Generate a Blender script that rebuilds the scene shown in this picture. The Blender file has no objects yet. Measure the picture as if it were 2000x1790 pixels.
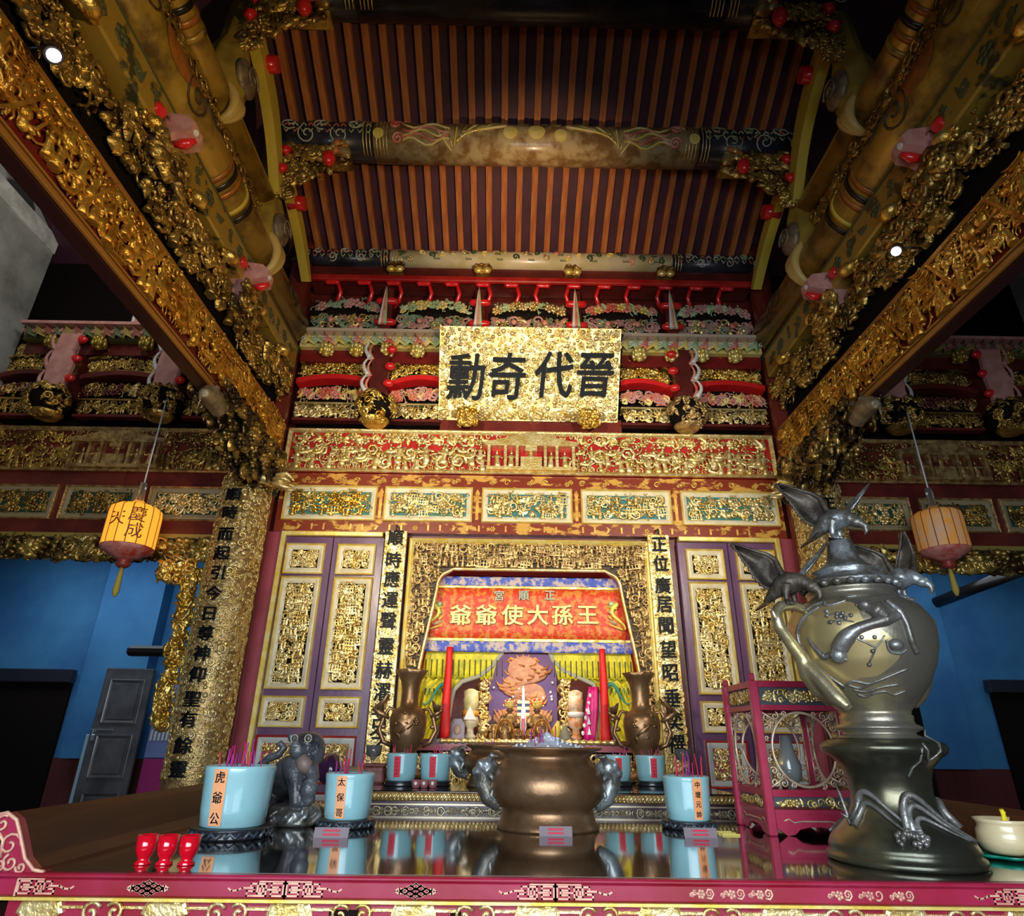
import bpy, math, random
import numpy as np
from mathutils import Vector, Matrix
PI = math.pi
rnd = random.Random(7)
scene = bpy.context.scene
COL = scene.collection

# ------------------------------------------------------------------ camera
FPX = 1240.0
def _n(v): return v / np.linalg.norm(v)
_z = _n(np.array([35., 2795., -FPX])); _d = np.array([-17., -552., -FPX])
_y = _n(_d - (_d @ _z) * _z); _x = np.cross(_y, _z)
RC = np.array([_x, _y, _z]); CAM = np.array([-.2, 0., 1.5])
def at(u, v, **k):
    r = RC @ np.array([u - 1000., -(v - 895.), -FPX]); (a, val), = k.items(); i = 'XYZ'.index(a)
    return CAM + (val - CAM[i]) / r[i] * r
cd = bpy.data.cameras.new('camera'); cam = bpy.data.objects.new('camera', cd); COL.objects.link(cam)
cd.sensor_width = 36; cd.lens = FPX * 36 / 2000; cd.clip_start = .05; cd.clip_end = 60
M4 = Matrix([list(RC[i]) + [CAM[i]] for i in range(3)] + [[0, 0, 0, 1]])
cam.matrix_world = M4
scene.camera = cam

# ------------------------------------------------------------------ materials
MATS = {}
def mat(name, col, rough=.5, metal=0., col2=None, scale=8., bump=0., bscale=30., emit=None, estr=0., trans=0., spec=.5, coat=0., kind='noise', stretch=None, cr=(.4, .6), sheen=0., detail=4., alpha=1.):
    if name in MATS: return MATS[name]
    m = bpy.data.materials.new(name); m.use_nodes = True
    nt = m.node_tree; b = nt.nodes['Principled BSDF']
    b.inputs['Base Color'].default_value = (*col, 1); b.inputs['Roughness'].default_value = rough
    b.inputs['Metallic'].default_value = metal; b.inputs['Specular IOR Level'].default_value = spec
    b.inputs['Coat Weight'].default_value = coat; b.inputs['Transmission Weight'].default_value = trans
    b.inputs['Alpha'].default_value = alpha
    if coat: b.inputs['Coat Roughness'].default_value = .08
    if emit: b.inputs['Emission Color'].default_value = (*emit, 1); b.inputs['Emission Strength'].default_value = estr
    tc = None
    def coord():
        nonlocal tc
        if tc is None:
            t = nt.nodes.new('ShaderNodeTexCoord'); mp = nt.nodes.new('ShaderNodeMapping')
            nt.links.new(t.outputs['Object'], mp.inputs[0]); tc = mp.outputs[0]
            if stretch: mp.inputs['Scale'].default_value = stretch
        return tc
    if col2:
        if kind == 'voronoi':
            tx = nt.nodes.new('ShaderNodeTexVoronoi'); tx.inputs['Scale'].default_value = scale; out = tx.outputs['Distance']
        elif kind == 'wave':
            tx = nt.nodes.new('ShaderNodeTexWave'); tx.inputs['Scale'].default_value = scale; tx.inputs['Distortion'].default_value = 9; tx.inputs['Detail'].default_value = 3; out = tx.outputs['Fac']
        elif kind == 'brick':
            tx = nt.nodes.new('ShaderNodeTexBrick'); tx.inputs['Scale'].default_value = scale; out = tx.outputs['Fac']
        else:
            tx = nt.nodes.new('ShaderNodeTexNoise'); tx.inputs['Scale'].default_value = scale; tx.inputs['Detail'].default_value = detail; tx.inputs['Roughness'].default_value = .6; out = tx.outputs['Fac']
        nt.links.new(coord(), tx.inputs['Vector'])
        rp = nt.nodes.new('ShaderNodeValToRGB'); rp.color_ramp.elements[0].position = cr[0]; rp.color_ramp.elements[1].position = cr[1]
        rp.color_ramp.elements[0].color = (*col, 1); rp.color_ramp.elements[1].color = (*col2, 1)
        nt.links.new(out, rp.inputs[0]); nt.links.new(rp.outputs[0], b.inputs['Base Color'])
    if bump:
        nb = nt.nodes.new('ShaderNodeTexNoise'); nb.inputs['Scale'].default_value = bscale; nb.inputs['Detail'].default_value = 3
        nt.links.new(coord(), nb.inputs['Vector'])
        bp = nt.nodes.new('ShaderNodeBump'); bp.inputs['Strength'].default_value = bump; bp.inputs['Distance'].default_value = .01
        nt.links.new(nb.outputs['Fac'], bp.inputs['Height']); nt.links.new(bp.outputs[0], b.inputs['Normal'])
    MATS[name] = m
    return m

GOLD = mat('gold_leaf', (.68, .38, .045), .3, .85, (.95, .68, .2), 14, .4, 90)
PALEGOLD = mat('pale_gold', (.74, .5, .14), .36, .72, (.95, .77, .38), 16, .35, 80)
DARKGOLD = mat('dark_gold', (.20, .11, .03), .33, .8, (.75, .5, .13), 7, .5, 80, cr=(.38, .62))  # mottled dark gold, shared by trusses and side bays
BROWNGOLD = mat('brown_gold', (.34, .2, .08), .4, .7, (.72, .5, .2), 18, .5, 80)
ORGOLD = mat('orange_gold', (.5, .2, .02), .33, .75, (.85, .5, .08), 6, .5, 80, cr=(.35, .6))
CREAM = mat('cream_paint', (.62, .52, .33), .6, .1, (.74, .65, .44), 9, .15, 60)
YGOLD = mat('yellow_gilt', (.9, .62, .1), .35, .5, (.98, .8, .3), 12, .1, 60)
RED = mat('red_lacquer', (.38, .012, .012), .3, 0, (.5, .03, .02), 5, coat=.3)
BRIGHTRED = mat('bright_red', (.75, .02, .02), .25, coat=.5)
MAROON = mat('maroon_wood', (.085, .012, .01), .35, 0, (.15, .022, .016), 3, .1, 20, coat=.2)
COLRED = mat('column_red', (.13, .018, .012), .28, 0, (.19, .03, .02), 3, .05, 20, coat=.35, stretch=(1, 1, .3))
ROSE = mat('rose_red_paint', (.3, .05, .06), .4, 0, (.38, .07, .085), 4, .1, 20)
PURPLE = mat('purple_lacquer', (.105, .04, .10), .3, 0, (.15, .065, .13), 4, .08, 25, coat=.3, stretch=(1, 1, .4))
BLACK = mat('black_lacquer', (.012, .009, .008), .3)
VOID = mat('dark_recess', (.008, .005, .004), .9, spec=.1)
GREEN = mat('teal_green_paint', (.03, .17, .11), .5, 0, (.03, .16, .18), 3)
PINK = mat('dusty_pink_paint', (.55, .24, .2), .5, 0, (.66, .33, .28), 12, .2, 50)
WHITE = mat('white_paint', (.75, .72, .66), .5)
PGREEN = mat('pale_green_paint', (.35, .5, .22), .5, 0, (.5, .62, .35), 9)
PYELLOW = mat('yellow_paint', (.8, .62, .1), .5, 0, (.88, .72, .3), 9)
PRED = mat('coral_paint', (.7, .13, .08), .5, 0, (.8, .35, .25), 9)
BLUEP = mat('blue_paint', (.12, .2, .45), .5)
DKGREEN = mat('dark_green_ring', (.03, .06, .05), .3, .4)
INK = mat('ink_black', (.004, .005, .008), .5, spec=.15)

# ------------------------------------------------------------------ mesh builder
class MB:
    def __init__(s): s.V = []; s.F = []; s.n = 0
    def add(s, V, F, mi=0, smooth=True):
        V = np.asarray(V, float).reshape(-1, 3)
        if not isinstance(F, np.ndarray): 
            ks = {}
            for f in F: ks.setdefault(len(f), []).append(f)
            for k, fs in ks.items(): s.F.append((np.array(fs, np.int32) + s.n, mi, smooth))
        else: s.F.append((F.astype(np.int32) + s.n, mi, smooth))
        s.V.append(V); s.n += len(V); return s
    def box(s, a, b, mi=0, bev=0.):
        x0, y0, z0 = [min(p, q) for p, q in zip(a, b)]; x1, y1, z1 = [max(p, q) for p, q in zip(a, b)]
        e = min(bev, (x1 - x0) / 2.1, (y1 - y0) / 2.1, (z1 - z0) / 2.1)
        if e <= 0:
            V = [(x, y, z) for x in (x0, x1) for y in (y0, y1) for z in (z0, z1)]
            return s.add(V, np.array([[0, 1, 3, 2], [4, 6, 7, 5], [0, 4, 5, 1], [2, 3, 7, 6], [0, 2, 6, 4], [1, 5, 7, 3]]), mi, False)
        V = []; idx = {}
        for i, (x, sx) in enumerate(((x0, 1), (x1, -1))):
            for j, (y, sy) in enumerate(((y0, 1), (y1, -1))):
                for k, (z, sz) in enumerate(((z0, 1), (z1, -1))):
                    for ax in range(3):
                        p = [x + sx * e, y + sy * e, z + sz * e]; p[ax] = (x, y, z)[ax]
                        idx[i, j, k, ax] = len(V); V.append(p)
        F = []
        for ax in range(3):
            o = [q for q in range(3) if q != ax]
            for sd in (0, 1):
                f = []
                for c in ((0, 0), (0, 1), (1, 1), (1, 0)):
                    t = [0, 0, 0]; t[ax] = sd; t[o[0]] = c[0]; t[o[1]] = c[1]; f.append(idx[t[0], t[1], t[2], ax])
                F.append(f)
            for c in ((0, 0), (0, 1), (1, 0), (1, 1)):   # edges along ax
                t0 = [0, 0, 0]; t1 = [0, 0, 0]; t0[ax] = 0; t1[ax] = 1
                for q, w in zip(o, c): t0[q] = t1[q] = w
                F.append([idx[(*t0, o[0])], idx[(*t0, o[1])], idx[(*t1, o[1])], idx[(*t1, o[0])]])
        for i in (0, 1):
            for j in (0, 1):
                for k in (0, 1): F.append([idx[i, j, k, 0], idx[i, j, k, 1], idx[i, j, k, 2]])
        return s.add(V, F, mi, False)
    def tube(s, P, R, n=8, mi=0, cap=True, closed=False):
        P = np.asarray(P, float); m = len(P)
        R = np.full(m, R) if np.isscalar(R) else np.asarray(R, float)
        if closed: T = np.roll(P, -1, 0) - np.roll(P, 1, 0)
        else: T = np.gradient(P, axis=0)
        T /= np.linalg.norm(T, axis=1)[:, None] + 1e-12
        up = np.array([0, 0, 1.]) if abs(T[0][2]) < .9 else np.array([0, 1., 0])
        N = np.zeros_like(P); u = np.cross(T[0], up); u /= np.linalg.norm(u)
        for i in range(m):
            u = u - (u @ T[i]) * T[i]; u /= np.linalg.norm(u) + 1e-12; N[i] = u
        B = np.cross(T, N); a = np.arange(n) * 2 * PI / n
        V = P[:, None, :] + R[:, None, None] * (np.cos(a)[None, :, None] * N[:, None, :] + np.sin(a)[None, :, None] * B[:, None, :])
        V = V.reshape(-1, 3); F = []
        i = np.arange(m if closed else m - 1)[:, None]; j = np.arange(n)[None, :]; i2 = (i + 1) % m
        F = np.stack([i * n + j, i * n + (j + 1) % n, i2 * n + (j + 1) % n, i2 * n + j], -1).reshape(-1, 4)
        s.add(V, F, mi)
        if cap and not closed:
            s.F.append((np.array([[s.n - m * n + k for k in range(n)][::-1]], np.int32), mi, False))
            s.F.append((np.array([[s.n - n + k for k in range(n)]], np.int32), mi, False))
        return s
    def cyl(s, p0, p1, r, n=12, mi=0, r1=None): return s.tube([p0, p1], [r, r if r1 is None else r1], n, mi)
    def lathe(s, prof, c=(0, 0, 0), n=32, mi=0, wob=None, caps=True, a0=0., a1=2 * PI):
        prof = np.asarray(prof, float); m = len(prof); full = abs(a1 - a0 - 2 * PI) < 1e-6
        k = n if full else n + 1
        a = a0 + np.arange(k) * (a1 - a0) / n
        r = prof[:, 0][:, None] * np.ones(k); 
        if wob is not None: r = r * wob(a[None, :], prof[:, 1][:, None])
        V = np.stack([c[0] + r * np.cos(a), c[1] + r * np.sin(a), c[2] + prof[:, 1][:, None] * np.ones(k)], -1).reshape(-1, 3)
        i = np.arange(m - 1)[:, None]; j = np.arange(k if full else k - 1)[None, :]; j2 = (j + 1) % k
        F = np.stack([i * k + j, i * k + j2, (i + 1) * k + j2, (i + 1) * k + j], -1).reshape(-1, 4)
        s.add(V, F, mi)
        if caps and full:
            if prof[0, 0] > 1e-4: s.F.append((np.array([[s.n - m * k + q for q in range(k)][::-1]], np.int32), mi, False))
            if prof[-1, 0] > 1e-4: s.F.append((np.array([[s.n - k + q for q in range(k)]], np.int32), mi, False))
        return s
    def ell(s, c, r, n=10, m=7, mi=0, rot=None):
        r = (r, r, r) if np.isscalar(r) else r
        t = np.linspace(0, PI, m)[:, None]; a = (np.arange(n) * 2 * PI / n)[None, :]
        V = np.stack([r[0] * np.sin(t) * np.cos(a), r[1] * np.sin(t) * np.sin(a), r[2] * np.cos(t) * np.ones_like(a)], -1).reshape(-1, 3)
        if rot is not None: V = V @ np.array(rot).T
        i = np.arange(m - 1)[:, None]; j = np.arange(n)[None, :]
        F = np.stack([i * n + j, (i + 1) * n + j, (i + 1) * n + (j + 1) % n, i * n + (j + 1) % n], -1).reshape(-1, 4)
        return s.add(V + np.array(c), F, mi)
    def prism(s, pts, d0, d1, fr=None, mi=0, bev=0.):
        """outline pts (x,y) extruded along local z from d0 to d1, frame fr maps to world"""
        pts = np.asarray(pts, float); n = len(pts)
        if bev:
            c = pts.mean(0); inn = c + (pts - c) * (1 - bev)
            V = np.concatenate([np.c_[pts, np.full(n, d0)], np.c_[pts, np.full(n, d1 - (d1 - d0) * .3)], np.c_[inn, np.full(n, d1)]]); L = 3
        else: V = np.concatenate([np.c_[pts, np.full(n, d0)], np.c_[pts, np.full(n, d1)]]); L = 2
        if fr is not None: V = fr(V)
        F = [list(range(n))[::-1], [(L - 1) * n + i for i in range(n)]]
        for l in range(L - 1): F += [[l * n + i, l * n + (i + 1) % n, (l + 1) * n + (i + 1) % n, (l + 1) * n + i] for i in range(n)]
        return s.add(V, F, mi, False)
    def sheet(s, G, mi=0, thick=0., smooth=True):
        """G: (m,n,3) grid; thick>0 closes it into a slab"""
        G = np.asarray(G, float); m, n, _ = G.shape
        i = np.arange(m - 1)[:, None]; j = np.arange(n - 1)[None, :]
        F = np.stack([i * n + j, i * n + j + 1, (i + 1) * n + j + 1, (i + 1) * n + j], -1).reshape(-1, 4)
        if not thick: return s.add(G.reshape(-1, 3), F, mi, smooth)
        du = np.gradient(G, axis=1); dv = np.gradient(G, axis=0); N = np.cross(du, dv); N /= np.linalg.norm(N, axis=2)[..., None] + 1e-9
        V = np.concatenate([(G + N * thick / 2).reshape(-1, 3), (G - N * thick / 2).reshape(-1, 3)]); o = m * n
        E = []
        for a in range(n - 1): E += [[a, a + o, a + 1 + o, a + 1], [(m - 1) * n + a, (m - 1) * n + a + 1, (m - 1) * n + a + 1 + o, (m - 1) * n + a + o]]
        for a in range(m - 1): E += [[a * n, (a + 1) * n, (a + 1) * n + o, a * n + o], [a * n + n - 1, a * n + n - 1 + o, (a + 1) * n + n - 1 + o, (a + 1) * n + n - 1]]
        return s.add(V, np.concatenate([F, F[:, ::-1] + o, np.array(E)]), mi, smooth)
    def merge(s, o, f=None):
        V = o.verts(); V = f(V) if f else V
        for F, mi, sm in o.F: s.F.append((F + s.n, mi, sm))
        s.V.append(V); s.n += len(V); return s
    def verts(s): return np.concatenate(s.V) if s.V else np.zeros((0, 3))
    def build(s, name, mats, parent=None, label=None, cat=None, group=None, kind=None, smooth=None):
        me = bpy.data.meshes.new(name); V = s.verts()
        if not isinstance(mats, (list, tuple)): mats = [mats]
        me.vertices.add(len(V)); me.vertices.foreach_set('co', V.ravel())
        nl = sum(F.size for F, _, _ in s.F); nf = sum(len(F) for F, _, _ in s.F)
        me.loops.add(nl); me.polygons.add(nf)
        me.loops.foreach_set('vertex_index', np.concatenate([F.ravel() for F, _, _ in s.F]))
        tot = np.concatenate([np.full(len(F), F.shape[1]) for F, _, _ in s.F]); st = np.concatenate([[0], np.cumsum(tot)[:-1]])
        me.polygons.foreach_set('loop_start', st.astype(np.int32)); 
        me.polygons.foreach_set('material_index', np.concatenate([np.full(len(F), mi) for F, mi, _ in s.F]).astype(np.int32))
        me.polygons.foreach_set('use_smooth', np.concatenate([np.full(len(F), bool(sm)) for F, _, sm in s.F]))
        for m in mats: me.materials.append(m)
        me.update(calc_edges=True); me.validate()
        return link(name, me, parent, label, cat, group, kind)
def link(name, data, parent=None, label=None, cat=None, group=None, kind=None):
    o = bpy.data.objects.new(name, data); COL.objects.link(o)
    if parent is not None:
        o.parent = parent
        o.matrix_parent_inverse = PMI[parent.name] if parent.name in PMI else Matrix.Identity(4)
    tag(o, label, cat, group, kind); return o
PMI = {}
def tag(o, label=None, cat=None, group=None, kind=None):
    if label: o['label'] = label
    if cat: o['category'] = cat
    if group: o['group'] = group
    if kind: o['kind'] = kind
    return o
def thing(name, loc, label, cat, group=None, kind=None):
    """Empty at the thing's base; parts are given in world coordinates"""
    o = bpy.data.objects.new(name, None); COL.objects.link(o); o.location = [float(q) for q in loc]
    o.empty_display_size = .05
    PMI[o.name] = Matrix.Translation(o.location).inverted()
    return tag(o, label, cat, group, kind)
def dup(root, off, label=None, group=None):
    r = root.copy(); COL.objects.link(r); r.location = root.location + Vector(off)
    if label: r['label'] = label
    if group: r['group'] = group
    for ch in list(root.children):
        c = ch.copy(); COL.objects.link(c); c.parent = r
        for g in ch.children:
            d = g.copy(); COL.objects.link(d); d.parent = c
    return r
# frames: local (x right, y up, z out) -> world
def FR(o, x=(1, 0, 0), y=(0, 0, 1), z=(0, -1, 0)):
    o = np.array(o, float); A = np.array([x, y, z], float)
    f = lambda V: np.asarray(V, float) @ A + o
    return f
def face_front(o): return FR(o)
def face_side(o, s):            # inner face of the truss; s=-1 left (faces +X), s=1 right (faces -X)
    return FR(o, (0, 1, 0), (0, 0, 1), (-s, 0, 0)) if s < 0 else FR(o, (0, -1, 0), (0, 0, 1), (-1, 0, 0))
ORD = ['first', 'second', 'third', 'fourth', 'fifth', 'sixth', 'seventh', 'eighth', 'ninth', 'tenth', 'eleventh', 'twelfth', 'thirteenth', 'fourteenth']
SIDE = {-1: 'left', 1: 'right'}

# ------------------------------------------------------------------ carved relief motifs (unit size, lie in xy, z out)
def T_curl(seed):
    r = random.Random(seed); b = MB(); t = np.linspace(0, 1, 11); a = t * PI * r.uniform(2.2, 3.4); q = .5 * (1 - t * .85)
    b.tube(np.c_[q * np.cos(a) - .1, q * np.sin(a), .12 + .12 * np.sin(t * PI)], .13 * (1 - .45 * t), 5); return b
def T_leaf(seed):
    r = random.Random(seed); b = MB(); k = r.uniform(.15, .45)
    for sgn in (0, 1):
        t = np.linspace(0, 1, 6); x = t * .9 - .45; w = .2 * np.sin(PI * np.clip(t, .02, .98)) ** .7; yc = k * np.sin(t * PI * .9) - .1
        if sgn: x, yc = -x * .7 + .1, -yc * .8 + .12; w = w * .8
        G = np.stack([np.stack([x, yc - w, .04 + 0 * x], -1), np.stack([x, yc, .26 + .12 * np.sin(t * PI)], -1), np.stack([x, yc + w, .04 + 0 * x], -1)])
        b.sheet(G)
    return b
def T_flower(seed):
    b = MB(); n = 5 + seed % 2
    for i in range(n):
        a = i * 2 * PI / n; b.ell((.27 * math.cos(a), .27 * math.sin(a), .14), (.2, .2, .13), 6, 4)
    b.ell((0, 0, .25), (.13, .13, .13), 6, 4); return b
def T_figure(seed):
    r = random.Random(seed); b = MB(); lean = r.uniform(-.08, .08)
    b.lathe([(.2, -.5), (.17, -.3), (.12, -.05), (.15, .1), (.13, .2), (.04, .24)], (0, 0, 0), 7)
    V = b.V[0]; V[:] = np.c_[V[:, 0] + lean * V[:, 2], V[:, 2], V[:, 1] + .15]
    b.ell((lean * .3, .34, .17), (.085, .1, .09), 6, 5); b.ell((lean * .3, .44, .15), (.07, .07, .07), 5, 4)
    for s in (-1, 1):
        h = r.uniform(-.15, .3); b.tube([(s * .1, .16, .2), (s * .26, .05, .27), (s * (.28 if h < .1 else .34), h, .3)], [.06, .05, .04], 5)
    return b
def T_horse(seed):
    b = MB(); s = 1 if seed % 2 else -1
    b.tube([(-.38, .02, .15), (-.2, .04, .17), (0, .0, .17), (.2, .04, .17), (.3, .2, .18), (.36, .3, .18), (.47, .22, .18)], [.05, .14, .12, .13, .09, .07, .04], 6)
    for x, k in ((-.27, -.1), (-.2, .06), (.17, -.04), (.24, .13)): b.tube([(x, -.05, .15), (x + k, -.25, .15), (x + k * .3, -.42, .15)], [.05, .035, .03], 4)
    b.tube([(-.38, .03, .15), (-.48, -.1, .15), (-.46, -.25, .15)], [.03, .04, .01], 4)
    b.tube([(-.03, .08, .2), (-.02, .3, .2)], [.11, .07], 6); b.ell((-.01, .4, .2), .075, 6, 5)
    b.tube([(0, .25, .25), (.16, .22, .3)], [.04, .03], 4)
    v = lambda V: V * np.array([s, 1, 1]); o = MB(); o.merge(b, v); return o
def T_bird(seed):
    b = MB(); b.tube([(-.45, -.15, .1), (-.2, -.02, .15), (0, .03, .2), (.2, .1, .18), (.3, .2, .16), (.42, .18, .16)], [.02, .08, .12, .08, .06, .015], 6)
    for s in (-1, 1):
        t = np.linspace(0, 1, 5); G = np.stack([np.stack([-.3 * t - .0, s * .42 * t + .03, .2 + .12 * np.sin(t * PI)], -1), np.stack([.16 - .3 * t * t, s * .46 * t ** .8 + .05, .16 + .08 * t], -1)])
        b.sheet(G)
    for k in range(3): b.tube([(-.4, -.13, .1), (-.6, -.2 - .1 * k, .1)], [.05, .02], 4)
    return b
def T_pav(seed):
    b = MB()
    for y, w in ((.1, .5), (.36, .32)):
        t = np.linspace(-1, 1, 7); G = np.stack([np.stack([t * w, y + .1 * t ** 4, .35 + 0 * t], -1), np.stack([t * w * .7, y + .13 + .03 * t ** 4, .16 + 0 * t], -1)]); b.sheet(G, thick=.03)
        b.box((-w * .7, y - .04, .0), (w * .7, y + .12, .2))
    for x in (-.34, -.12, .12, .34): b.box((x - .03, -.42, .12), (x + .03, .1, .24))
    b.box((-.45, -.5, 0), (.45, -.4, .3)); b.box((-.42, -.18, .1), (.42, -.13, .22)); return b
def T_cloud(seed):
    b = MB(); r = random.Random(seed)
    for k in range(2):
        t = np.linspace(0, 1, 9); a = t * PI * 3.2 + r.uniform(0, 6); q = .24 * (1 - t) + .03; cx, cy = (-.2, -.08) if k else (.16, .1)
        b.tube(np.c_[cx + q * np.cos(a), cy + q * np.sin(a), .05 + .14 * t], .075 * (1 - .3 * t), 5)
    return b
def T_knob(seed):
    b = MB(); b.ell((0, 0, .12), (.28, .28, .24), 7, 5); return b
def T_branch(seed):
    r = random.Random(seed); b = MB(); t = np.linspace(-.7, .7, 8)
    b.tube(np.c_[t, .14 * np.sin(t * 5 + r.uniform(0, 3)), .1 + 0 * t], .055, 5)
    for k in range(4):
        x = -.55 + k * .36; s = 1 if k % 2 else -1
        b.ell((x, s * .22, .18), (.15, .09, .08), 6, 4, rot=Matrix.Rotation(s * .9, 3, 'Z'))
    return b
LIB = {}
for nm, f in dict(curl=T_curl, leaf=T_leaf, flower=T_flower, figure=T_figure, horse=T_horse, bird=T_bird, pav=T_pav, cloud=T_cloud, knob=T_knob, branch=T_branch).items():
    LIB[nm] = [f(i) for i in range(4)]
UPRIGHT = {'figure', 'horse', 'pav'}
def stamp(mb, kind, x, y, s, fr, rot=0., dz=0., depth=1., mi=0, w=None):
    o = w.choice(LIB[kind]) if w else LIB[kind][0]
    c, sn = math.cos(rot), math.sin(rot); R = np.array([[c, sn, 0], [-sn, c, 0], [0, 0, depth]])
    mb.merge(o, lambda V: fr((V * s) @ R + np.array([x, y, dz])))
    if mi:
        for q in range(len(o.F)): F, _, sm = mb.F[-1 - q]; mb.F[-1 - q] = (F, mi, sm)
def carve(fr, w, h, kinds, size, seed=0, gap=.62, depth=1., mis=None, inside=None, dz=0., jit=.35, mb=None, x0=0., y0=0.):
    """scatter carved motifs over a w x h field centred at x0,y0"""
    r = random.Random(seed); mb = mb or MB()
    st = size * gap; nx = max(1, int(round(w / st))); ny = max(1, int(round(h / st)))
    for i in range(nx):
        for j in range(ny):
            x = (i + .5 + r.uniform(-jit, jit)) * w / nx - w / 2; y = (j + .5 + r.uniform(-jit, jit)) * h / ny - h / 2
            s = size * r.uniform(.75, 1.2); k = r.choice(kinds)
            e = s * .42
            x = max(-w / 2 + e, min(w / 2 - e, x)) if w > 2 * e else 0; y = max(-h / 2 + e, min(h / 2 - e, y)) if h > 2 * e else 0
            if inside and not inside(x, y): continue
            rot = r.uniform(-.15, .15) if k in UPRIGHT else r.uniform(0, 2 * PI)
            if k in UPRIGHT: s *= 1.15
            stamp(mb, k, x0 + x, y0 + y, s, fr, rot, dz + r.uniform(0, .15) * size * depth, depth, (mis[k] if isinstance(mis, dict) else r.choice(mis)) if mis else 0, r)
    return mb
def moulding(mb, fr, w, h, t, d, mi=0, x0=0., y0=0., z0=0.):
    """rectangular picture-frame moulding, outer size w x h, strip width t, height d"""
    prof = [(0, 0), (0, d * .8), (t * .25, d), (t * .6, d * .75), (t, d * .35), (t, 0)]
    V = []; 
    for (a, z) in prof:
        for sx, sy in ((-1, -1), (1, -1), (1, 1), (-1, 1)): V.append((x0 + sx * (w / 2 - a), y0 + sy * (h / 2 - a), z0 + z))
    F = [[k * 4 + i, k * 4 + (i + 1) % 4, (k + 1) * 4 + (i + 1) % 4, (k + 1) * 4 + i] for k in range(len(prof) - 1) for i in range(4)]
    return mb.add(fr(np.array(V)), np.array(F), mi, False)
# ------------------------------------------------------------------ writing
def glyphs(text, size, extrude=.004, bold=.0, bevel=0.):
    """list of (verts centred on the glyph, faces) for each character"""
    out = []
    for ch in text:
        cu = bpy.data.curves.new('g', 'FONT'); cu.body = ch; cu.size = size; cu.extrude = extrude; cu.offset = bold * size; cu.bevel_depth = bevel; cu.bevel_resolution = 0
        cu.resolution_u = 3
        o = bpy.data.objects.new('g', cu); COL.objects.link(o); dg = bpy.context.evaluated_depsgraph_get(); dg.update()
        me = bpy.data.meshes.new_from_object(o.evaluated_get(dg))
        V = np.array([v.co[:] for v in me.vertices]).reshape(-1, 3); F = [list(p.vertices) for p in me.polygons]
        bpy.data.objects.remove(o); bpy.data.curves.remove(cu); bpy.data.meshes.remove(me)
        if len(V): V[:, :2] -= (V[:, :2].max(0) + V[:, :2].min(0)) / 2
        out.append((V, F))
    return out
def remeshed(mb, name, mats, voxel, parent=None, smooth=3, **k):
    o = mb.build(name, mats, parent, **k)
    m = o.modifiers.new('r', 'REMESH'); m.mode = 'VOXEL'; m.voxel_size = voxel; m.use_smooth_shade = True
    if smooth: q = o.modifiers.new('s', 'SMOOTH'); q.iterations = smooth; q.factor = .5
    dg = bpy.context.evaluated_depsgraph_get(); dg.update()
    me = bpy.data.meshes.new_from_object(o.evaluated_get(dg)); o.modifiers.clear(); old = o.data; o.data = me; bpy.data.meshes.remove(old)
    me.name = name
    return o
def rotm(ax, a): return np.array(Matrix.Rotation(a, 3, ax))
# ------------------------------------------------------------------ glyph cache
GC = {}
def cache_glyphs(chars, bold):
    for ch in chars:
        if (ch, bold) not in GC: GC[ch, bold] = glyphs(ch, 1.0, .02, bold)[0]
cache_glyphs('勳奇代晉順時而起引今日尊神仰聖有餘靈正位廣居聞望昭垂奕禩應運聲赫濯古王孫大使爺宮虎公太保哥中壇元帥慶成天', 0)
def write(mb, ch, bold, x, y, s, fr, depth=.006, sx=1., mi=0, shear=0., z0=0.):
    V, F = GC[ch, 0]
    for ox, oy, oz in ((0, 0, 1), (-1, 0, .97), (1, 0, .96), (0, -.7, .95), (0, .7, .94), (-.7, .6, .93), (.7, -.6, .92)):
        W = V.copy(); W[:, 0] += ox * bold; W[:, 1] += oy * bold; W[:, 0] *= s * sx; W[:, 1] *= s; W[:, 0] += shear * W[:, 1]; W[:, 2] = (W[:, 2] / .02 * .5 + .5) * depth * oz + z0
        W[:, 0] += x; W[:, 1] += y
        mb.add(fr(W), F, mi, False)
def char(parent, *a, m=None, **k):
    b = MB(); write(b, *a, **k); return b.build('written_character', m or INK, parent)

# ------------------------------------------------------------------ room shell
YW = 5.0
FF = lambda y=YW: face_front((0, y, 0))
def wallbox(name, a, b, m): o = MB().box(a, b).build(name, m, kind='structure'); return o
FLOORM = mat('red_floor_tiles', (.09, .03, .02), .4, 0, (.12, .04, .03), 6)
PLASTER = mat('stained_plaster', (.18, .18, .155), .9, 0, (.42, .41, .37), 2.2, .2, 12, cr=(.35, .65))
BLUEW = mat('blue_limewash', (.022, .12, .30), .8, 0, (.04, .19, .38), 1.6, .15, 15, cr=(.35, .65))
DADO = mat('dark_red_brick', (.09, .012, .012), .7, 0, (.05, .01, .01), 5, .2, 20, kind='brick')
TRIMW = mat('white_lime_band', (.8, .77, .68), .9, 0, (.5, .49, .44), 5)
MURAL = mat('grey_scroll_mural', (.04, .04, .04), .9, 0, (.4, .39, .35), 4, cr=(.5, .54), detail=1)
wallbox('floor', (-7.6, -3.5, -.1), (7.6, 9.3, 0), FLOORM)
wallbox('wall_left', (-4.95, -1.2, 0), (-4.72, 4.97, 8.2), PLASTER)
wallbox('wall_right', (4.72, -1.2, 0), (4.95, 4.97, 8.2), PLASTER)
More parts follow.
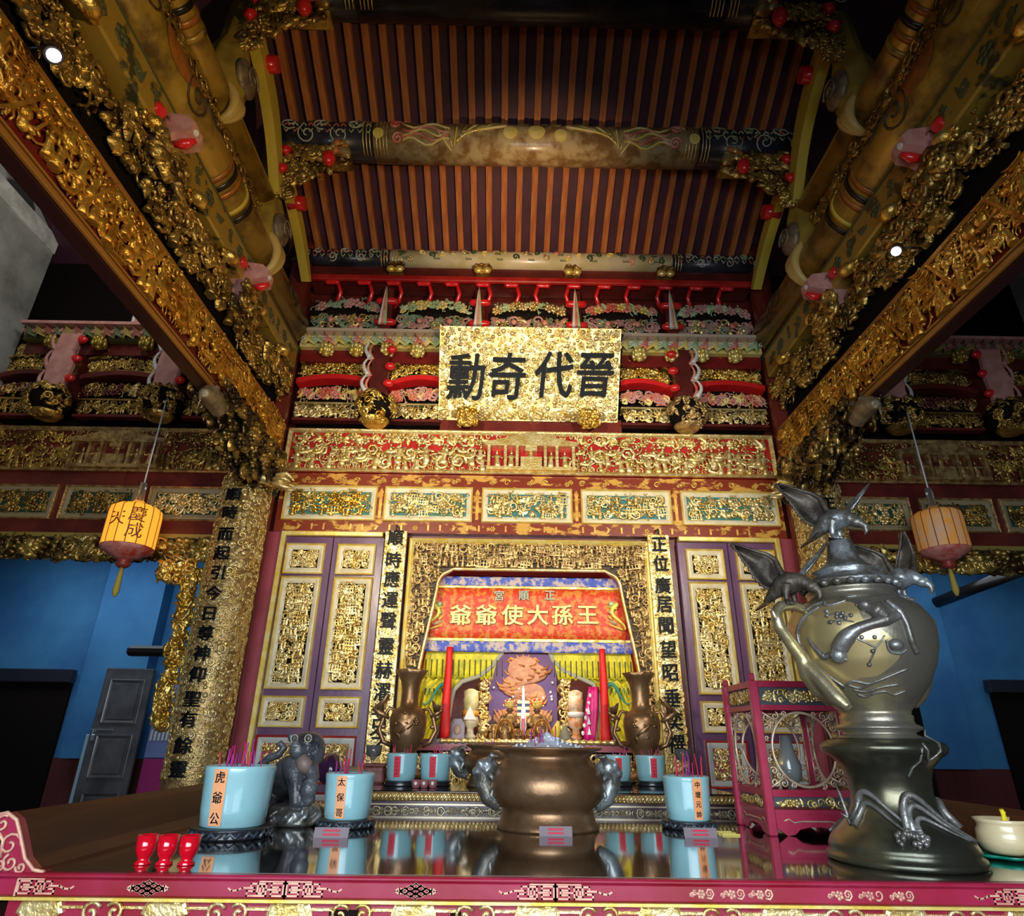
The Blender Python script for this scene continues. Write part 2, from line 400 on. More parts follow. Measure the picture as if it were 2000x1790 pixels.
# sloping white band and grey painted scroll on the gable walls
SL = .4663
zr = lambda y: 5.9 + SL * (4.9 - y)
for s in (-1, 1):
    for k, (z0, z1, m, x) in enumerate(((5.82, 6.0, TRIMW, 4.695), (6.0, 6.42, MURAL, 4.71))):
        MB().box((s * x, .6, z0), (s * 4.73, 4.96, z1)).build('trim_%d' % (k + (1 if s < 0 else 3)), m, kind='structure')
# back wall with the niche opening
b = MB(); b.box((-2.35, 5.06, 0), (-.93, 5.2, 3.95)); b.box((.93, 5.06, 0), (2.35, 5.2, 3.95)); b.box((-.93, 5.06, 2.9), (.93, 5.2, 3.95)); b.box((-.93, 5.06, 0), (.93, 5.2, 1.2)); b.box((-2.35, 5.14, 3.95), (2.35, 5.28, 7.)); b.build('wall_back', MAROON, kind='structure')
b = MB()
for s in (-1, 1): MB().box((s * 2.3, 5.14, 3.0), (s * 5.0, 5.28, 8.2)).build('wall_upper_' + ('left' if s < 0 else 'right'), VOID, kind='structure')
b = MB(); b.box((-.98, 6.0, 1.2), (.98, 6.06, 3.0)); b.box((-1.04, 5.2, 1.2), (-.98, 6.06, 3.0)); b.box((.98, 5.2, 1.2), (1.04, 6.06, 3.0)); b.box((-1.04, 5.2, 2.95), (1.04, 6.06, 3.02)); b.build('wall_niche', MAROON, kind='structure')
# side rooms
for s, nm in ((-1, 'left'), (1, 'right')):
    b = MB(); b.box((s * 2.32, 7.5, 1.27), (s * 7.3, 7.65, 4.6)); b.build('wall_blue_' + nm, BLUEW, kind='structure')
    MB().box((s * 2.32, 7.47, 0), (s * 7.3, 7.65, 1.27)).build('baseboard_' + nm, DADO, kind='structure')
    MB().box((s * 2.35, 5.2, 0), (s * 2.45, 7.5, 4.6)).build('wall_inner_' + nm, BLUEW, kind='structure')
    MB().box((s * 7.2, 5.0, 0), (s * 7.35, 7.5, 4.6)).build('wall_outer_' + nm, BLUEW, kind='structure')
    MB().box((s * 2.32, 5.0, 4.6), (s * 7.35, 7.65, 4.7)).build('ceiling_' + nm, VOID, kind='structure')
    MB().box((s * 4.72, 4.97, 3.0), (s * 7.35, 5.2, 4.6)).build('wall_lintel_' + nm, MAROON, kind='structure')
    MB().box((s * 4.78, 7.30, 1.27), (s * 4.1, 7.5, 4.6) if s < 0 else (s * 4.2, 7.5, 4.6), 0).build('trim_%d' % (5 if s < 0 else 6), BLUEW, kind='structure')

# ceiling boards and rafters
BOARD = mat('dark_plum_boards', (.055, .015, .028), .6, 0, (.085, .022, .04), 2.5)
RAFT = mat('terracotta_rafter', (.38, .10, .025), .6, 0, (.52, .17, .04), 4, stretch=(6, 1, 1))
b = MB()
def slab(b, x0, x1, y0, y1, up, th):
    V = [(x, y, zr(y) + up + k * th) for x in (x0, x1) for y in (y0, y1) for k in (0, 1)]
    b.add(V, np.array([[0, 1, 3, 2], [4, 6, 7, 5], [0, 4, 5, 1], [2, 3, 7, 6], [0, 2, 6, 4], [1, 5, 7, 3]]), 0, False)
slab(b, -5, 5, 1.2, 5.3, .07, .06)
ceil = b.build('ceiling', BOARD, kind='structure')
pb = MB(); slab(pb, -.0275, .0275, 2.0, 5.14, .0, .07); proto = pb.build('rafter', RAFT, ceil)
for i in range(-15, 16):
    o = proto if i == -15 else proto.copy()
    if i > -15: COL.objects.link(o)
    o.location = (i * .1405 + .01, 0, 0)

# ------------------------------------------------------------------ purlins (painted logs)
PAINT_A = mat('painted_log_dark', (.010, .011, .016), .35, 0, (.03, .03, .045), 5, coat=.3)
PAINT_B = mat('painted_log_gold', (.28, .15, .05), .3, 0, (.55, .42, .2), 7, cr=(.42, .58), coat=.35, detail=5)
PAINT_C = mat('painted_log_cream', (.6, .52, .25), .3, 0, (.75, .66, .42), 5, cr=(.4, .6), coat=.35)
def spiral(cx, cy, r, turns=1.6, a0=0., n=22, flip=1):
    t = np.linspace(0, 1, n); a = a0 + flip * t * turns * 2 * PI; q = r * (1 - .85 * t); return np.c_[cx + q * np.cos(a), cy + q * np.sin(a)]
def purlin(z, y, r, x0, x1, rich, label):
    t = thing('painted_purlin', ((x0 + x1) / 2, y, z - r), label, 'roof beam')
    L = x1 - x0; xb = L * .31; xc = (x0 + x1) / 2
    for a_, c_ in ((x0, xc - xb), (xc + xb, x1)): MB().tube([(a_, y, z), (c_, y, z)], r * .97, 24).build('log_end', PAINT_A, t)
    MB().tube([(xc - xb, y, z), (xc + xb, y, z)], r, 24).build('log_middle', (PAINT_B if rich == 1 else PAINT_C if rich == 2 else PAINT_A), t)
    cyl = lambda P, e=.003: np.c_[P[:, 0], y - (r + e) * np.cos(P[:, 1] / r), z + (r + e) * np.sin(P[:, 1] / r)]
    def line(b, P, w=.004, mi=0): b.tube(cyl(np.array(P, float)), w, 4, mi)
    for s in (-1, 1):
        b = MB()
        for k in range(8):
            if k == 4: continue
            P = np.c_[np.full(13, xc + s * (xb + (k - 4) * .028)), np.linspace(-r * 1.5, r * 1.5, 13)]; b.tube(cyl(P, .002), .006, 4)
        b.build('gilt_band', PALEGOLD, t)
        b = MB(); w = random.Random(int(z * 100) + s)
        xs = xb + .16
        while xs < L / 2 - .1:
            q = r * .5
            for yy, fl in ((r * .25, 1), (-r * .45, -1)):
                line(b, spiral(xc + s * (xs + (0 if fl > 0 else .12)), yy, q, 1.4, w.uniform(0, 6), 18, fl * s), .0075, w.choice((0, 1, 1)))
                for m in range(4): 
                    x_ = xc + s * (xs - .1 + m * .07); y_ = yy - fl * q * .9
                    line(b, [(x_, y_), (x_ + .02, y_ - fl * .03), (x_ + .04, y_)], .008, w.choice((0, 1, 1, 2)))
            xs += .27
        b.build('scrollwork', [mat('ivory_line', (.5, .47, .36), .5), mat('sage_line', (.34, .38, .2), .5), mat('coral_line', (.5, .14, .08), .5)], t)
    b = MB(); w = random.Random(5)
    if rich == 1:      # phoenix, discs and clouds
        for s in (-1, 1):
            for k in range(9):
                a = .5 + k * .17; P = [(xc + s * (.72 - q * .5 * math.cos(a) - .03), -.06 + q * .17 * math.sin(a) * 1.2 - .02 * k) for q in np.linspace(.15, 1, 8)]
                line(b, P, .013 - k * .0006, k % 2)
            for k in range(5):
                P = [(xc + s * (.98 + q * .28), -.1 + .03 * math.sin(q * 6 + k) + k * .035 - .02) for q in np.linspace(-.9, .5, 9)]; line(b, P, .012, (k % 2) * 2)
            line(b, spiral(xc + s * .35, .06, .05), .01, 1); line(b, spiral(xc + s * 1.18, .04, .06), .012, 2); line(b, spiral(xc + s * 1.16, -.1, .05), .012, 2)
        for (dx, dy, q) in ((0, -.02, .07), (-.3, .06, .05), (.3, .05, .06), (-.22, -.03, .06), (.17, .08, .045), (.2, -.05, .055), (-1.32, -.06, .045), (1.32, -.06, .045), (.07, .1, .04), (-.1, .1, .04)):
            th = np.linspace(0, 2 * PI, 20); R = np.linspace(0, 1, 3)[:, None]
            G = np.stack([cyl(np.c_[xc + dx + q * k * np.cos(th), dy + q * k * np.sin(th)], .006) for k in (0.02, .6, 1)]); b.sheet(G, 0)
    else:
        for k in range(26):
            x = xc - xb + .1 + k * (2 * xb - .2) / 25
            line(b, spiral(x, w.uniform(-.5, .5) * r, r * .35, 1.1, w.uniform(0, 6), 12), .010, w.choice((0, 1, 2, 3, 3)))
            if k % 3 == 0:
                for m in range(5): line(b, [(x + .012 * m, r * .2), (x + .03 + .012 * m, -r * .6)], .004, 3)
    b.build('painted_birds_and_clouds' if rich == 1 else 'painted_waves_and_leaves', [PYELLOW, PALEGOLD, PRED, mat('dark_leaf_green', (.04, .08, .03), .5)], t)
    return t
purlin(6.165, 3.90, .163, -2.2, 2.2, 1, 'thick painted round beam with gold phoenixes and pale discs crossing the rafters')
purlin(5.775, 4.90, .095, -2.2, 2.2, 2, 'slim cream painted round beam right above the red bracket row')
purlin(6.60, 2.98, .163, -2.2, 2.2, 0, 'dark round beam across the rafters at the very top')

# ------------------------------------------------------------------ columns and gilt couplet covers
for s in (-1, 1):
    x = s * 2.225
    t = thing('wooden_column', (x, 4.93, 0), 'tall slim dark red column with green metal rings, %s of the altar wall' % SIDE[s], 'column')
    MB().lathe([(.16, 0), (.15, .1), (.115, .14), (.112, 3), (.105, 5.9), (.09, 6.0)], (x, 4.93, 0), 28).build('shaft', COLRED, t)
    for z in (5.72, 4.72, 3.34): MB().lathe([(.11, -.03), (.122, -.02), (.125, 0), (.122, .02), (.11, .03)], (x, 4.93, z), 28, caps=False).build('iron_ring', DKGREEN, t)
    t = thing('couplet_cover', (s * 2.26, 4.72, .4), ('curved gilt couplet board with fifteen black characters wrapped round the left column' if s < 0 else 'curved gilt couplet board wrapped round the right column, half behind the bronze eagles'), 'couplet board')
    cx, cy, r = s * 2.26, 4.74, .182
    b = MB(); b.lathe([(r - .02, .4), (r, .42), (r, 3.33), (r - .02, 3.35)], (cx, cy, 0), 30, a0=PI * 1.5 - 1.9, a1=PI * 1.5 + 1.9, caps=False)
    b.lathe([(r - .03, .4), (r - .03, 3.35)], (cx, cy, 0), 30, a0=PI * 1.5 - 1.9, a1=PI * 1.5 + 1.9, caps=False); b.build('board', BROWNGOLD, t)
    wrap = lambda V: np.c_[cx + (r + V[:, 2]) * np.sin(V[:, 0] / r), cy - (r + V[:, 2]) * np.cos(V[:, 0] / r), V[:, 1]]
    b = carve(wrap, r * 3.7, 1.95 + .2, ['cloud', 'cloud', 'knob', 'curl', 'cloud'], .062, 31 + s, .72, .45, y0=2.3)
    b.build('cloud_relief', PALEGOLD, t)
    tx = '順時而起引今日尊神仰聖有餘靈' if s < 0 else '正位廣居聞望昭垂奕禩古今'
    vv = [968, 1003, 1045, 1082, 1120, 1160, 1200, 1238, 1277, 1318, 1366, 1406, 1457, 1503]
    for i, ch in enumerate(tx):
        z = at(460 - (vv[i] - 968) * .19, vv[i], Y=4.56)[2]
        char(t, ch, .017, -.012, z, .108, wrap, .012, z0=.02)

# ------------------------------------------------------------------ altar wall, upper tiers
def frieze(x0, x1, z0, z1, label, bright, seed, pav=True):  # side bays get darker paints, their shade put into the colour
    c = ((x0 + x1) / 2, (z0 + z1) / 2); w, h = x1 - x0, z1 - z0
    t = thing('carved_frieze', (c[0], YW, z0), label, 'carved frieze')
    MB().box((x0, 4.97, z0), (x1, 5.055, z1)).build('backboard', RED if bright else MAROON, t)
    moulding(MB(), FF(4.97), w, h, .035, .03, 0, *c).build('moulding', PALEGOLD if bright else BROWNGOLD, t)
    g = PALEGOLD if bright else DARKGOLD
    hw = .38 if pav else 0
    b = carve(FF(4.97), w - .1, h * .30, ['leaf', 'branch', 'leaf', 'curl', 'flower'], .10, seed, .6, .55, x0=c[0], y0=z0 + h * .78, inside=lambda x, y: abs(x) > hw)
    carve(FF(4.97), w - .1, h * .52, ['horse', 'figure', 'horse', 'figure', 'branch', 'curl'], .135, seed + 1, .58, .5, x0=c[0], y0=z0 + h * .36, mb=b, inside=lambda x, y: abs(x) > hw)
    n = int(w / .07)
    for i in range(n): stamp(b, 'curl', x0 + .07 + i * (w - .14) / (n - 1), z0 + .05, .06, FF(4.97), i, 0, .6, 0, rnd)
    b.build('riders_and_trees', g, t)
    if pav:
        b = MB(); f = FF(4.97)
        b.prism([(c[0] - .42, z1 - .12), (c[0] - .3, z1 - .1), (c[0] - .12, z1 - .05), (c[0] + .12, z1 - .05), (c[0] + .3, z1 - .1), (c[0] + .42, z1 - .12), (c[0] + .38, z1 - .155), (c[0] - .38, z1 - .155)], 0, .06, f)
        for dx in (-.36, -.22, -.12, .12, .22, .36): b.box((c[0] + dx - .012, 4.92, z0 + .04), (c[0] + dx + .012, 4.97, z1 - .15))
        b.box((c[0] - .38, 4.925, z0 + .03), (c[0] + .38, 4.97, z0 + .06)); b.box((c[0] - .09, 4.925, z0 + .06), (c[0] + .09, 4.97, z0 + .15)); b.box((c[0] - .05, 4.915, z1 - .2), (c[0] + .05, 4.97, z1 - .02)); b.box((c[0] - .1, 4.93, z1 - .055), (c[0] + .1, 4.97, z1 - .04))
        for i in range(9): stamp(b, 'curl', c[0] - .36 + i * .09, z1 - .05, .07, f, i * .7, 0, .6, 0, rnd)
        for i, dx in enumerate((-.29, -.17, 0, .17, .29)): stamp(b, 'figure', c[0] + dx, z0 + .14 + (.06 if dx == 0 else 0), .16, f, 0, 0, .5, 0, rnd)
        b.build('palace_pavilion', PALEGOLD if bright else BROWNGOLD, t)
frieze(-2.1, 2.1, 3.55, 3.95, 'long red and gold frieze of riders, trees and a palace over the altar', True, 11)
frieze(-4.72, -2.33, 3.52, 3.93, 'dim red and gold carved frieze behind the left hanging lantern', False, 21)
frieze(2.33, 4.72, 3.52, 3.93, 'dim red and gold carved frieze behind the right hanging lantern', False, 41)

LACQ = mat('gilt_painted_red_lacquer', (.22, .03, .012), .3, 0, (.62, .33, .06), 6, cr=(.52, .57), coat=.4, stretch=(1, 1, 2.2), detail=6)
def panelbeam(x0, x1, z0, z1, m, label, strips):
    t = thing('panelled_beam', ((x0 + x1) / 2, YW, z0), label, 'beam'); MB().box((x0, 4.99, z0), (x1, 5.06, z1)).build('beam_board', m, t)
    return t
def relief_panel(t, x0, x1, z0, z1, kinds, seed, m_car, m_back, m_frame=CREAM, m_edge=YGOLD, y=4.99, size=.075, fw=.05, dep=.6, gap=.55, label=None):
    c = ((x0 + x1) / 2, (z0 + z1) / 2); w, h = x1 - x0, z1 - z0
    b = MB(); moulding(b, FF(y), w, h, fw * .35, .028, 1, *c); moulding(b, FF(y), w - fw * .6, h - fw * .6, fw * .75, .016, 0, *c)
    q = fw * .95; e = .03     # corner fillets
    b.build('panel_frame', [m_frame, m_edge], t)
    MB().box((x0 + .01, y - .006, z0 + .01), (x1 - .01, y + .004, z1 - .01)).build('panel_ground', m_back, t)
    carve(FF(y - .006), w - 2 * fw, h - 2 * fw, kinds, size, seed, gap, dep, x0=c[0], y0=c[1]).build('panel_carving', m_car, t, label)
t = panelbeam(-2.1, 2.1, 3.03, 3.545, LACQ, 'red lacquered beam with gilt painting and five green and gold carved panels', 1)
GP = [(-2.05, -1.28), (-1.22, -.485), (-.41, .345), (.415, 1.17), (1.25, 2.06)]
for i, (a, c) in enumerate(GP): relief_panel(t, a, c, 3.125, 3.43, [['branch', 'knob', 'pav', 'figure', 'leaf', 'flower', 'bird', 'curl']][0], 50 + i, PALEGOLD if i != 0 else GOLD, GREEN, size=.085)
b = MB()
for x in (-1.25, -.447, .38, 1.21): b.prism([(x - .012, 3.15), (x + .012, 3.15), (x + .012, 3.36), (x + .02, 3.38), (x, 3.42), (x - .02, 3.38), (x - .012, 3.36)], 0, .006, FF(4.99))
for k in range(13):
    x = -1.9 + k * .317; stamp(b, 'cloud', x, 3.485, .09, FF(4.99), 0, 0, .1, 0, rnd); stamp(b, 'curl', x + .12, 3.485, .06, FF(4.99), 0, 0, .1, 0, rnd); stamp(b, ('bird', 'flower')[k % 2], x, 3.075, .055, FF(4.99), 0, 0, .1, 0, rnd)
    b.box((x - .12, 4.985, 3.05), (x - .105, 4.99, 3.1)); b.box((x + .1, 4.985, 3.05), (x + .115, 4.99, 3.1))
b.build('gilt_painting', mat('orange_gilt', (.62, .3, .05), .35, .4, (.8, .48, .1), 20), t)
for s in (-1, 1):
    x0, x1 = sorted((s * 2.33, s * 4.72))
    t = panelbeam(x0, x1, 2.99, 3.52, MAROON, 'dark red beam with three framed carvings over the %s blue doorway' % SIDE[s], 1)
    for i, (a, c) in enumerate(((2.51, 3.17), (3.255, 3.87), (3.93, 4.70))):
        a, c = sorted((s * a, s * c)); relief_panel(t, a, c, 3.10, 3.40, ['branch', 'leaf', 'curl', 'bird', 'flower'], 70 + i + s * 5, DARKGOLD if i else PALEGOLD, mat('shaded_green_ground', (.012, .06, .04), .6), mat('shaded_cream', (.34, .27, .15), .6, .1), BROWNGOLD, size=.09, fw=.055)  # darker ground, frame and outer carvings paint in the bay's shade
    # valance with hanging side strip
    t = thing('carved_valance', (s * 3.5, YW, 2.7), 'dark gold openwork valance of birds and leaves round the %s blue doorway' % SIDE[s], 'carved valance')
    MB().box((x0, 4.98, 2.955), (x1, 5.03, 2.99)).build('top_rail', mat('olive_gilt', (.42, .33, .08), .5, .4), t)
    vb = carve(FF(5.0), 2.3, .2, ['leaf', 'bird', 'curl', 'flower', 'leaf', 'knob'], .15, 90 + s, .42, 1.0, x0=s * 3.5, y0=2.86); carve(FF(5.03), 2.3, .16, ['leaf', 'curl'], .13, 93 + s, .42, 1.0, x0=s * 3.5, y0=2.84, mb=vb)
    vb.build('openwork', mat('valance_gold', (.10, .06, .02), .38, .8, (.7, .5, .14), 5, .3, 60, cr=(.42, .6)), t)
    MB().box((s * 2.575, 4.99, 1.5), (s * 2.60, 5.03, 2.955)).build('side_rail', mat('olive_gilt', (.3, .3, .1)), t)
    vb = carve(FF(5.0), .13, 1.2, ['leaf', 'bird', 'flower', 'curl', 'leaf', 'knob'], .11, 96 + s, .38, 1.0, x0=s * 2.685, y0=2.13)
    carve(FF(5.03), .08, 1.2, ['leaf', 'curl', 'branch'], .1, 99 + s, .5, 1.0, x0=s * 2.65, y0=2.13, mb=vb); carve(FF(5.0), .3, .2, ['leaf', 'bird', 'curl'], .12, 5 + s, .4, 1.0, x0=s * 2.8, y0=2.68, mb=vb)
    vb.build('side_openwork', GOLD, t)

# spandrel stacks: gold strip, painted strip, red arch, gold arch
def arch_strip(fr, x0, x1, z0, z1, rise, inner_hi=0.):
    return lambda x: rise * (1 - ((x - (x0 + x1) / 2) / ((x1 - x0) / 2)) ** 2)
def bent(f0, x0, x1, rise, tilt=0.):
    def g(V):
        V = V.copy(); u = np.clip((V[:, 0] - (x0 + x1) / 2) / ((x1 - x0) / 2), -1, 1); V[:, 1] += rise * (1 - u * u) + tilt * u; return f0(V)
    return g
def spandrel(x0, x1, label, bright, seed, tilt=0.):
    t = thing('carved_spandrel', ((x0 + x1) / 2, YW, 4.05), label, 'carved panel'); w = x1 - x0; xc = (x0 + x1) / 2
    G1, G2 = (PALEGOLD, GOLD) if bright else (DARKGOLD, DARKGOLD)  # darker golds carry the shade of the side bays
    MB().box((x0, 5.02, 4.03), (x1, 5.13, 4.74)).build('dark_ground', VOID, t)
    MB().box((x0, 4.95, 4.03), (x1, 5.02, 4.055)).build('base_rail', MAROON, t)
    carve(FF(4.98), w, .13, ['curl', 'leaf', 'branch', 'figure', 'bird'], .085, seed, .5, .8, x0=xc, y0=4.13).build('gold_strip', G1, t)
    MB().box((x0, 4.955, 4.195), (x1, 5.02, 4.212)).build('gold_fillet', G1, t)
    f = bent(FF(4.98), x0, x1, .02, tilt)
    carve(f, w, .13, ['curl', 'leaf', 'flower', 'branch', 'flower'], .09, seed + 1, .5, .8, x0=xc, y0=4.29, mis=dict(curl=0, leaf=1, flower=2, branch=3)).build('painted_strip', [PINK, PYELLOW, PRED, PALEGOLD] if bright else [DARKGOLD, BROWNGOLD, MAROON, DARKGOLD], t)
    X = np.linspace(x0, x1, 12)
    def slabz(za, zb, y0, y1, m, nm):
        top = [(x, za) for x in X] + [(x, zb) for x in X[::-1]]; b = MB(); V = np.array([(x, z, 0) for x, z in top])
        ff = bent(FF(y0), x0, x1, .05, tilt * 1.3); n = len(X)
        G = np.stack([ff(np.array([(x, za, -(y1 - y0)) for x in X])), ff(np.array([(x, za, 0) for x in X])), ff(np.array([(x, zb, 0) for x in X])), ff(np.array([(x, zb, -(y1 - y0)) for x in X]))])
        b.sheet(G, smooth=False); b.build(nm, m, t)
    slabz(4.375, 4.42, 4.90, 5.02, BRIGHTRED if bright else MAROON, 'red_arch')
    slabz(4.43, 4.445, 4.93, 5.02, G2, 'gilt_arch_edge'); slabz(4.60, 4.615, 4.93, 5.02, G2, 'gilt_arch_top')
    carve(bent(FF(4.97), x0, x1, .05, tilt * 1.3), w, .13, ['curl', 'leaf', 'knob', 'branch', 'flower'], .075, seed + 2, .48, .8, x0=xc, y0=4.52).build('gold_arch', G2, t)
    b = carve(FF(4.96), w * .45, .14, ['curl', 'leaf', 'cloud'], .1, seed + 3, .45, .8, x0=xc - w * .2, y0=4.69); b.build('crest_bracket', G2, t)
sp = [(-2.09, -1.42, -1, .0, 'outer'), (-1.27, -.80, -1, .02, 'inner'), (.80, 1.27, 1, -.02, 'inner'), (1.42, 2.09, 1, 0, 'outer')]
for i, (a, c, s, tl, q) in enumerate(sp):
    spandrel(a, c, 'stacked gold and painted carving %s' % ('between the %s column and the curled bracket post' % SIDE[s] if q == 'outer' else 'between the %s curled bracket post and the gilt name board' % SIDE[s]), True, 110 + i * 5, tl)
for s in (-1, 1):
    for i, (a, c) in enumerate(((2.33, 3.05), (3.28, 4.0), (4.2, 4.72))):
        a, c = sorted((s * a, s * c)); spandrel(a, c, 'dim gold stacked carving in the %s side bay, %s from the column' % (SIDE[s], ORD[i]), False, 150 + i * 5 + s)

# petal band, bosses, flower arches, posts
def petalband(x0, x1, z0, z1, label, bright):  # side-bay petals and core use shaded copies of the altar paints
    t = thing('petal_cornice', ((x0 + x1) / 2, 4.9, z0), label, 'cornice')
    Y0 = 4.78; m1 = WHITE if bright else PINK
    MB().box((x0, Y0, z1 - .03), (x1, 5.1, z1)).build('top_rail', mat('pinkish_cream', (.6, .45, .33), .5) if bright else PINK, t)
    MB().box((x0, Y0 + .085, z0), (x1, 5.1, z1 - .03)).build('core', PYELLOW if bright else mat('shaded_olive', (.16, .14, .04), .6), t)
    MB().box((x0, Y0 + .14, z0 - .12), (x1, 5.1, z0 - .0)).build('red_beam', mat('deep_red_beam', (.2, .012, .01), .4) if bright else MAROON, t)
    n = int((x1 - x0) / .085); b = MB(); h = z1 - z0 - .03
    for i in range(n):
        x = x0 + (i + .5) * (x1 - x0) / n; w = (x1 - x0) / n * .55; tt = np.linspace(0, 1, 7)
        lean = .06 * (1 if x > 0 else -1)
        xs = x - lean * 1 * (1 - tt) + 0 * tt; ws = w * np.array([1.1, 1.25, 1.2, 1.05, .8, .45, .05]) if 1 else 0
        zz = z0 + h * tt
        G = np.stack([np.c_[xs - ws, np.full(7, Y0 + .06), zz], np.c_[xs, Y0 - .01 + .02 * tt, zz], np.c_[xs + ws, np.full(7, Y0 + .075), zz]])
        b.sheet(G, i % 3); b.tube(np.c_[xs - ws, np.full(7, Y0 + .05), zz][1:], .005, 4, 3); b.tube(spiral_xz(x + .01, Y0 + .01, z0 + h * .35, .025), .005, 4, 3)
    b.build('petals', ([PYELLOW, PGREEN, PRED] if bright else [mat('shaded_green', (.12, .15, .06), .6), mat('shaded_yellow', (.35, .26, .06), .6), mat('shaded_red', (.3, .1, .06), .6)]) + [WHITE if bright else PINK], t)
def spiral_xz(cx, y, cz, r):
    P = spiral(cx, cz, r, 1.3, 0, 10); return np.c_[P[:, 0], np.full(len(P), y), P[:, 1]]
PB = [(-2.1, -.83, 'left of the gilt name board'), (.83, 2.1, 'right of the gilt name board')]
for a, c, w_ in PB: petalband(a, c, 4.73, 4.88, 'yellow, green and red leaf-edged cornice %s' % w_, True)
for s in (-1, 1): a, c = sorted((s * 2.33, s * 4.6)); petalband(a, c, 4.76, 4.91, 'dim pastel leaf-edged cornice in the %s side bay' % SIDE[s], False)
def boss(x, z, m, label, y=4.84):
    b = MB(); b.ell((x, y, z), (.055, .055, .06), 12, 8)
    for k in range(8):
        a = k * PI / 4
        for zz, q in ((-.02, .05), (.025, .045)): b.ell((x + q * math.cos(a), y + q * math.sin(a), z + zz), (.02, .02, .03), 6, 5)
    b.ell((x, y, z - .055), (.03, .03, .02), 8, 5)
    b.box((x - .035, y - .01, z + .04), (x + .035, y + .16, z + .08)); return tag(b.build('lotus_boss', m), label, 'carved boss', 'gold lotus bosses under the leaf cornices')
for s, us in ((-1, (637, 696, 755, 815)), (1, (1435, 1370, 1312, 1248))):
    for i, u in enumerate(us): boss(at(u, 690, Y=4.84)[0], 4.69, YGOLD, '%s bright gold lotus boss from the %s column, under the leaf cornice' % (ORD[i], SIDE[s]))
    for i in range(5): boss(s * (2.62 + i * .42), 4.72, mat('shaded_boss_gold', (.45, .3, .05), .4, .6), '%s dim gold lotus boss from the column in the %s side bay' % (ORD[i], SIDE[s]))  # side bosses in darker gold, shade painted into the colour
SEG = [(600, 745), (772, 925), (955, 1112), (1140, 1292), (1325, 1476)]
segn = ['outermost left', 'inner left, with green lotus leaves', 'middle', 'inner right', 'outermost right']
for i, (ua, ub) in enumerate(SEG):
    x0, x1 = at(ua, 640, Y=4.97)[0], at(ub, 640, Y=4.97)[0]; w = x1 - x0; xc = (x0 + x1) / 2
    t = thing('flower_spandrel', (xc, 4.97, 4.97), 'painted flower carving above the cornice, %s of the five' % segn[i], 'carved panel')
    MB().prism([(x0, 4.97)] + [(x, 5.27 + .1 * math.cos((x - xc) / w * PI)) for x in np.linspace(x0, x1, 9)] + [(x1, 4.97)], 0, .03, FF(5.06)).build('dark_ground', BLACK, t)
    carve(FF(5.03), w, .17, ['curl', 'cloud', 'leaf'], .1, 200 + i, .5, .7, x0=xc, y0=5.12, mis=[0, 1, 2]).build('scrolls', [mat('muted_green', (.24, .32, .2), .5), PALEGOLD, PINK], t)
    f = bent(FF(5.0), x0, x1, .08)
    carve(f, w * .94, .12, ['flower', 'leaf', 'flower', 'branch'], .105, 210 + i, .5, .7, x0=xc, y0=5.235, mis=dict(flower=0, leaf=1, branch=1)).build('flowers', [[PINK, PYELLOW, PALEGOLD, PRED, PINK][i], [mat('muted_green', (.2, .3, .2)), PGREEN, PGREEN, PGREEN, PGREEN][i]], t)
    b = MB(); 
    for k in range(2 + i % 2): b.ell((xc + (k - .5) * w * .38, 4.94, 5.02), (.03, .02, .03), 8, 6)
    for V_ in b.V: V_[:, 2] += .07
    b.build('peach', PRED, t)
    if i in (1, 3):
        b = MB()
        for k in range(3): stamp(b, 'flower', xc + (k - 1) * w * .3, 5.31 - abs(k - 1) * .04, .11, FF(4.98), 0, 0, .6, 0, rnd)
        b.build('blossom', PGREEN if i == 1 else PYELLOW, t)
def feather(b, x, y, z0, z1, w, s=1):
    """curled painted feather running up the front of a post"""
    t = np.linspace(0, 1, 8)
    for k, mi in ((-1, 0), (0, 1), (1, 2)):
        xs = x + k * w * .5 * (1 - t) ** .7 + s * w * .3 * np.sin(t * PI); b.tube(np.c_[xs, y - .03 + .02 * t, z0 + (z1 - z0) * t], w * .34 * (1 - t * .75), 6, mi)
FM = [WHITE, PRED, PGREEN]
for i, u in enumerate((755, 937, 1125, 1310)):
    x = at(u, 610, Y=4.95)[0]
    t = thing('bracket_post', (x, 4.95, 4.96), 'short red post with white and green feather under the %s flower bracket from the left' % ORD[i], 'bracket post')
    MB().box((x - .05, 4.93, 4.96), (x + .05, 5.13, 5.46), 0, .01).build('post', MAROON, t)
    b = MB(); feather(b, x - .01, 4.9, 5.0, 5.45, .05, 0); b.build('feather', FM, t)
    for z in (5.06, 5.30):
        b = MB(); b.tube([(x - .1, 4.93, z), (x - .07, 4.93, z), (x + .07, 4.93, z), (x + .1, 4.93, z)], [.02, .035, .035, .02], 10); b.build('red_bead', BRIGHTRED, t)
    xx = at((773, 943, 1118, 1298)[i], 538, Y=4.86)[0]
    b = carve(face_front((0, 4.84, 0)), .17, .12, ['curl', 'leaf'], .1, 300 + i, .4, .7, x0=xx, y0=5.62)
    for k in (-1, 1): b.ell((xx + k * .04, 4.8, 5.58), (.045, .03, .035), 8, 6, 1)
    b.box((xx - .07, 4.86, 5.56), (xx + .07, 4.98, 5.68)); tag(b.build('flower_bracket', [DARKGOLD, YGOLD]), 'small yellow flower bracket under the slim painted beam, %s from the left' % ORD[i], 'bracket', 'flower brackets under the slim beam')
t = thing('recessed_beam', (0, 5.1, 5.45), 'dark red beam with a bright red edge running below the slim painted beam', 'beam')
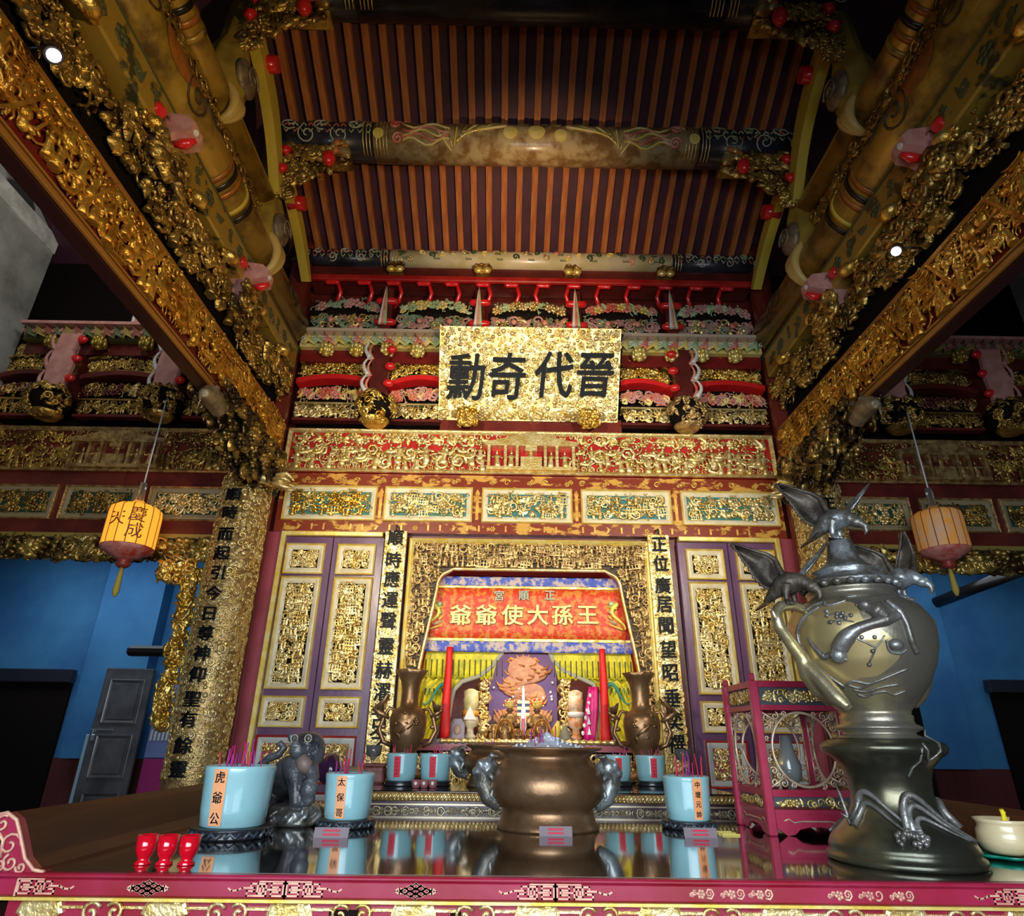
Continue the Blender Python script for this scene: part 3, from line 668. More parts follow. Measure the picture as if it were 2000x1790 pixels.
MB().box((-2.12, 4.9, 5.50), (2.12, 5.1, 5.68)).build('board', MAROON, t); MB().box((-2.12, 4.86, 5.50), (2.12, 4.92, 5.56), 0, .01).build('red_edge', RED, t)
for i, u in enumerate((648, 710, 768, 827, 882, 943, 999, 1061, 1121, 1180, 1238, 1299, 1359, 1418)):
    x = at(u, 569, Y=4.92)[0]; s = (-1 if u > 1037 else 1) * (1 if i % 2 else 1); b = MB()
    b.tube([(x - .06, 4.9, 5.475), (x - .045, 4.9, 5.49), (x + .045, 4.9, 5.49), (x + .06, 4.9, 5.475)], [.02, .027, .027, .02], 6)
    b.tube([(x + s * .055, 4.93, 5.48), (x + s * .075, 4.96, 5.42), (x + s * .05, 5.0, 5.36), (x - s * .0, 5.05, 5.31)], [.02, .022, .022, .015], 6)
    tag(b.build('hooked_bracket', BRIGHTRED), 'hooked bright red bracket tip, %s from the left in the row' % (ORD[i]), 'bracket', 'red hooked brackets under the beam')
def basket(x, y, z, r, m, label, seed):
    t = thing('flower_basket_pendant', (x, y, z - r), label, 'carved pendant')
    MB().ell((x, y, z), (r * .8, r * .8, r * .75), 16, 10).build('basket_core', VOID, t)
    ball = lambda V: np.c_[x + (r * .8 + V[:, 2]) * np.sin(V[:, 0]) * np.cos(V[:, 1]), y - (r * .8 + V[:, 2]) * np.cos(V[:, 0]) * np.cos(V[:, 1]), z + (r * .75 + V[:, 2]) * np.sin(V[:, 1])]
    b = MB(); w = random.Random(seed)
    for i in range(46):
        k = w.choice(['leaf', 'flower', 'curl', 'leaf', 'bird']); q = w.choice(LIB[k]); a, e = w.uniform(-1.5, 1.5), w.uniform(-1.1, .9); ro = w.uniform(0, 6.28); c_, s_ = math.cos(ro), math.sin(ro)
        b.merge(q, lambda V: ball(np.c_[(V[:, 0] * c_ - V[:, 1] * s_) * .5 + a, (V[:, 0] * s_ + V[:, 1] * c_) * .5 + e, V[:, 2] * r * .5 - .0]))
    b.build('flowers_and_birds', m, t)
    MB().lathe([(r * .45, -r * .78), (r * .62, -r * .6), (r * .62, -r * .55), (r * .45, -r * .7)], (x, y, z), 20).build('basket_rim', m, t)
basket(-1.345, 4.86, 4.10, .2, GOLD, 'large gilt openwork flower basket hanging left of the gilt name board', 1)
basket(1.345, 4.86, 4.09, .19, BROWNGOLD, 'large gilt openwork flower basket hanging right of the gilt name board', 2)
for s in (-1, 1):
    for i, x in enumerate((3.17, 4.12)): basket(s * x, 4.82, 4.10, .2, DARKGOLD, 'dim gilt flower basket in the %s side bay, %s from the column' % (SIDE[s], ORD[i]), 5 + i + s)
def bigpost(x, s, z0, z1, bright, label, w=.075):
    t = thing('curled_bracket_post', (x, 4.85, z0), label, 'bracket post')
    MB().box((x - w, 4.82, z0), (x + w, 5.1, z1), 0, .01).build('post', MAROON, t)
    h = (z1 - z0) / 3
    for k in range(3):
        b = MB(); z = z0 + k * h; tt = np.linspace(0, 1, 9)
        for q, mi in ((0, 0), (1, 1), (2, 2)):
            xs = x + s * (w + .012 + .05 * np.sin(tt * PI) ** 1.2 * (1 - q * .25) - q * .02); b.tube(np.c_[xs, np.full(9, 4.80 + q * .03), z + .01 + tt * (h * 1.15)], (.022 - q * .004) * (1.1 - tt * .85), 6, mi)
        b.build('painted_curl', (FM if bright else [PINK, mat('sage', (.2, .28, .2), .6), PRED]), t)
        b = MB(); zz = z + h * .6; xx = x - s * (w + .02); b.tube([(xx + s * .03, 4.82, zz), (xx, 4.80, zz), (xx - s * .03, 4.80, zz)], [.03, .04, .025], 10); b.ell((xx, 4.80, zz), (.05, .035, .035), 10, 7); b.build('red_bead', BRIGHTRED, t)
    return t
for s in (-1, 1):
    bigpost(s * 1.345, s, 4.22, 4.74, True, 'upright post with stacked painted curls and red beads, %s of the gilt name board' % SIDE[s])
    for i, x in enumerate((3.17, 4.12)):
        t = bigpost(s * x, s, 4.2, 4.8, i == 0, 'pink painted bracket post with curls in the %s side bay, %s from the column' % (SIDE[s], ORD[i]), .09)
        MB().prism([(x_ * 1., z_) for x_, z_ in ((-.1, 4.22), (.08, 4.22), (.11, 4.45), (.07, 4.6), (.1, 4.78), (-.08, 4.78), (-.11, 4.5))], 0, .05, FR((s * x, 4.82, 0)), bev=.1).build('painted_face', PINK, t)
    # small upper feather posts in side bays
    for i, x in enumerate((2.9, 3.6)):
        t = thing('feather_bracket', (s * x, 4.9, 4.93), 'pale curled feather and red bead on the %s side cornice, %s from the column' % (SIDE[s], ORD[i]), 'bracket post')
        b = MB(); feather(b, s * x, 4.86, 4.93, 5.35, .06, s); b.build('feather', FM, t); MB().ell((s * x - s * .13, 4.86, 5.02), (.07, .05, .045), 10, 7).build('red_bead', BRIGHTRED, t)

# ------------------------------------------------------------------ gilt name board (leans forward)
pt, pb_ = 4.60, 4.99
A_ = at(856, 822, Y=pb_); B_ = at(1206, 824, Y=pb_); C_ = at(855, 640, Y=pt); D_ = at(1218, 640, Y=pt)
oc = (A_ + B_) / 2; up = (C_ + D_) / 2 - oc; H = np.linalg.norm(up); up /= H; W = np.linalg.norm(B_ - A_) ; right = np.array([1., 0, 0]); out = np.cross(right, up); 
PF = FR(oc - out * 0, right, up, out)
t = thing('name_board', oc, 'large gilt cloud-carved name board with four big black characters', 'name board')
V = MB().box((-W / 2, 0, -.05), (W / 2, H, 0)); b = MB(); b.merge(V, PF); b.build('board', PALEGOLD, t)
b = carve(PF, W, H, ['cloud', 'cloud', 'cloud', 'curl', 'knob'], .072, 400, .68, .5, y0=H / 2)
carve(PF, W, .07, ['leaf', 'cloud', 'flower'], .1, 401, .5, .6, y0=.05, mb=b); b.build('cloud_relief', PALEGOLD, t)
for ch, (u, v) in zip('勳奇代晉', ((910, 735), (990, 735), (1080, 733), (1160, 735))):
    # intersect pixel ray with the leaning board plane
    r = RC @ np.array([u - 1000., -(v - 895.), -FPX]); k = ((oc - CAM) @ out) / (r @ out); p = CAM + k * r - oc
    char(t, ch, .015, p @ right, p @ up, .43, PF, .035, .80, 0, .08, .02)
for s, x in ((-1, at(912, 825, Y=4.9)[0]), (1, at(1150, 827, Y=4.9)[0])):
    b = carve(FF(4.9), .2, .2, ['curl', 'leaf', 'knob', 'cloud'], .1, 410 + s, .38, 1.1, x0=x, y0=4.05); b.ell((x, 4.92, 4.05), (.07, .05, .08), 10, 8); b.ell((x, 4.84, 4.09), (.035, .04, .03), 8, 6); carve(FF(4.85), .16, .18, ['curl', 'leaf', 'knob', 'cloud'], .07, 415 + s, .42, 1.0, x0=x, y0=4.04, mb=b)
    tag(b.build('carved_lion', GOLD), 'small gilt carved lion supporting the %s lower edge of the name board' % SIDE[s], 'carving')
MB().box((-.8, 5.0, 3.95), (.8, 5.13, 4.1)).build('backing_board', COLRED, None, 'plain dark red board behind the foot of the name board', 'board')

# ------------------------------------------------------------------ door leaves, couplet boards, altar frame
for s in (-1, 1):
    MB().box((s * 2.03, 5.0, 0), (s * 2.14, 5.055, 3.03)).build('door_jamb', ROSE, None, 'rose red upright post between the doors and the %s gilt couplet cover' % SIDE[s], 'door jamb')
    b = MB(); b.box((s * 1.985, 4.965, .3), (s * 2.025, 5.03, 3.03), 0, .006); b.box((s * 1.2, 4.965, 2.99), (s * 1.985, 5.03, 3.03), 0, .006)
    tag(b.build('gilt_door_frame', YGOLD), 'thin bright gilt frame around the %s pair of purple doors' % SIDE[s], 'door frame')
    for i, (xa, xb) in enumerate(((1.985, 1.605), (1.6, 1.19))):
        x0, x1 = sorted((s * xa, s * xb)); px0, px1 = (xa - .015, xa - .33) if i == 0 else (xa - .045, xa - .35)
        px0, px1 = sorted((s * px0, s * px1))
        t = thing('door_leaf', ((x0 + x1) / 2, 5.0, .3), 'purple door leaf with gold carved panels, %s of the altar, %s' % (SIDE[s], 'next to the jamb' if i == 0 else 'next to the couplet board'), 'door')
        MB().box((x0, 5.0, .3), (x1, 5.045, 2.99), 0, .004).build('leaf_board', PURPLE, t)
        sd = 500 + s * 20 + i * 5
        relief_panel(t, px0, px1, 2.68, 2.93, ['curl', 'leaf', 'flower'], sd, PALEGOLD, VOID, y=5.0, size=.06, fw=.05, gap=.5)
        relief_panel(t, px0, px1, 1.82, 2.66, ['figure', 'pav', 'curl', 'leaf', 'figure', 'horse', 'flower'], sd + 1, PALEGOLD, VOID, y=5.0, size=.07, fw=.05, gap=.5)
        relief_panel(t, px0, px1, 1.56, 1.775, ['curl', 'leaf', 'flower'], sd + 2, PALEGOLD, VOID, y=5.0, size=.06, fw=.045, gap=.5)
        relief_panel(t, px0, px1, 1.2, 1.51, ['curl', 'leaf', 'flower'], sd + 3, PALEGOLD, ROSE, mat('pale_grey_paint', (.5, .52, .47), .5), RED, y=5.0, size=.06, fw=.05, gap=.6)
        relief_panel(t, px0, px1, .6, 1.15, ['leaf', 'curl', 'flower'], sd + 4, PALEGOLD, ROSE, mat('pale_grey_paint', (.5, .5, .5)), RED, y=5.0, size=.08, fw=.05, gap=.7)
    x0, x1 = (-1.195, -1.0) if s < 0 else (.94, 1.13); y = 4.93; xc = (x0 + x1) / 2 * .99
    tx = '順時應運聲靈赫濯古今' if s < 0 else '正位廣居聞望昭垂奕禩'
    t = thing('couplet_board', (xc, y, 1.25), 'narrow upright gilt couplet board topped by the character %s, %s of the altar niche' % (tx[0], SIDE[s]), 'couplet board')
    w = .175; MB().box((xc - w / 2, y, 1.22), (xc + w / 2, y + .025, 3.03), 0, .005).build('board', PALEGOLD, t)
    carve(face_front((0, y, 0)), w, 1.78, ['cloud', 'curl', 'cloud', 'leaf'], .06, 600 + s, .7, .3, x0=xc, y0=2.13).build('cloud_relief', PALEGOLD, t)
    vv = (1056, 1099, 1136, 1177, 1217, 1267, 1313, 1356, 1409, 1443) if s < 0 else (1061, 1098, 1141, 1178, 1219, 1265, 1311, 1360, 1405, 1450)
    for ch, v in zip(tx, vv): char(t, ch, .016, xc, at(1037, v, Y=y)[2], .135, face_front((0, y, 0)), .012, .95, z0=.014)
    MB().tube([(xc, y - .01, 3.03), (xc, y - .01, 3.07), (xc, 4.985, 3.08)], .008, 6).build('hook', DKGREEN, t)
# altar frame with bell-shaped opening
def open_out(z):        # half width of the opening at height z (relative to centre -.01)
    zt = 2.755
    w = np.interp(z, [1.3, 2.05, 2.5, 2.6], [.90, .815, .735, .722])
    return w if z < 2.6 else w - (.12 - math.sqrt(max(0, .12 ** 2 - (z - 2.6) ** 2)) if z - 2.6 < .12 else .12)
NC = -.015
t = thing('altar_screen', (NC, 4.98, 1.2), 'big carved golden screen framing the bell-shaped altar niche', 'altar screen')
zs = np.concatenate([np.linspace(1.3, 2.55, 12), np.linspace(2.6, 2.715, 8)]); 
OUTL = [(NC - open_out(z), z) for z in zs] + [(NC - .6, 2.735), (NC + .6, 2.735)] + [(NC + open_out(z), z) for z in zs[::-1]]
OL = np.array(OUTL)
b = MB()
for i in range(len(OL) - 1):
    (xa, za), (xb, zb) = OL[i], OL[i + 1]
    oa = np.array([-.97 if xa < NC else .94, za]) if za < 2.7 else np.array([xa, 2.95]); ob = np.array([-.97 if xb < NC else .94, zb]) if zb < 2.7 else np.array([xb, 2.95])
    if (za < 2.7) != (zb < 2.7):
        side = -.97 if xa < NC else .94
        b.add([(xa, 4.99, za), (xb, 4.99, zb), (ob[0], 4.99, ob[1]), (side, 4.99, 2.95), (oa[0], 4.99, oa[1])], [[0, 1, 2, 3, 4]], 0, False)
    else: b.add([(xa, 4.99, za), (xb, 4.99, zb), (ob[0], 4.99, ob[1]), (oa[0], 4.99, oa[1])], [[0, 1, 2, 3]], 0, False)
b.build('ground', mat('umber_ground', (.05, .025, .01), .6), t)
def inframe(x, z): return not (abs(x - NC) < open_out(min(max(z, 1.3), 2.715)) + .03 and z < 2.78)
b = carve(FF(4.985), 1.88, .2, ['figure', 'pav', 'figure', 'curl', 'figure', 'knob'], .085, 620, .5, .7, x0=NC, y0=2.86)
for s in (-1, 1):
    carve(FF(4.985), .26, 1.5, ['figure', 'curl', 'leaf', 'figure', 'branch', 'cloud'], .075, 621 + s, .5, .7, x0=NC + s * .82, y0=2.02, mb=b, inside=lambda x, y: inframe(NC + s * .82 + x, 2.02 + y))
b.build('palace_scenes', BROWNGOLD, t)
moulding(MB(), FF(4.985), 1.93, 2.0, .04, .035, 0, NC, 1.98).build('outer_moulding', YGOLD, t)
G3 = np.c_[OL[:, 0], np.full(len(OL), 4.975), OL[:, 1]]; MB().tube(G3, .014, 8).build('inner_moulding', PALEGOLD, t)
b = MB(); G = np.stack([np.c_[OL[:, 0], np.full(len(OL), yy), OL[:, 1]] for yy in (4.985, 5.2)]); b.sheet(G); b.build('red_lining', mat('crimson_lining', (.5, .01, .02), .35, coat=.3), t)
# ------------------------------------------------------------------ roof trusses on both sides
OLIVE = mat('olive_painted_timber', (.44, .27, .04), .38, .15, (.08, .07, .03), 7, cr=(.55, .62), coat=.2, detail=4)
LOGP = mat('mottled_gold_log', (.5, .3, .04), .32, .3, (.14, .08, .02), 5, cr=(.45, .65), coat=.25, detail=6)
LOGO = mat('orange_band_paint', (.5, .16, .02), .4, .2, (.3, .12, .03), 15)
GREYCARV = mat('grey_carving', (.16, .12, .08), .5, .3, (.3, .22, .12), 14, .4, 60)
YBOARD = mat('lemon_yellow_board', (.72, .5, .05), .5, 0, (.6, .45, .06), 4)
REDBG = mat('deep_red_ground', (.14, .008, .006), .5)
def TF(s, x0): return lambda V: np.c_[s * (x0 - np.asarray(V)[:, 2]), np.asarray(V)[:, 0], np.asarray(V)[:, 1]]
for s in (-1, 1):
    S = SIDE[s]; Y0, Y1 = .3, 4.80; L = Y1 - Y0; yc = (Y0 + Y1) / 2
    g1 = ORGOLD
    # lowest carved tie beam
    t = thing('carved_tie_beam', (s * 2.2, yc, 3.53), 'long %s tie beam carved with gilt figures on red, ending at the column' % S, 'carved beam')
    MB().box((s * 2.12, Y0, 3.53), (s * 2.195, Y1, 3.96)).build('beam', mat('near_black_maroon', (.035, .006, .005), .5), t)
    b = MB(); b.box((s * 2.095, Y0, 3.54), (s * 2.12, Y1, 3.57), 0, .006); b.box((s * 2.10, Y0, 3.585), (s * 2.12, Y1, 3.597), 0, .004); b.box((s * 2.095, Y0, 3.92), (s * 2.12, Y1, 3.95), 0, .006); b.build('gilt_edges', mat('dull_orange_edge', (.4, .17, .03), .4, .3), t)
    MB().box((s * 2.114, Y0, 3.6), (s * 2.12, Y1, 3.92)).build('red_ground', REDBG, t)
    b = carve(TF(s, 2.114), L, .3, ['figure', 'horse', 'figure', 'branch', 'leaf', 'curl', 'pav', 'knob'], .135, 700 + s, .50, .75, x0=yc, y0=3.76)
    for k in range(9):
        y = .8 + k * .46; b.merge(MB().box((-.008, -.15, 0), (.008, .15, .05)), lambda V: TF(s, 2.114)(V @ rotm('Z', .5) + np.array([y, 3.76, 0])))
    carve(TF(s, 2.114), L, .05, ['leaf', 'curl'], .07, 702 + s, .6, .6, x0=yc, y0=3.895, mb=b); b.build('gilt_figures', g1, t)
    # middle openwork tier
    t = thing('openwork_tier', (s * 2.2, yc, 4.0), 'dark %s openwork of gilt dragons and flowers between tie beam and painted beam' % S, 'carved beam')
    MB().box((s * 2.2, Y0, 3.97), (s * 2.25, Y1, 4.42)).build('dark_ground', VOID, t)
    b = carve(TF(s, 2.18), L, .3, ['leaf', 'curl', 'bird', 'figure', 'knob', 'flower', 'branch'], .12, 710 + s, .48, 1.1, x0=yc, y0=4.22, inside=lambda x, y: y > -.06 or (math.sin(x * 5) > .1))
    carve(TF(s, 2.12), L, .18, ['leaf', 'curl', 'bird', 'branch', 'horse'], .12, 713 + s, .5, 1.2, x0=yc, y0=4.27, mb=b, inside=lambda x, y: math.sin(x * 3.1 + 1) > -.2)
    b.build('gilt_openwork', DARKGOLD, t)
    # painted flat beam
    t = thing('painted_flat_beam', (s * 2.18, yc, 4.42), 'olive flat beam with dark floral painting on the %s truss' % S, 'painted beam')
    MB().box((s * 2.08, Y0, 4.44), (s * 2.27, Y1, 4.68), 0, .012).build('beam', OLIVE, t)
    b = MB(); f = TF(s, 2.08)
    for k in range(26):
        y = .5 + k * .165; stamp(b, ('flower', 'leaf', 'cloud')[k % 3], y, 4.56, .13, f, k, 0, .12, 0, rnd)
    b.box((s * 2.074, Y0, 4.655), (s * 2.09, Y1, 4.67)); b.build('painted_flowers', [mat('muted_bronze_green', (.10, .11, .045), .5)], t)
    for i, y in enumerate((1.15, 1.75, 2.35, 2.85, 3.35, 3.9, 4.45)):
        b = MB(); f = TF(s, 2.10)
        for k in range(3): stamp(b, ('flower', 'curl', 'leaf')[k], y + (k - 1) * .05, 4.40 + .02 * k, .11, f, k * 1.3, 0, 1.1, 0, rnd)
        b.ell((s * 2.06, y, 4.41), (.05, .07, .045), 8, 6); b.build('gilt_flower_boss', GOLD, t)
    # main round beam
    t = thing('round_beam', (s * 2.2, yc, 4.72), 'thick mottled gold round beam of the %s truss with orange bands' % S, 'painted beam')
    MB().tube([(s * 2.2, Y0, 4.90), (s * 2.2, 4.82, 4.90)], .175, 32).build('log', LOGP, t)
    for k, y in enumerate((3.02, 3.09, 3.16, 3.30, 3.37)):
        MB().lathe([(.176, -.03), (.182, -.02), (.182, .02), (.176, .03)], (0, 0, 0), 32, caps=False).verts()
        b = MB(); b.tube([(s * 2.2, y - .018, 4.9), (s * 2.2, y + .018, 4.9)], .181, 32); b.build('painted_band', [LOGO, BLACK, LOGO, YBOARD, BLACK][k], t)
    b = MB()
    for k, (y, a) in enumerate(((1.3, .5), (2.0, .2), (2.55, -.1), (2.75, .7), (1.7, .9), (4.35, .1))):
        P = spiral(0, 0, .11, 1.6, k, 22); aa = a + P[:, 1] / .175
        b.tube(np.c_[s * (2.2 - .178 * np.cos(aa)), y + P[:, 0] * 1.2, 4.9 + .178 * np.sin(aa)], .008, 4)
    b.build('painted_scrolls', mat('dark_brown_line', (.07, .04, .02), .5), t)
    b = MB(); th = np.linspace(0, 2 * PI, 20)
    G = np.stack([np.c_[s * (2.2 - .18 * np.cos(.1 + q * .5 * np.sin(th))), 2.32 + q * .17 * np.cos(th), 4.9 + .18 * np.sin(.1 + q * .5 * np.sin(th))] for q in (.02, .5, 1)]); b.sheet(G); b.build('orange_medallion', LOGO, t)
    # slim upper round beam
    t = thing('slim_round_beam', (s * 2.2, 2.6, 5.2), 'slimmer gold painted round beam above the thick one on the %s truss' % S, 'painted beam')
    MB().tube([(s * 2.2, .6, 5.42), (s * 2.2, 3.8, 5.42)], .115, 24).build('log', LOGP, t)
    for k, y in enumerate((2.25, 2.33, 2.41, 2.5)): MB().tube([(s * 2.2, y - .02, 5.42), (s * 2.2, y + .02, 5.42)], .12, 24).build('painted_band', [LOGO, BLACK, LOGO, OLIVE][k], t)
    MB().box((s * 2.17, .6, 5.09), (s * 2.24, 3.8, 5.30)).build('infill_board', OLIVE, t)
    b = carve(TF(s, 2.17), 3.1, .18, ['leaf', 'curl', 'branch'], .12, 720 + s, .6, .8, x0=2.2, y0=5.19); b.build('gilt_infill_carving', DARKGOLD, t)
    # melon posts
    for i, (y, z0, z1, r) in enumerate(((3.90, 5.02, 5.98, .15), (2.98, 5.5, 6.42, .13))):
        t = thing('melon_post', (s * 2.2, y, z0), 'melon-shaped post with clasping claws %s on the %s truss' % (('on the thick round beam', 'on the slim round beam')[i], S), 'roof post')
        wb = lambda a, z: 1 + .05 * np.cos(8 * a)
        MB().lathe([(r * .5, -.16), (r * .95, -.1), (r * 1.15, .0), (r * 1.2, .15), (r * 1.05, .35), (r * .75, .5), (r * .65, z1 - z0)], (s * 2.2, y, z0), 40, wob=wb).build('melon', YGOLD if 0 else mat('dark_yellow_paint', (.42, .28, .04), .45, 0, (.3, .18, .03), 6), t)
        zc = z0 - .12; R_ = (.185, .125)[i]
        b = MB()
        for k in range(4):
            aa = np.linspace(1.2, -1.4, 10); b.tube(np.c_[s * (2.2 - (R_ + .012) * np.cos(aa) * 1.0), y + (k - 1.5) * .05 * (1 - (aa - 1.2) / -2.6) + .0 * aa, zc + (R_ + .012) * np.sin(aa)], np.linspace(.05, .018, 10), 7)
        b.build('claws', mat('cream_claw', (.62, .42, .12), .45), t)
        b = MB(); c = (s * (2.2 - r * 1.12), y, z0 + .16); b.ell(c, (.05, .13, .13), 14, 10); 
        b.tube(np.c_[np.full(22, c[0] - (-s) * -.05), y + spiral(0, 0, .09, 1.5)[:, 0], c[2] + spiral(0, 0, .09, 1.5)[:, 1]], .01, 5); b.build('rosette', GREYCARV, t)
        for k in range(2): b = MB(); zz = z1 - .28 + k * .14; b.tube([(s * (2.2 - r * .8), y - .07, zz), (s * (2.2 - r), y, zz), (s * (2.2 - r * .8), y + .07, zz)], [.03, .045, .03], 10); b.build('red_bead', BRIGHTRED, t)
    # curved yellow struts near the roof
    for i, (ya, za, yb, zb, bul, ww) in enumerate(((3.02, 6.30, 3.86, 5.52, .16, .17), (3.96, 5.86, 4.78, 5.40, .08, .12))):
        tt = np.linspace(0, 1, 14); P = np.c_[ya + (yb - ya) * tt, za + (zb - za) * tt]; nrm = np.array([.7, .75]); nrm = nrm / np.linalg.norm(nrm)
        P1 = P + nrm * (bul * np.sin(tt * PI))[:, None]; wd = ww * np.sin(np.clip(1 - tt * .85, 0, 1) * PI * .62) ; P2 = P1 - nrm * (wd + .02)[:, None]
        b = MB(); b.prism(np.concatenate([P1, P2[::-1]]), 0, .08, TF(s, 2.14)); 
        tag(b.build('curved_strut', YBOARD), 'curved lemon yellow strut %s by the rafters on the %s' % (('between the two upper posts', 'between lower post and column')[i], S), 'strut')
        b = MB(); yy = ya + .2; P = spiral(0, 0, .055, 1.2, 0, 14); b.tube([(s * 2.13, yy, za - .13), (s * 1.99, yy, za - .13)], [.07, .06], 14); tag(b.build('red_roller', BRIGHTRED), 'red turned bead against the %s yellow curved strut on the %s' % (('upper', 'lower')[i], S), 'bead')
    # spandrel brackets under the purlins
    for i, (y, zt) in enumerate(((3.9, 5.99), (2.98, 6.42))):
        t = thing('spandrel_bracket', (s * 1.85, y, zt - .35), 'gilt phoenix bracket with red ball under the %s painted round beam at its %s end' % (('lower', 'topmost')[i], S), 'bracket')
        f = FR((0, y - .02, 0)); 
        ins = lambda x, z: (x * -s if 0 else 1) and True
        tri = lambda x, z: (z > -.17 + .34 * ((s * -x) + .3) / .6 - .06)
        b = carve(f, .6, .36, ['leaf', 'curl', 'bird', 'leaf', 'knob'], .13, 730 + i * 3 + s, .42, 1., x0=s * 1.85, y0=zt - .2, inside=lambda x, z: z > -.2 + .36 * ((-s * x) + .3) / .6 - .05)
        carve(FR((0, y - .1, 0)), .45, .2, ['leaf', 'curl', 'bird'], .13, 740 + i * 3 + s, .42, 1., x0=s * 1.88, y0=zt - .1, mb=b); carve(FR((0, y - .05, 0)), .2, .5, ['leaf', 'curl', 'flower'], .11, 745 + i * 3 + s, .42, 1., x0=s * 2.06, y0=zt - .3, mb=b)
        b.box((s * 1.56, y - .04, zt - .05), (s * 2.1, y + .1, zt)); b.build('phoenix_carving', DARKGOLD, t)
        b = MB(); b.ell((s * 1.70, y - .13, zt - .16), (.055, .055, .075), 12, 9); b.build('red_ball', BRIGHTRED, t)
        b = MB(); f2 = FR((s * 1.64, y - .12, zt + .04))
        for k in range(6): a = k * PI / 3; b.ell((s * 1.63 + .045 * math.cos(a), y - .14, zt - .03 + .045 * math.sin(a)), (.035, .02, .035), 7, 5, int(k % 2))
        b.tube([(s * 1.66, y - .1, zt - .05), (s * 1.56, y - .14, zt - .10), (s * 1.53, y - .16, zt - .18)], [.04, .045, .01], 8, 1); b.build('orange_flower', [mat('orange_petal', (.65, .2, .04), .5), PALEGOLD], t)
        for k in range(2): b = MB(); zz = zt - .12 - k * .2; b.tube([(s * 2.08, y - .17, zz + .03), (s * 2.03, y - .17, zz), (s * 2.06, y - .17, zz - .04)], [.025, .04, .025], 10); b.build('red_bead', BRIGHTRED, t)
    # carp-headed beam ends
    for i, y in enumerate((3.66, 2.48)):
        t = thing('carp_head_bracket', (s * 2.05, y, 4.35), 'pink carp-headed bracket end with red mouth, %s on the %s truss' % (('nearer the column', 'farther from the column')[i], S), 'bracket end')
        x1, x2 = 2.12, 1.92
        O = [(-.15, -.06), (-.15, .12), (-.02, .15), (.1, .13), (.15, .08), (.14, .02), (.05, .0), (.02, -.03), (.06, -.08), (.05, -.13), (-.03, -.14), (-.1, -.10)]
        f = lambda V: np.c_[s * (2.10 - .35 * V[:, 0] - .10), y + V[:, 2] - .06 + V[:, 0] * .9, 4.50 + V[:, 1]]
        f = lambda V: np.c_[s * (2.06 - V[:, 0] * 1.0), y + V[:, 2], 4.44 + V[:, 1]]
        MB().prism(O, -.07, .07, f, bev=.12).build('head', PINK, t)
        b = MB(); b.tube(f(np.array([(.15, .0, -.02), (.1, -.03, -.02), (.04, -.035, -.02)])), [.012, .03, .02], 8); b.build('tongue', BRIGHTRED, t)
        for z_, q in ((.035, .15), (-.15, .05)):
            b = MB(); P = np.array([(-.05 + .1 * k, z_ - .02 * math.sin(k * 3) , -.03) for k in np.linspace(0, 2, 7)]) * [q / .15 * .75 if q < .1 else 1, 1, 1]; b.tube(f(P), .018, 7); b.build('lip', [WHITE, PGREEN][q < .1], t)
        b = MB(); P = spiral(-.02, .08, .04, 1.4, 0, 14); b.tube(f(np.c_[P, np.full(14, -.075)]), .006, 5); b.build('scale_line', mat('dark_rose', (.3, .1, .09)), t)
        b = MB(); zz = 4.47; b.tube([(s * 2.14, y - .1, zz + .08), (s * 2.09, y - .13, zz + .08), (s * 2.06, y - .13, zz + .04)], [.03, .04, .03], 10); b.build('red_bead', BRIGHTRED, t)
        c = carve(TF(s, 2.04), .35, .22, ['leaf', 'curl', 'knob', 'bird'], .12, 750 + i * 3 + s, .4, 1.2, x0=y - .02, y0=4.27); c.build('gilt_leaves', DARKGOLD, t)
    # dragon bracket at the column
    t = thing('dragon_bracket', (s * 2.15, 4.2, 3.2), 'dark gilt dragon and leaf bracket between the %s tie beam and its column' % S, 'carved bracket')
    b = MB(); w = random.Random(800 + s)
    for lay in range(4):
        carve(TF(s, 2.26 - lay * .08), 1.25, .34, ['leaf', 'curl', 'leaf', 'bird', 'knob', 'flower'], .12, 760 + lay + 5 * s, .45, 1.1, x0=4.1, y0=3.41, mb=b, inside=lambda x, z: z > .14 - .30 * (x + .62) / 1.0)
    b.build('leaf_mass', mat('black_gold', (.05, .03, .015), .35, .75, (.55, .36, .1), 6, .4, 70, cr=(.45, .62)), t)
    b = MB(); hx = s * 2.1
    b.tube([(hx, 3.72, 3.45), (hx, 3.6, 3.48), (hx - s * .02, 3.5, 3.46), (hx - s * .03, 3.42, 3.42)], [.05, .07, .06, .03], 10)
    b.ell((hx - s * .05, 3.52, 3.51), .025, 8, 6)
    for q in (-.04, .04): b.tube([(hx + q, 3.6, 3.52), (hx + q * 1.5, 3.68, 3.56), (hx + q * 1.8, 3.76, 3.55)], [.018, .012, .004], 6)
    b.tube([(hx, 3.43, 3.43), (hx - s * .03, 3.40, 3.36), (hx, 3.43, 3.28)], [.012, .01, .004], 5)
    remeshed(b, 'dragon_head', GREYCARV, .008, t)
    b = MB(); cx = at(1500 if s > 0 else 560, 935 if s > 0 else 945, Y=4.5)
    c0 = np.array([s * 2.16, 4.5, 3.33]); c1 = np.array([s * 1.98, 4.5, 3.28])
    b.tube([c0, (c0 + c1) / 2, c1], [.035, .045, .05], 12)
    for k in range(6):
        a = k * PI / 3; d = np.array([0, math.cos(a), math.sin(a)]) * .045; P = [c1 + d * .6, c1 + d + np.array([-s * .05, 0, 0]), c1 + d * 1.4 + np.array([-s * .11, 0, -.01]), c1 + d * 1.0 + np.array([-s * .15, 0, -.03])]
        b.tube(P, [.018, .016, .016, .008], 6)
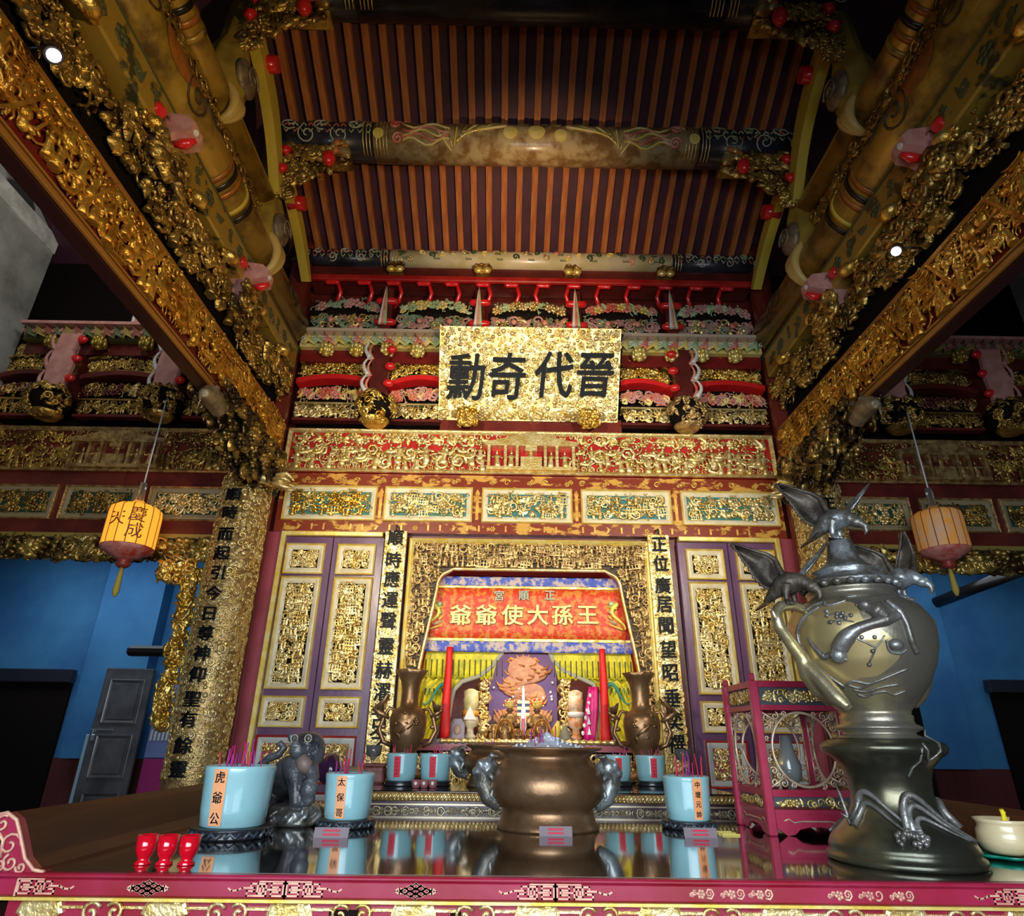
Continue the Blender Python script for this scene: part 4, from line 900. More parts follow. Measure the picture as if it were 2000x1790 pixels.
    b.ell(c1 + np.array([-s * .06, 0, 0]), (.05, .045, .045), 10, 8); b.build('scrolled_finial', PALEGOLD, t)
    # small spot lamp fixed to the tie beam
    y, z = ((1.60, 3.86) if s < 0 else (2.74, 4.02)); X = s * 1.95
    t = thing('spot_lamp', (X, y, z), 'small lit white spotlight clipped on the %s truss' % S, 'spotlight')
    d = np.array([-X, 1.2 - y, 1.2 - z]); d /= np.linalg.norm(d); c = np.array([X, y, z])
    MB().tube([c - d * .07, c - d * .05, c, c + d * .02], [.012, .03, .034, .034], 14).build('housing', BLACK, t)
    MB().ell(c + d * .012, (.026, .026, .026), 14, 10).build('bulb', mat('lamp_white', (1, 1, 1), emit=(1, .98, .95), estr=25), t)
    MB().cyl(c - d * .06, (s * 2.1, y, z + .02), .006, 6).build('clip_arm', BLACK, t)
# ------------------------------------------------------------------ hanging lanterns in the side bays
def lantern(s, u, v0, v1, lit, label):
    Y = 4.62
    p0 = at(u, v0, Y=Y); p1 = at(u, v1, Y=Y); x = (p0[0] + p1[0]) / 2; zt, zb = p0[2], p1[2]; h = zt - zb; r = h * .53
    t = thing('hanging_lantern', (x, Y, zb - .25), label, 'lantern')
    LM = mat('lantern_paper_' + SIDE[s], (.8, .3, .02) if lit else (.75, .32, .06), .6, 0, (.9, .45, .05) if lit else (.5, .4, .3), 7 if lit else 3, stretch=(8, 8, .3) if lit else (3, 3, 2), emit=(1, .38, .03), estr=.9 if lit else .12) 
    MB().lathe([(r * .45, h * 1.02), (r * .8, h * 1.0), (r * .97, h * .93), (r, h * .8), (r, h * .12), (r * .97, h * .06)], (x, Y, zb), 32).build('paper_shade', LM, t)
    b = MB()
    for k in range(16):
        a = k * PI / 8; q = [(r * .8, 1.0), (r * .975, .93), (r * 1.004, .8), (r * 1.004, .12), (r * .97, .06)]; b.tube([(x + A * math.cos(a), Y + A * math.sin(a), zb + h * B) for A, B in q], .0035, 4)
    b.build('ribs', mat('lantern_rib', (.35, .1, .02), .6), t)
    MB().lathe([(r * .28, -.17 * h), (r * .5, -.12 * h), (r * .9, .0), (r * 1.0, .06 * h), (r * .98, .1 * h)], (x, Y, zb), 32).build('red_bowl', mat('lantern_red', (.55, .05, .03), .45, 0, (.7, .3, .25), 9), t)
    MB().lathe([(.02, -.36 * h), (r * .22, -.33 * h), (r * .3, -.27 * h), (r * .22, -.22 * h), (r * .34, -.18 * h)], (x, Y, zb), 20).build('turned_knob', mat('lantern_wood', (.3, .04, .03), .4), t)
    MB().tube([(x, Y, zb - .36 * h), (x, Y, zb - .5 * h), (x, Y, zb - .85 * h), (x, Y, zb - .97 * h)], [.012, .017, .024, .010], 10).build('tassel', mat('tassel_yellow', (.55, .42, .08), .8), t)
    MB().lathe([(r * .45, 0), (r * .3, .03), (.028, .06), (.024, .2)], (x, Y, zt), 16, caps=False).build('glass_neck', mat('clear_glass', (.9, .9, .9), .05, trans=.9), t)
    MB().cyl((x, Y, zt + .05), (x, Y, 4.02), .0065, 6).build('cord', mat('pale_cord', (.7, .7, .72), .7), t)
    b = MB(); wrap = lambda V: np.c_[x + (r + V[:, 2]) * np.sin(V[:, 0] / r), Y - (r + V[:, 2]) * np.cos(V[:, 0] / r), V[:, 1]]
    LI = mat('lantern_ink', (.3, .08, .01), .6)
    if s < 0:
        for k, ch in enumerate('慶成'): char(t, ch, .004, r * .62, zb + h * (.72 - .36 * k), .12, wrap, .003, m=LI)
        char(t, '天', .004, -.02, zb + h * .6, .12, wrap, .003, m=LI)
lantern(-1, 258, 992, 1078, True, 'glowing orange paper lantern with red bowl and yellow tassel, hanging on the left')
lantern(1, 1836, 1002, 1082, False, 'faded orange paper lantern with yellow tassel hanging behind the bronze eagles')

# ------------------------------------------------------------------ side rooms: doors, panels, post
DW = mat('grey_brown_door', (.05, .05, .055), .35, 0, (.10, .095, .1), 3, .1, 20, coat=.2)
for nm, x0, x1, z1 in (('door_1', -7.1, -4.95, 2.15), ('door_2', 5.21, 7.1, 2.17)):
    t = thing(nm, ((x0 + x1) / 2, 7.46, 0), None, None, kind='structure'); t['kind'] = 'structure'
    MB().box((x0, 7.44, 0), (x1, 7.47, z1)).build('dark_doorway', VOID, t); MB().box((x0 - .05, 7.36, z1 - .14), (x1 + .02, 7.46, z1), 0, .01).build('door_lintel', mat('black_lintel', (.02, .02, .03), .25, coat=.5), t)
t = thing('panelled_door', (-4.17, 7.1, 0), 'half-open grey panelled door leaf with a silver bolt in the left blue room', 'door')
a_ = .16; ex = np.array([math.cos(a_), math.sin(a_), 0]); o_ = np.array([-4.36, 7.02, 0.]); DF = FR(o_, ex, (0, 0, 1), (ex[1], -ex[0], 0))
def dbox(a, c, m, nm, bev=.01): V = MB().box(a, c, 0, bev); b = MB(); b.merge(V, DF); return b.build(nm, m, t)
dbox((0, .0, -.05), (.47, 2.14, 0), DW, 'leaf')
for z0, z1 in ((1.6, 2.03), (1.1, 1.5), (.4, .98)):
    b = MB(); moulding(b, DF, .34, z1 - z0, .03, .014, 0, .235, (z0 + z1) / 2); b.build('panel_moulding', DW, t); dbox((.11, z0 + .04, 0), (.36, z1 - .04, .008), DW, 'raised_panel', .004)
b = MB(); V = MB().box((.0, 1.54, 0), (.2, 1.552, .012)); b.merge(V, DF); b.build('bolt', mat('silver_metal', (.7, .75, .8), .25, .9), t)
b = MB(); V = MB().box((.02, 1.44, .01), (.06, 1.5, .025), 0, .005); b.merge(V, DF); b.tube(DF(np.array([(.025, 1.5, .018), (.03, 1.535, .018), (.05, 1.535, .018), (.055, 1.5, .018)])), .005, 6); b.build('padlock', MATS['silver_metal'], t)
dbox((-.035, .0, -.052), (-.002, 1.5, .004), mat('pale_blue_edge', (.3, .42, .5), .4), 'door_edge', .006)
b = MB(); b.box((-3.86, 7.2, .0), (-3.4, 7.22, 1.28)); b.build('magenta_banner', mat('magenta_cloth', (.4, .02, .16), .7), None, 'magenta lower banner showing beside the half-open door', 'banner')
t = thing('notice_board', (-3.6, 7.2, 1.29), 'pale blue notice board with white lines above the magenta banner', 'notice board')
MB().box((-3.86, 7.2, 1.29), (-3.4, 7.22, 2.0)).build('board', mat('lilac_board', (.2, .25, .5), .6), t)
b = MB(); [b.box((-3.84 + k * .04, 7.19, 1.45), (-3.82 + k * .04, 7.2, 1.55)) for k in range(6)]; b.build('white_marks', WHITE, t)
MB().tube([(-3.9, 7.2, 2.33), (-3.93, 6.9, 2.33)], .0001, 4)
b = MB(); b.box((-3.98, 6.6, 2.22), (-3.3, 6.72, 2.32), 0, .03); tag(b.build('dark_rail', BLACK), 'black rail end jutting out above the half-open door', 'rail')
b = MB(); p = at(1828, 1178, Y=7.1); q = at(2000, 1112, Y=6.2); b.tube([p, q], .06, 10); tag(b.build('diagonal_beam', BLACK), 'black slanting beam high in the right blue room', 'beam')
b = MB(); b.box((3.2, 7.0, 0), (4.1, 7.46, 2.5)); tag(b.build('dark_cupboard', VOID), 'black cupboard in the right blue room behind the bronze urn', 'cupboard')

# ------------------------------------------------------------------ niche
CLOTHY = mat('yellow_embroidered_silk', (.75, .62, .02), .6, 0, (.45, .42, .03), 14, .3, 60, cr=(.45, .62), detail=6, sheen=.3)
CLOTHR = mat('orange_red_brocade', (.7, .05, .015), .55, 0, (.72, .25, .04), 22, .3, 60, cr=(.47, .56), detail=7)
CLOTHB = mat('blue_brocade', (.06, .10, .45), .6, 0, (.55, .42, .35), 20, .2, 60, cr=(.45, .56), detail=6)
PIPE = mat('grey_velvet_edge', (.38, .36, .26), .8)
t = thing('altar_banner', (NC, 5.09, 2.13), 'orange-red embroidered altar banner with yellow characters and blue borders', 'banner')
def drape(x0, x1, z0, z1, y, amp=.012, n=90, m=8, fr=26, bow=0.): 
    X = np.linspace(x0, x1, n); G = []
    for z in np.linspace(z1, z0, m): k = (z1 - z) / max(1e-6, z1 - z0); G.append(np.c_[X, y + amp * np.sin(X * fr) * (.4 + .6 * k) + amp * .5 * np.sin(X * fr * 2.3 + 1), np.full(n, z) - bow * (1 - ((X - x0) / (x1 - x0) * 2 - 1) ** 2)])
    return np.array(G)
def hw(z): return open_out(min(z, 2.715))
for nm, z0, z1, m, dy in (('blue_top_border', 2.625, 2.70, CLOTHB, -.004), ('gold_line', 2.608, 2.628, YGOLD, -.006), ('red_field', 2.215, 2.61, CLOTHR, 0), ('gold_line', 2.195, 2.218, YGOLD, -.006), ('blue_bottom_border', 2.115, 2.198, CLOTHB, -.004)):
    w = hw((z0 + z1) / 2) + .02; b = MB(); b.sheet(drape(NC - w, NC + w, z0, z1, 5.09 + dy, .006, 120, 6), thick=.004); b.build(nm, m, t)
fb = face_front((0, 5.076, 0)); EY = mat('embroidered_yellow', (.85, .75, .22), .6, 0, (.7, .72, .35), 20); ES = mat('embroidered_sage', (.45, .5, .35), .6)
for ch, u in zip('爺爺使大孫王', (900, 950, 1001, 1050, 1098, 1147)): p = at(u, 1202, Y=5.08); char(t, ch, .022, p[0], p[2], .165, fb, .012, 1.05, m=EY)
for ch, u in zip('宮順正', (975, 1023, 1074)): p = at(u, 1164, Y=5.08); char(t, ch, .018, p[0], p[2], .085, fb, .010, 1.0, m=ES)
for s in (-1, 1):
    b = MB(); p = at(852 if s < 0 else 1200, 1203, Y=5.07); tt = np.linspace(0, 1, 16)
    b.tube(np.c_[p[0] + s * (.03 - .05 * np.sin(tt * 5)), np.full(16, 5.065), p[2] + .09 - tt * .2], .016 * (1.2 - tt * .7), 7); b.ell((p[0] - s * .02, 5.06, p[2] + .09), (.025, .015, .02), 8, 6, 1)
    for k in range(5): b.tube([(p[0] + s * (.02 - .05 * math.sin(k)), 5.06, p[2] + .05 - k * .04), (p[0] - s * .05, 5.06, p[2] + .07 - k * .035)], [.009, .003], 5, k % 2)
    b.build('embroidered_dragon', [mat('thread_yellow', (.85, .75, .12), .6), PGREEN], t)
# yellow curtains
LP = [(981, 1262), (980, 1277), (961, 1303), (937, 1321), (903, 1332), (887, 1348), (881, 1369), (877, 1398), (856, 1424), (835, 1471), (822, 1500)]
RP = [(1071, 1262), (1079, 1290), (1100, 1311), (1137, 1327), (1158, 1337), (1169, 1358), (1173, 1385), (1181, 1405), (1194, 1424), (1213, 1471), (1226, 1505)]
for s, PP in ((-1, LP), (1, RP)):
    pts = np.array([at(u, v, Y=5.14) for u, v in PP]); zs_ = np.linspace(pts[0, 2], pts[-1, 2], 26); xi = np.interp(-zs_, -pts[:, 2], pts[:, 0])
    t = thing('altar_curtain', (pts[-1, 0], 5.14, pts[-1, 2]), 'yellow embroidered silk curtain drawn to the %s side of the niche' % SIDE[s], 'curtain')
    G = []; n = 60
    for z, x_ in zip(zs_, xi):
        xo = NC + s * (hw(max(z, 1.32)) - .01); k = np.linspace(0, 1, n); X = x_ + (xo - x_) * k
        G.append(np.c_[X, 5.15 + .018 * np.sin(k * 60 * abs(xo - x_) / .62 + z * 2) + .012 * np.sin(X * 31 + z * 9), np.full(n, z)])
    b = MB(); b.sheet(np.array(G), thick=.006); b.build('silk_drape', CLOTHY, t)
    b = MB(); b.tube(np.c_[pts[:, 0], np.full(len(pts), 5.13), pts[:, 2]], .018, 8); b.build('velvet_piping', PIPE, t)
    b = MB(); xs = np.linspace(pts[0, 0] - s * 0, NC + s * .80, 26)
    G = []
    for k, z in enumerate(np.linspace(2.13, 1.93, 6)): X = np.linspace(pts[0, 0] + s * .02 + s * .01 * k, NC + s * (hw(z) - .01), 130); G.append(np.c_[X, 5.125 + .012 * np.sin(X * 150) * (k / 5), z - .012 * (np.sin(X * 150) > .3) * (k == 5)])
    b.sheet(np.array(G), thick=.003); b.build('pleated_pelmet', CLOTHY, t)
    b = MB(); X = np.arange(NC + .2, NC + .8, .042)
    for x_ in X: b.tube([(s * (x_ - NC) + NC, 5.108, 2.06), (s * (x_ - NC) + NC, 5.112, 1.94)], .0035, 4)
    b.build('dark_pleat_lines', mat('dark_olive_line', (.08, .07, .02), .8), t)  # thin dark olive lines drawn down the pelmet pleats
    b = MB(); p = at(845 if s < 0 else 1213, 1345, Y=5.12); tt = np.linspace(0, 1, 14)
    b.tube(np.c_[p[0] + s * (-.12 + tt * .2), 5.11 + 0 * tt, p[2] + .05 * np.sin(tt * 6) - .08 * tt], .015 * (1.2 - tt), 6)
    for k in range(6): b.tube([(p[0] + s * (-.1 + k * .03), 5.11, p[2]), (p[0] + s * (-.12 + k * .035), 5.108, p[2] - .05)], [.006, .002], 4, k % 2)
    b.build('embroidered_green_dragon', [mat('teal_thread', (.05, .28, .2), .6), mat('black_thread', (.03, .05, .05), .7)], t)
    (ua, va), (ub, vb) = (((879, 1264), (867, 1440)) if s < 0 else ((1176, 1268), (1184, 1452)))
    A, B = at(ua, va, Y=5.06), at(ub, vb, Y=5.03); b = MB(); tt = np.linspace(0, 1, 14)[:, None]; C = A + (B - A) * tt; wv = (.022 + .014 * tt[:, 0])
    G = np.stack([np.c_[C[:, 0] + q * wv, C[:, 1] - .01 * math.cos(q * 2) + .006 * np.sin(tt[:, 0] * 9 + q), C[:, 2] - (.05 * (1 - abs(q)) if 0 else 0)] for q in (-1, -.5, 0, .5, 1)]); G[2, -1, 2] -= .035
    b.sheet(G, thick=.005); tag(b.build('red_ribbon', mat('scarlet_velvet', (.75, .012, .01), .6)), 'long scarlet ribbon hanging in front of the %s yellow curtain' % SIDE[s], 'ribbon')
# shelf
zsf = at(1037, 1446, Y=4.98)[2]
t = thing('niche_shelf', (NC, 5.3, zsf - .1), 'niche shelf with a gold rope edge under the seated statues', 'shelf')
MB().box((NC - .93, 5.0, zsf - .06), (NC + .93, 6.0, zsf)).build('shelf_board', MAROON, t)
b = MB(); X = np.linspace(NC - .64, NC + .62, 120); b.tube(np.c_[X, np.full(120, 4.98), np.full(120, zsf - .012)], .016 + .004 * np.sin(np.arange(120) * 1.3), 8); b.build('rope_edge', PALEGOLD, t)
MB().box((NC - .9, 4.975, zsf - .075), (NC + .9, 5.0, zsf - .035)).build('purple_fascia', ROSE, t)
b = MB(); b.box((NC - .9, 4.985, zsf - .31), (NC + .9, 5.0, zsf - .08), 1); carve(FF(4.98), 1.75, .18, ['leaf', 'curl', 'flower', 'branch', 'curl'], .09, 820, .5, .8, x0=NC, y0=zsf - .18, mb=b); b.build('carved_apron', [PALEGOLD, VOID], t)
# dragon backdrop
Yb = 5.86; A = at(957, 1272, Y=Yb); B = at(1089, 1440, Y=Yb)
cxb = (A[0] + B[0]) / 2; wb_ = B[0] - A[0]
t = thing('dragon_backdrop', (cxb, Yb, zsf), 'purple altar backdrop embroidered with a big orange flaming dragon', 'backdrop')
MB().box((cxb - wb_ / 2, Yb, zsf), (cxb + wb_ / 2, Yb + .03, A[2])).build('purple_cloth', mat('dusky_purple', (.16, .09, .22), .7), t)
b = MB(); f = face_front((0, Yb - .002, 0)); zc = (zsf + A[2]) / 2; H_ = A[2] - zsf
OR = 0
th = np.linspace(0, 1, 40)
px = cxb + wb_ * (.22 * np.sin(th * 8.5 + .4)); pz = A[2] - .12 - th * (H_ - .28)
FL = lambda V: np.c_[V[:, 0], Yb + (V[:, 1] - Yb) * .25 - .004, V[:, 2]]
c1 = MB(); th = np.linspace(0, 1, 60); px = cxb + wb_ * (.30 - .08 * th) * np.sin(th * 10.5 + .2) * (1 - .15 * th); pz = A[2] - .13 - th * (H_ - .30)
c1.tube(np.c_[px, np.full(60, Yb), pz], .052 * (1 - .35 * th), 8, 0); c1.ell((cxb + .01, Yb, A[2] - .16), (.15, .06, .12), 18, 9, 0); c1.ell((cxb + .05, Yb + .01, A[2] - .36), (.15, .04, .10), 18, 9, 0); c1.ell((cxb - .08, Yb + .01, A[2] - .28), (.1, .04, .08), 18, 9, 0)
for q in (-1, 1): c1.tube([(cxb + q * .05, Yb, A[2] - .09), (cxb + q * .11, Yb, A[2] - .06), (cxb + q * .15, Yb, A[2] - .09)], [.02, .014, .004], 6, 1); c1.tube([(cxb + q * .05, Yb, A[2] - .17), (cxb + q * .13, Yb, A[2] - .2), (cxb + q * .17, Yb, A[2] - .16)], [.014, .01, .003], 6, 1)
for k in range(7): a = -1.2 + k * .4; c1.tube([(cxb + .08 * math.sin(a), Yb, A[2] - .13 + .05 * math.cos(a)), (cxb + .15 * math.sin(a), Yb, A[2] - .12 + .1 * math.cos(a))], [.022, .003], 5, 1)
b.merge(c1, FL); px, pz = px[::2], pz[::2]; px = np.r_[px, px[:10]]; pz = np.r_[pz, pz[:10]]
for k in range(0, 40, 2):
    for s in (-1, 1):
        x_, z_ = px[k], pz[k]; b.tube([(x_ + s * .02, Yb - .006, z_), (x_ + s * .07, Yb - .008, z_ + .015), (x_ + s * .09, Yb - .006, z_ + .05)], [.016, .012, .002], 5, 1)
b.ell((cxb, Yb - .002, zsf + .17), (wb_ * .45, .012, .09), 20, 8, 0)
for k in range(15): x_ = cxb - wb_ * .42 + k * wb_ * .84 / 14; b.tube([(cxb + (x_ - cxb) * .7, Yb - .012, zsf + .1), (x_, Yb - .012, zsf + .235)], [.006, .006], 5, 1)
for k in range(14): b.ell((cxb + wb_ * rnd.uniform(-.45, .45), Yb - .008, zsf + rnd.uniform(.3, .5)), (.013, .008, .013), 6, 5, 2)
b.build('embroidered_dragon', [mat('salmon_thread', (.55, .22, .12), .6, 0, (.62, .33, .16), 25), mat('orange_thread', (.75, .3, .08), .6), WHITE], t)
b = MB(); b.box((cxb - .4, Yb - .05, A[2] - .0), (cxb + .4, Yb + .03, A[2] + .12), 0, .01); b.box((cxb - .4, Yb - .06, A[2] + .0), (cxb + .4, Yb + .02, A[2] + .02), 0); tag(b.build('lacquer_lintel', BLACK), 'black lacquer cross rail above the dragon backdrop', 'rail')
MB().ell((cxb - .02, Yb - .06, A[2] + .07), (.07, .012, .022), 12, 7).build('gold_plaque', GOLD, None, 'small oval gold plaque on the black rail over the dragon', 'plaque')
for s in (-1, 1):
    p = at(945 if s < 0 else 1104, 1360, Y=5.6); b = MB(); h0, h1 = zsf, at(1000, 1318, Y=5.6)[2]
    b.tube([(p[0], 5.62, h0), (p[0], 5.62, h1)], .03, 10, 1)
    tt = np.linspace(0, 1, 60); b.tube(np.c_[p[0] + .05 * np.cos(tt * 20), 5.62 + .05 * np.sin(tt * 20), h0 + (h1 - h0) * tt], .018, 7)
    carve(face_front((0, 5.58, 0)), .11, h1 - h0, ['leaf', 'curl', 'knob'], .07, 830 + s, .5, 1, x0=p[0], y0=(h0 + h1) / 2, mb=b); tag(b.build('dragon_post', [PALEGOLD, MAROON]), 'small gilt post wound with a dragon, %s of the dragon backdrop' % SIDE[s], 'carved post')
    # cylindrical prayer lamps
    p = at(917 if s < 0 else 1126, 1445, Y=5.45); x_, r_ = p[0], .062; hh = at(1000, 1347, Y=5.45)[2] - zsf
    t = thing('prayer_drum', (x_, 5.45, zsf), ('cream and orange banded cylinder lamp left of the statues' if s < 0 else 'orange and white flowered cylinder lamp right of the statues, behind the pink pennant'), 'altar lamp')
    MB().lathe([(.045, 0), (.05, .02), (.03, .04), (.03, .08), (r_, .1), (r_, hh * .42), (r_ * .92, hh * .45)], (x_, 5.45, zsf), 24).build('lower_drum', CREAM if s < 0 else mat('flowered_orange', (.75, .25, .06), .5, 0, (.8, .6, .4), 25), t)
    MB().lathe([(r_ * 1.05, hh * .45), (r_ * 1.08, hh * .5), (r_ * 1.05, hh * .55)], (x_, 5.45, zsf), 24).build('orange_band', mat('orange_enamel', (.8, .3, .02), .4) if s < 0 else WHITE, t)
    MB().lathe([(r_ * .98, hh * .55), (r_ * 1.0, hh * .8), (r_ * .9, hh * .82), (r_ * .95, hh * .95), (r_ * .3, hh)], (x_, 5.45, zsf), 24).build('upper_drum', mat('cream_enamel', (.7, .58, .3), .5, 0, (.6, .5, .15), 15) if s < 0 else mat('flowered_orange2', (.75, .3, .1), .5, 0, (.8, .7, .5), 25), t)
    if s < 0: b = MB(); b.prism([(x_ - .05, zsf + .14), (x_ + .05, zsf + .14), (x_, zsf + .24)], 0, .012, face_front((0, 5.45 - r_, 0))); b.build('grey_mountain_motif', WHITE, t)

def robed(x, y, z, h, cape, robe, label, crown=True):
    t = thing('seated_statue', (x, y, z), label, 'statue'); q = h / .3
    F_ = mat('dark_statue_face', (.12, .05, .03), .4)
    b = MB(); b.lathe([(.075 * q, 0), (.08 * q, .02 * q), (.07 * q, .08 * q), (.055 * q, .13 * q), (.05 * q, .17 * q), (.02 * q, .195 * q)], (x, y, z), 18)
    for s in (-1, 1):
        b.tube([(x + s * .045 * q, y, z + .165 * q), (x + s * .075 * q, y - .03 * q, z + .11 * q), (x + s * .03 * q, y - .07 * q, z + .1 * q)], [.025 * q, .024 * q, .018 * q], 8); b.tube([(x + s * .03 * q, y - .03 * q, z + .06 * q), (x + s * .05 * q, y - .09 * q, z + .055 * q), (x + s * .045 * q, y - .1 * q, z + .0 * q)], [.03 * q, .028 * q, .024 * q], 8)
    b.build('robed_body', robe, t)
    b = MB(); b.ell((x, y - .005, z + .215 * q), (.022 * q, .024 * q, .028 * q), 14, 10); b.ell((x, y - .028 * q, z + .212 * q), (.005 * q, .007 * q, .006 * q), 6, 5); b.tube([(x, y, z + .18 * q), (x, y, z + .2 * q)], .012 * q, 8)
    b.tube([(x, y - .02 * q, z + .198 * q), (x, y - .025 * q, z + .165 * q)], [.009 * q, .002 * q], 6)
    for s in (-1, 1): b.ell((x + s * .023 * q, y, z + .213 * q), (.005 * q, .006 * q, .009 * q), 6, 5); b.ell((x + s * .01 * q, y - .022 * q, z + .22 * q), (.004 * q, .003 * q, .003 * q), 6, 4)
    b.build('head', F_, t)
    # cape
    G = []; 
    for k in np.linspace(0, 1, 8):
        a = np.linspace(-2.1, 2.1, 15); r_ = (.035 + .075 * k ** .8) * q; G.append(np.c_[x + r_ * np.sin(a) * 1.1, y + .02 * q + r_ * np.cos(a) * .8 - .015 * q, np.full(15, z + (.185 - .16 * k) * q) ])
    b = MB(); b.sheet(np.array(G), thick=.006 * q); b.build('cape', cape, t)
    if crown:
        b = MB(); b.lathe([(.026 * q, .23 * q), (.03 * q, .245 * q), (.024 * q, .26 * q)], (x, y, z), 14)
        for k in range(9): a = PI + k * PI / 8; d = np.array([math.cos(a) * .05, 0, -math.sin(a) * .045]) * q; b.ell(np.array([x, y - .01, z + .25 * q]) + d, (.009 * q,) * 3, 7, 5, 1 if k % 2 else 0); b.tube([(x, y - .008, z + .245 * q), tuple(np.array([x, y - .01, z + .25 * q]) + d)], .004 * q, 4)
        carve(face_front((0, y - .02, 0)), .06 * q, .05 * q, ['knob', 'flower'], .03 * q, 840, .5, 1, x0=x, y0=z + .262 * q, mb=b); b.build('crown', [YGOLD, BRIGHTRED], t)
    return t
RB = mat('bronze_robe', (.14, .07, .03), .4, .5, (.35, .2, .06), 20, .3, 60); RED_C = mat('orange_red_cape', (.5, .07, .02), .6, 0, (.6, .25, .04), 15); YEL_C = mat('yellow_cape', (.65, .5, .04), .6, 0, (.4, .3, .05), 15)
Ys = 5.35
for u, cp, lb in ((995, YEL_C, 'crowned seated statue in a yellow cape, left of the sword'), (1049, RED_C, 'crowned seated statue in an orange-red cape, right of the sword')):
    p = at(u, 1440, Y=Ys); robed(p[0], Ys, zsf, .295, cp, RB, lb)
for u, w_, lb in ((986, .105, 'dark figure under a large orange-gold hood, in front of the left crowned statue'), (1059, .105, 'dark figure under a large orange-gold hood, in front of the right crowned statue'), (1012, .055, 'tiny hooded figure, left of the pair at the centre of the shelf'), (1036, .055, 'tiny hooded figure, right of the pair at the centre of the shelf')):
    p = at(u, 1446, Y=5.12); q = w_ / .1; x = p[0]; t = thing('hooded_statue', (x, 5.12, zsf), lb, 'statue')
    b = MB(); b.lathe([(.04 * q, 0), (.045 * q, .01 * q), (.038 * q, .06 * q), (.03 * q, .085 * q), (.012 * q, .1 * q)], (x, 5.12, zsf), 14); b.ell((x, 5.11, zsf + .095 * q), (.02 * q, .02 * q, .022 * q), 10, 8)
    for s in (-1, 1): b.tube([(x + s * .03 * q, 5.12, zsf + .08 * q), (x + s * .035 * q, 5.1, zsf + .05 * q), (x + s * .01 * q, 5.08, zsf + .045 * q)], [.012 * q, .011 * q, .008 * q], 6)
    b.build('figure', RB, t)
    G = []
    for k in np.linspace(0, 1, 9): a = np.linspace(-1.9, 1.9, 13); r_ = (.01 + .055 * math.sin(k * PI / 2)) * q; G.append(np.c_[x + r_ * np.sin(a) * 1.1, 5.135 + r_ * np.cos(a) * .6, np.full(13, zsf + (.135 - .13 * k ** 1.6) * q)])
    b = MB(); b.sheet(np.array(G), thick=.006 * q); b.build('hood', mat('orange_gold_cloth', (.55, .25, .03), .6, 0, (.35, .1, .02), 12), t)
p = at(965, 1445, Y=5.2); robed(p[0], 5.2, zsf, .17, RED_C, RB, 'small dark statue with a red collar at the left end of the row', crown=False)
# sword
p = at(1022, 1432, Y=5.25); q = at(1024, 1338, Y=5.25); x = p[0]
t = thing('ritual_sword', (x, 5.25, zsf), 'upright pale blue ritual sword with striped guards between the statues', 'sword')
b = MB(); b.prism([(x - .014, zsf + .03), (x + .014, zsf + .03), (x + .011, q[2] - .04), (x, q[2]), (x - .011, q[2] - .04)], -.004, .004, face_front((0, 5.25, 0)), bev=.2); b.build('blade', mat('pale_blue_metal', (.4, .55, .7), .3, .4), t)
MB().cyl((x, 5.25, zsf), (x, 5.25, zsf + .15), .012, 8).build('red_handle', mat('pinkish_grip', (.6, .12, .15), .5), t)
for s in (-1, 1):
    b = MB(); xs = x + s * .03
    for k in range(5): b.box((xs - .016, 5.255, zsf + .17 + k * .022), (xs + .016, 5.265, zsf + .19 + k * .022), k % 2)
    b.build('striped_tag', [YGOLD, mat('navy', (.03, .04, .15), .5)], t); MB().tube([(x + s * .012, 5.24, zsf + .22), (x + s * .02, 5.23, zsf + .1), (x + s * .016, 5.23, zsf + .06)], .004, 5).build('white_cord', WHITE, t)
# pennants on the right, lamp and portrait on the left
def pennant(u, v0, v1, w, m, label, y=5.15, lean=.0, m2=None):
    a, c = at(u, v0, Y=y), at(u + 2, v1, Y=y); h = a[2] - zsf; b = MB(); x = a[0]
    t = thing('folded_pennant', (x, y, zsf), label, 'pennant')
    n = 9; Z = np.linspace(zsf, a[2], n); G = np.stack([np.c_[x + q * w * (.55 + .45 * np.sin(np.linspace(.2, 1, n) * 2.6)) + lean * np.linspace(0, 1, n), y + .012 * np.sin(q * 5 + np.linspace(0, 3, n)), Z] for q in np.linspace(-1, 1, 7)])
    b.sheet(G, thick=.004); b.build('cloth', m, t)
    if m2: 
        for k in range(6): MB().ell((x - w * (.9 - .05 * k) + .01 * k, y - .008, zsf + .05 + k * h * .14), (.013, .006, .016), 8, 5).build('white_scallop', m2, t)
        for k in range(3): MB().prism([(x - .012, zsf + .04 + k * .07), (x + .014, zsf + .04 + k * .07), (x + .002, zsf + .1 + k * .07)], 0, .003, face_front((0, y - .014, 0))).build('white_triangle', m2, t)
pennant(1147, 1342, 1446, .05, mat('magenta_satin', (.65, .01, .18), .5), 'magenta pennant with white scallops standing on the right of the shelf', 5.1, .05, WHITE)
pennant(1163, 1352, 1446, .035, mat('orange_satin', (.75, .22, .02), .5, 0, (.7, .5, .2), 20), 'orange and white pennant between the magenta one and the scarlet ribbon', 5.16, .03)
p = at(1090, 1446, Y=5.15); b = MB(); b.tube([(p[0], 5.15, zsf), (p[0] - .015, 5.14, zsf + .06), (p[0] + .005, 5.15, zsf + .13)], [.035, .04, .012], 9); tag(b.build('yellow_cloth_bundle', YEL_C), 'yellow cloth bundle right of the hooded statues', 'cloth')
p = at(1104, 1446, Y=5.08); b = MB(); b.lathe([(.045, 0), (.05, .01), (.035, .05), (.012, .09), (.002, .11)], (p[0], 5.08, zsf), 10); tag(b.build('grey_censer_lid', mat('grey_stone', (.2, .18, .12), .6)), 'dull grey pointed mound beside the yellow cloth bundle', 'ornament')
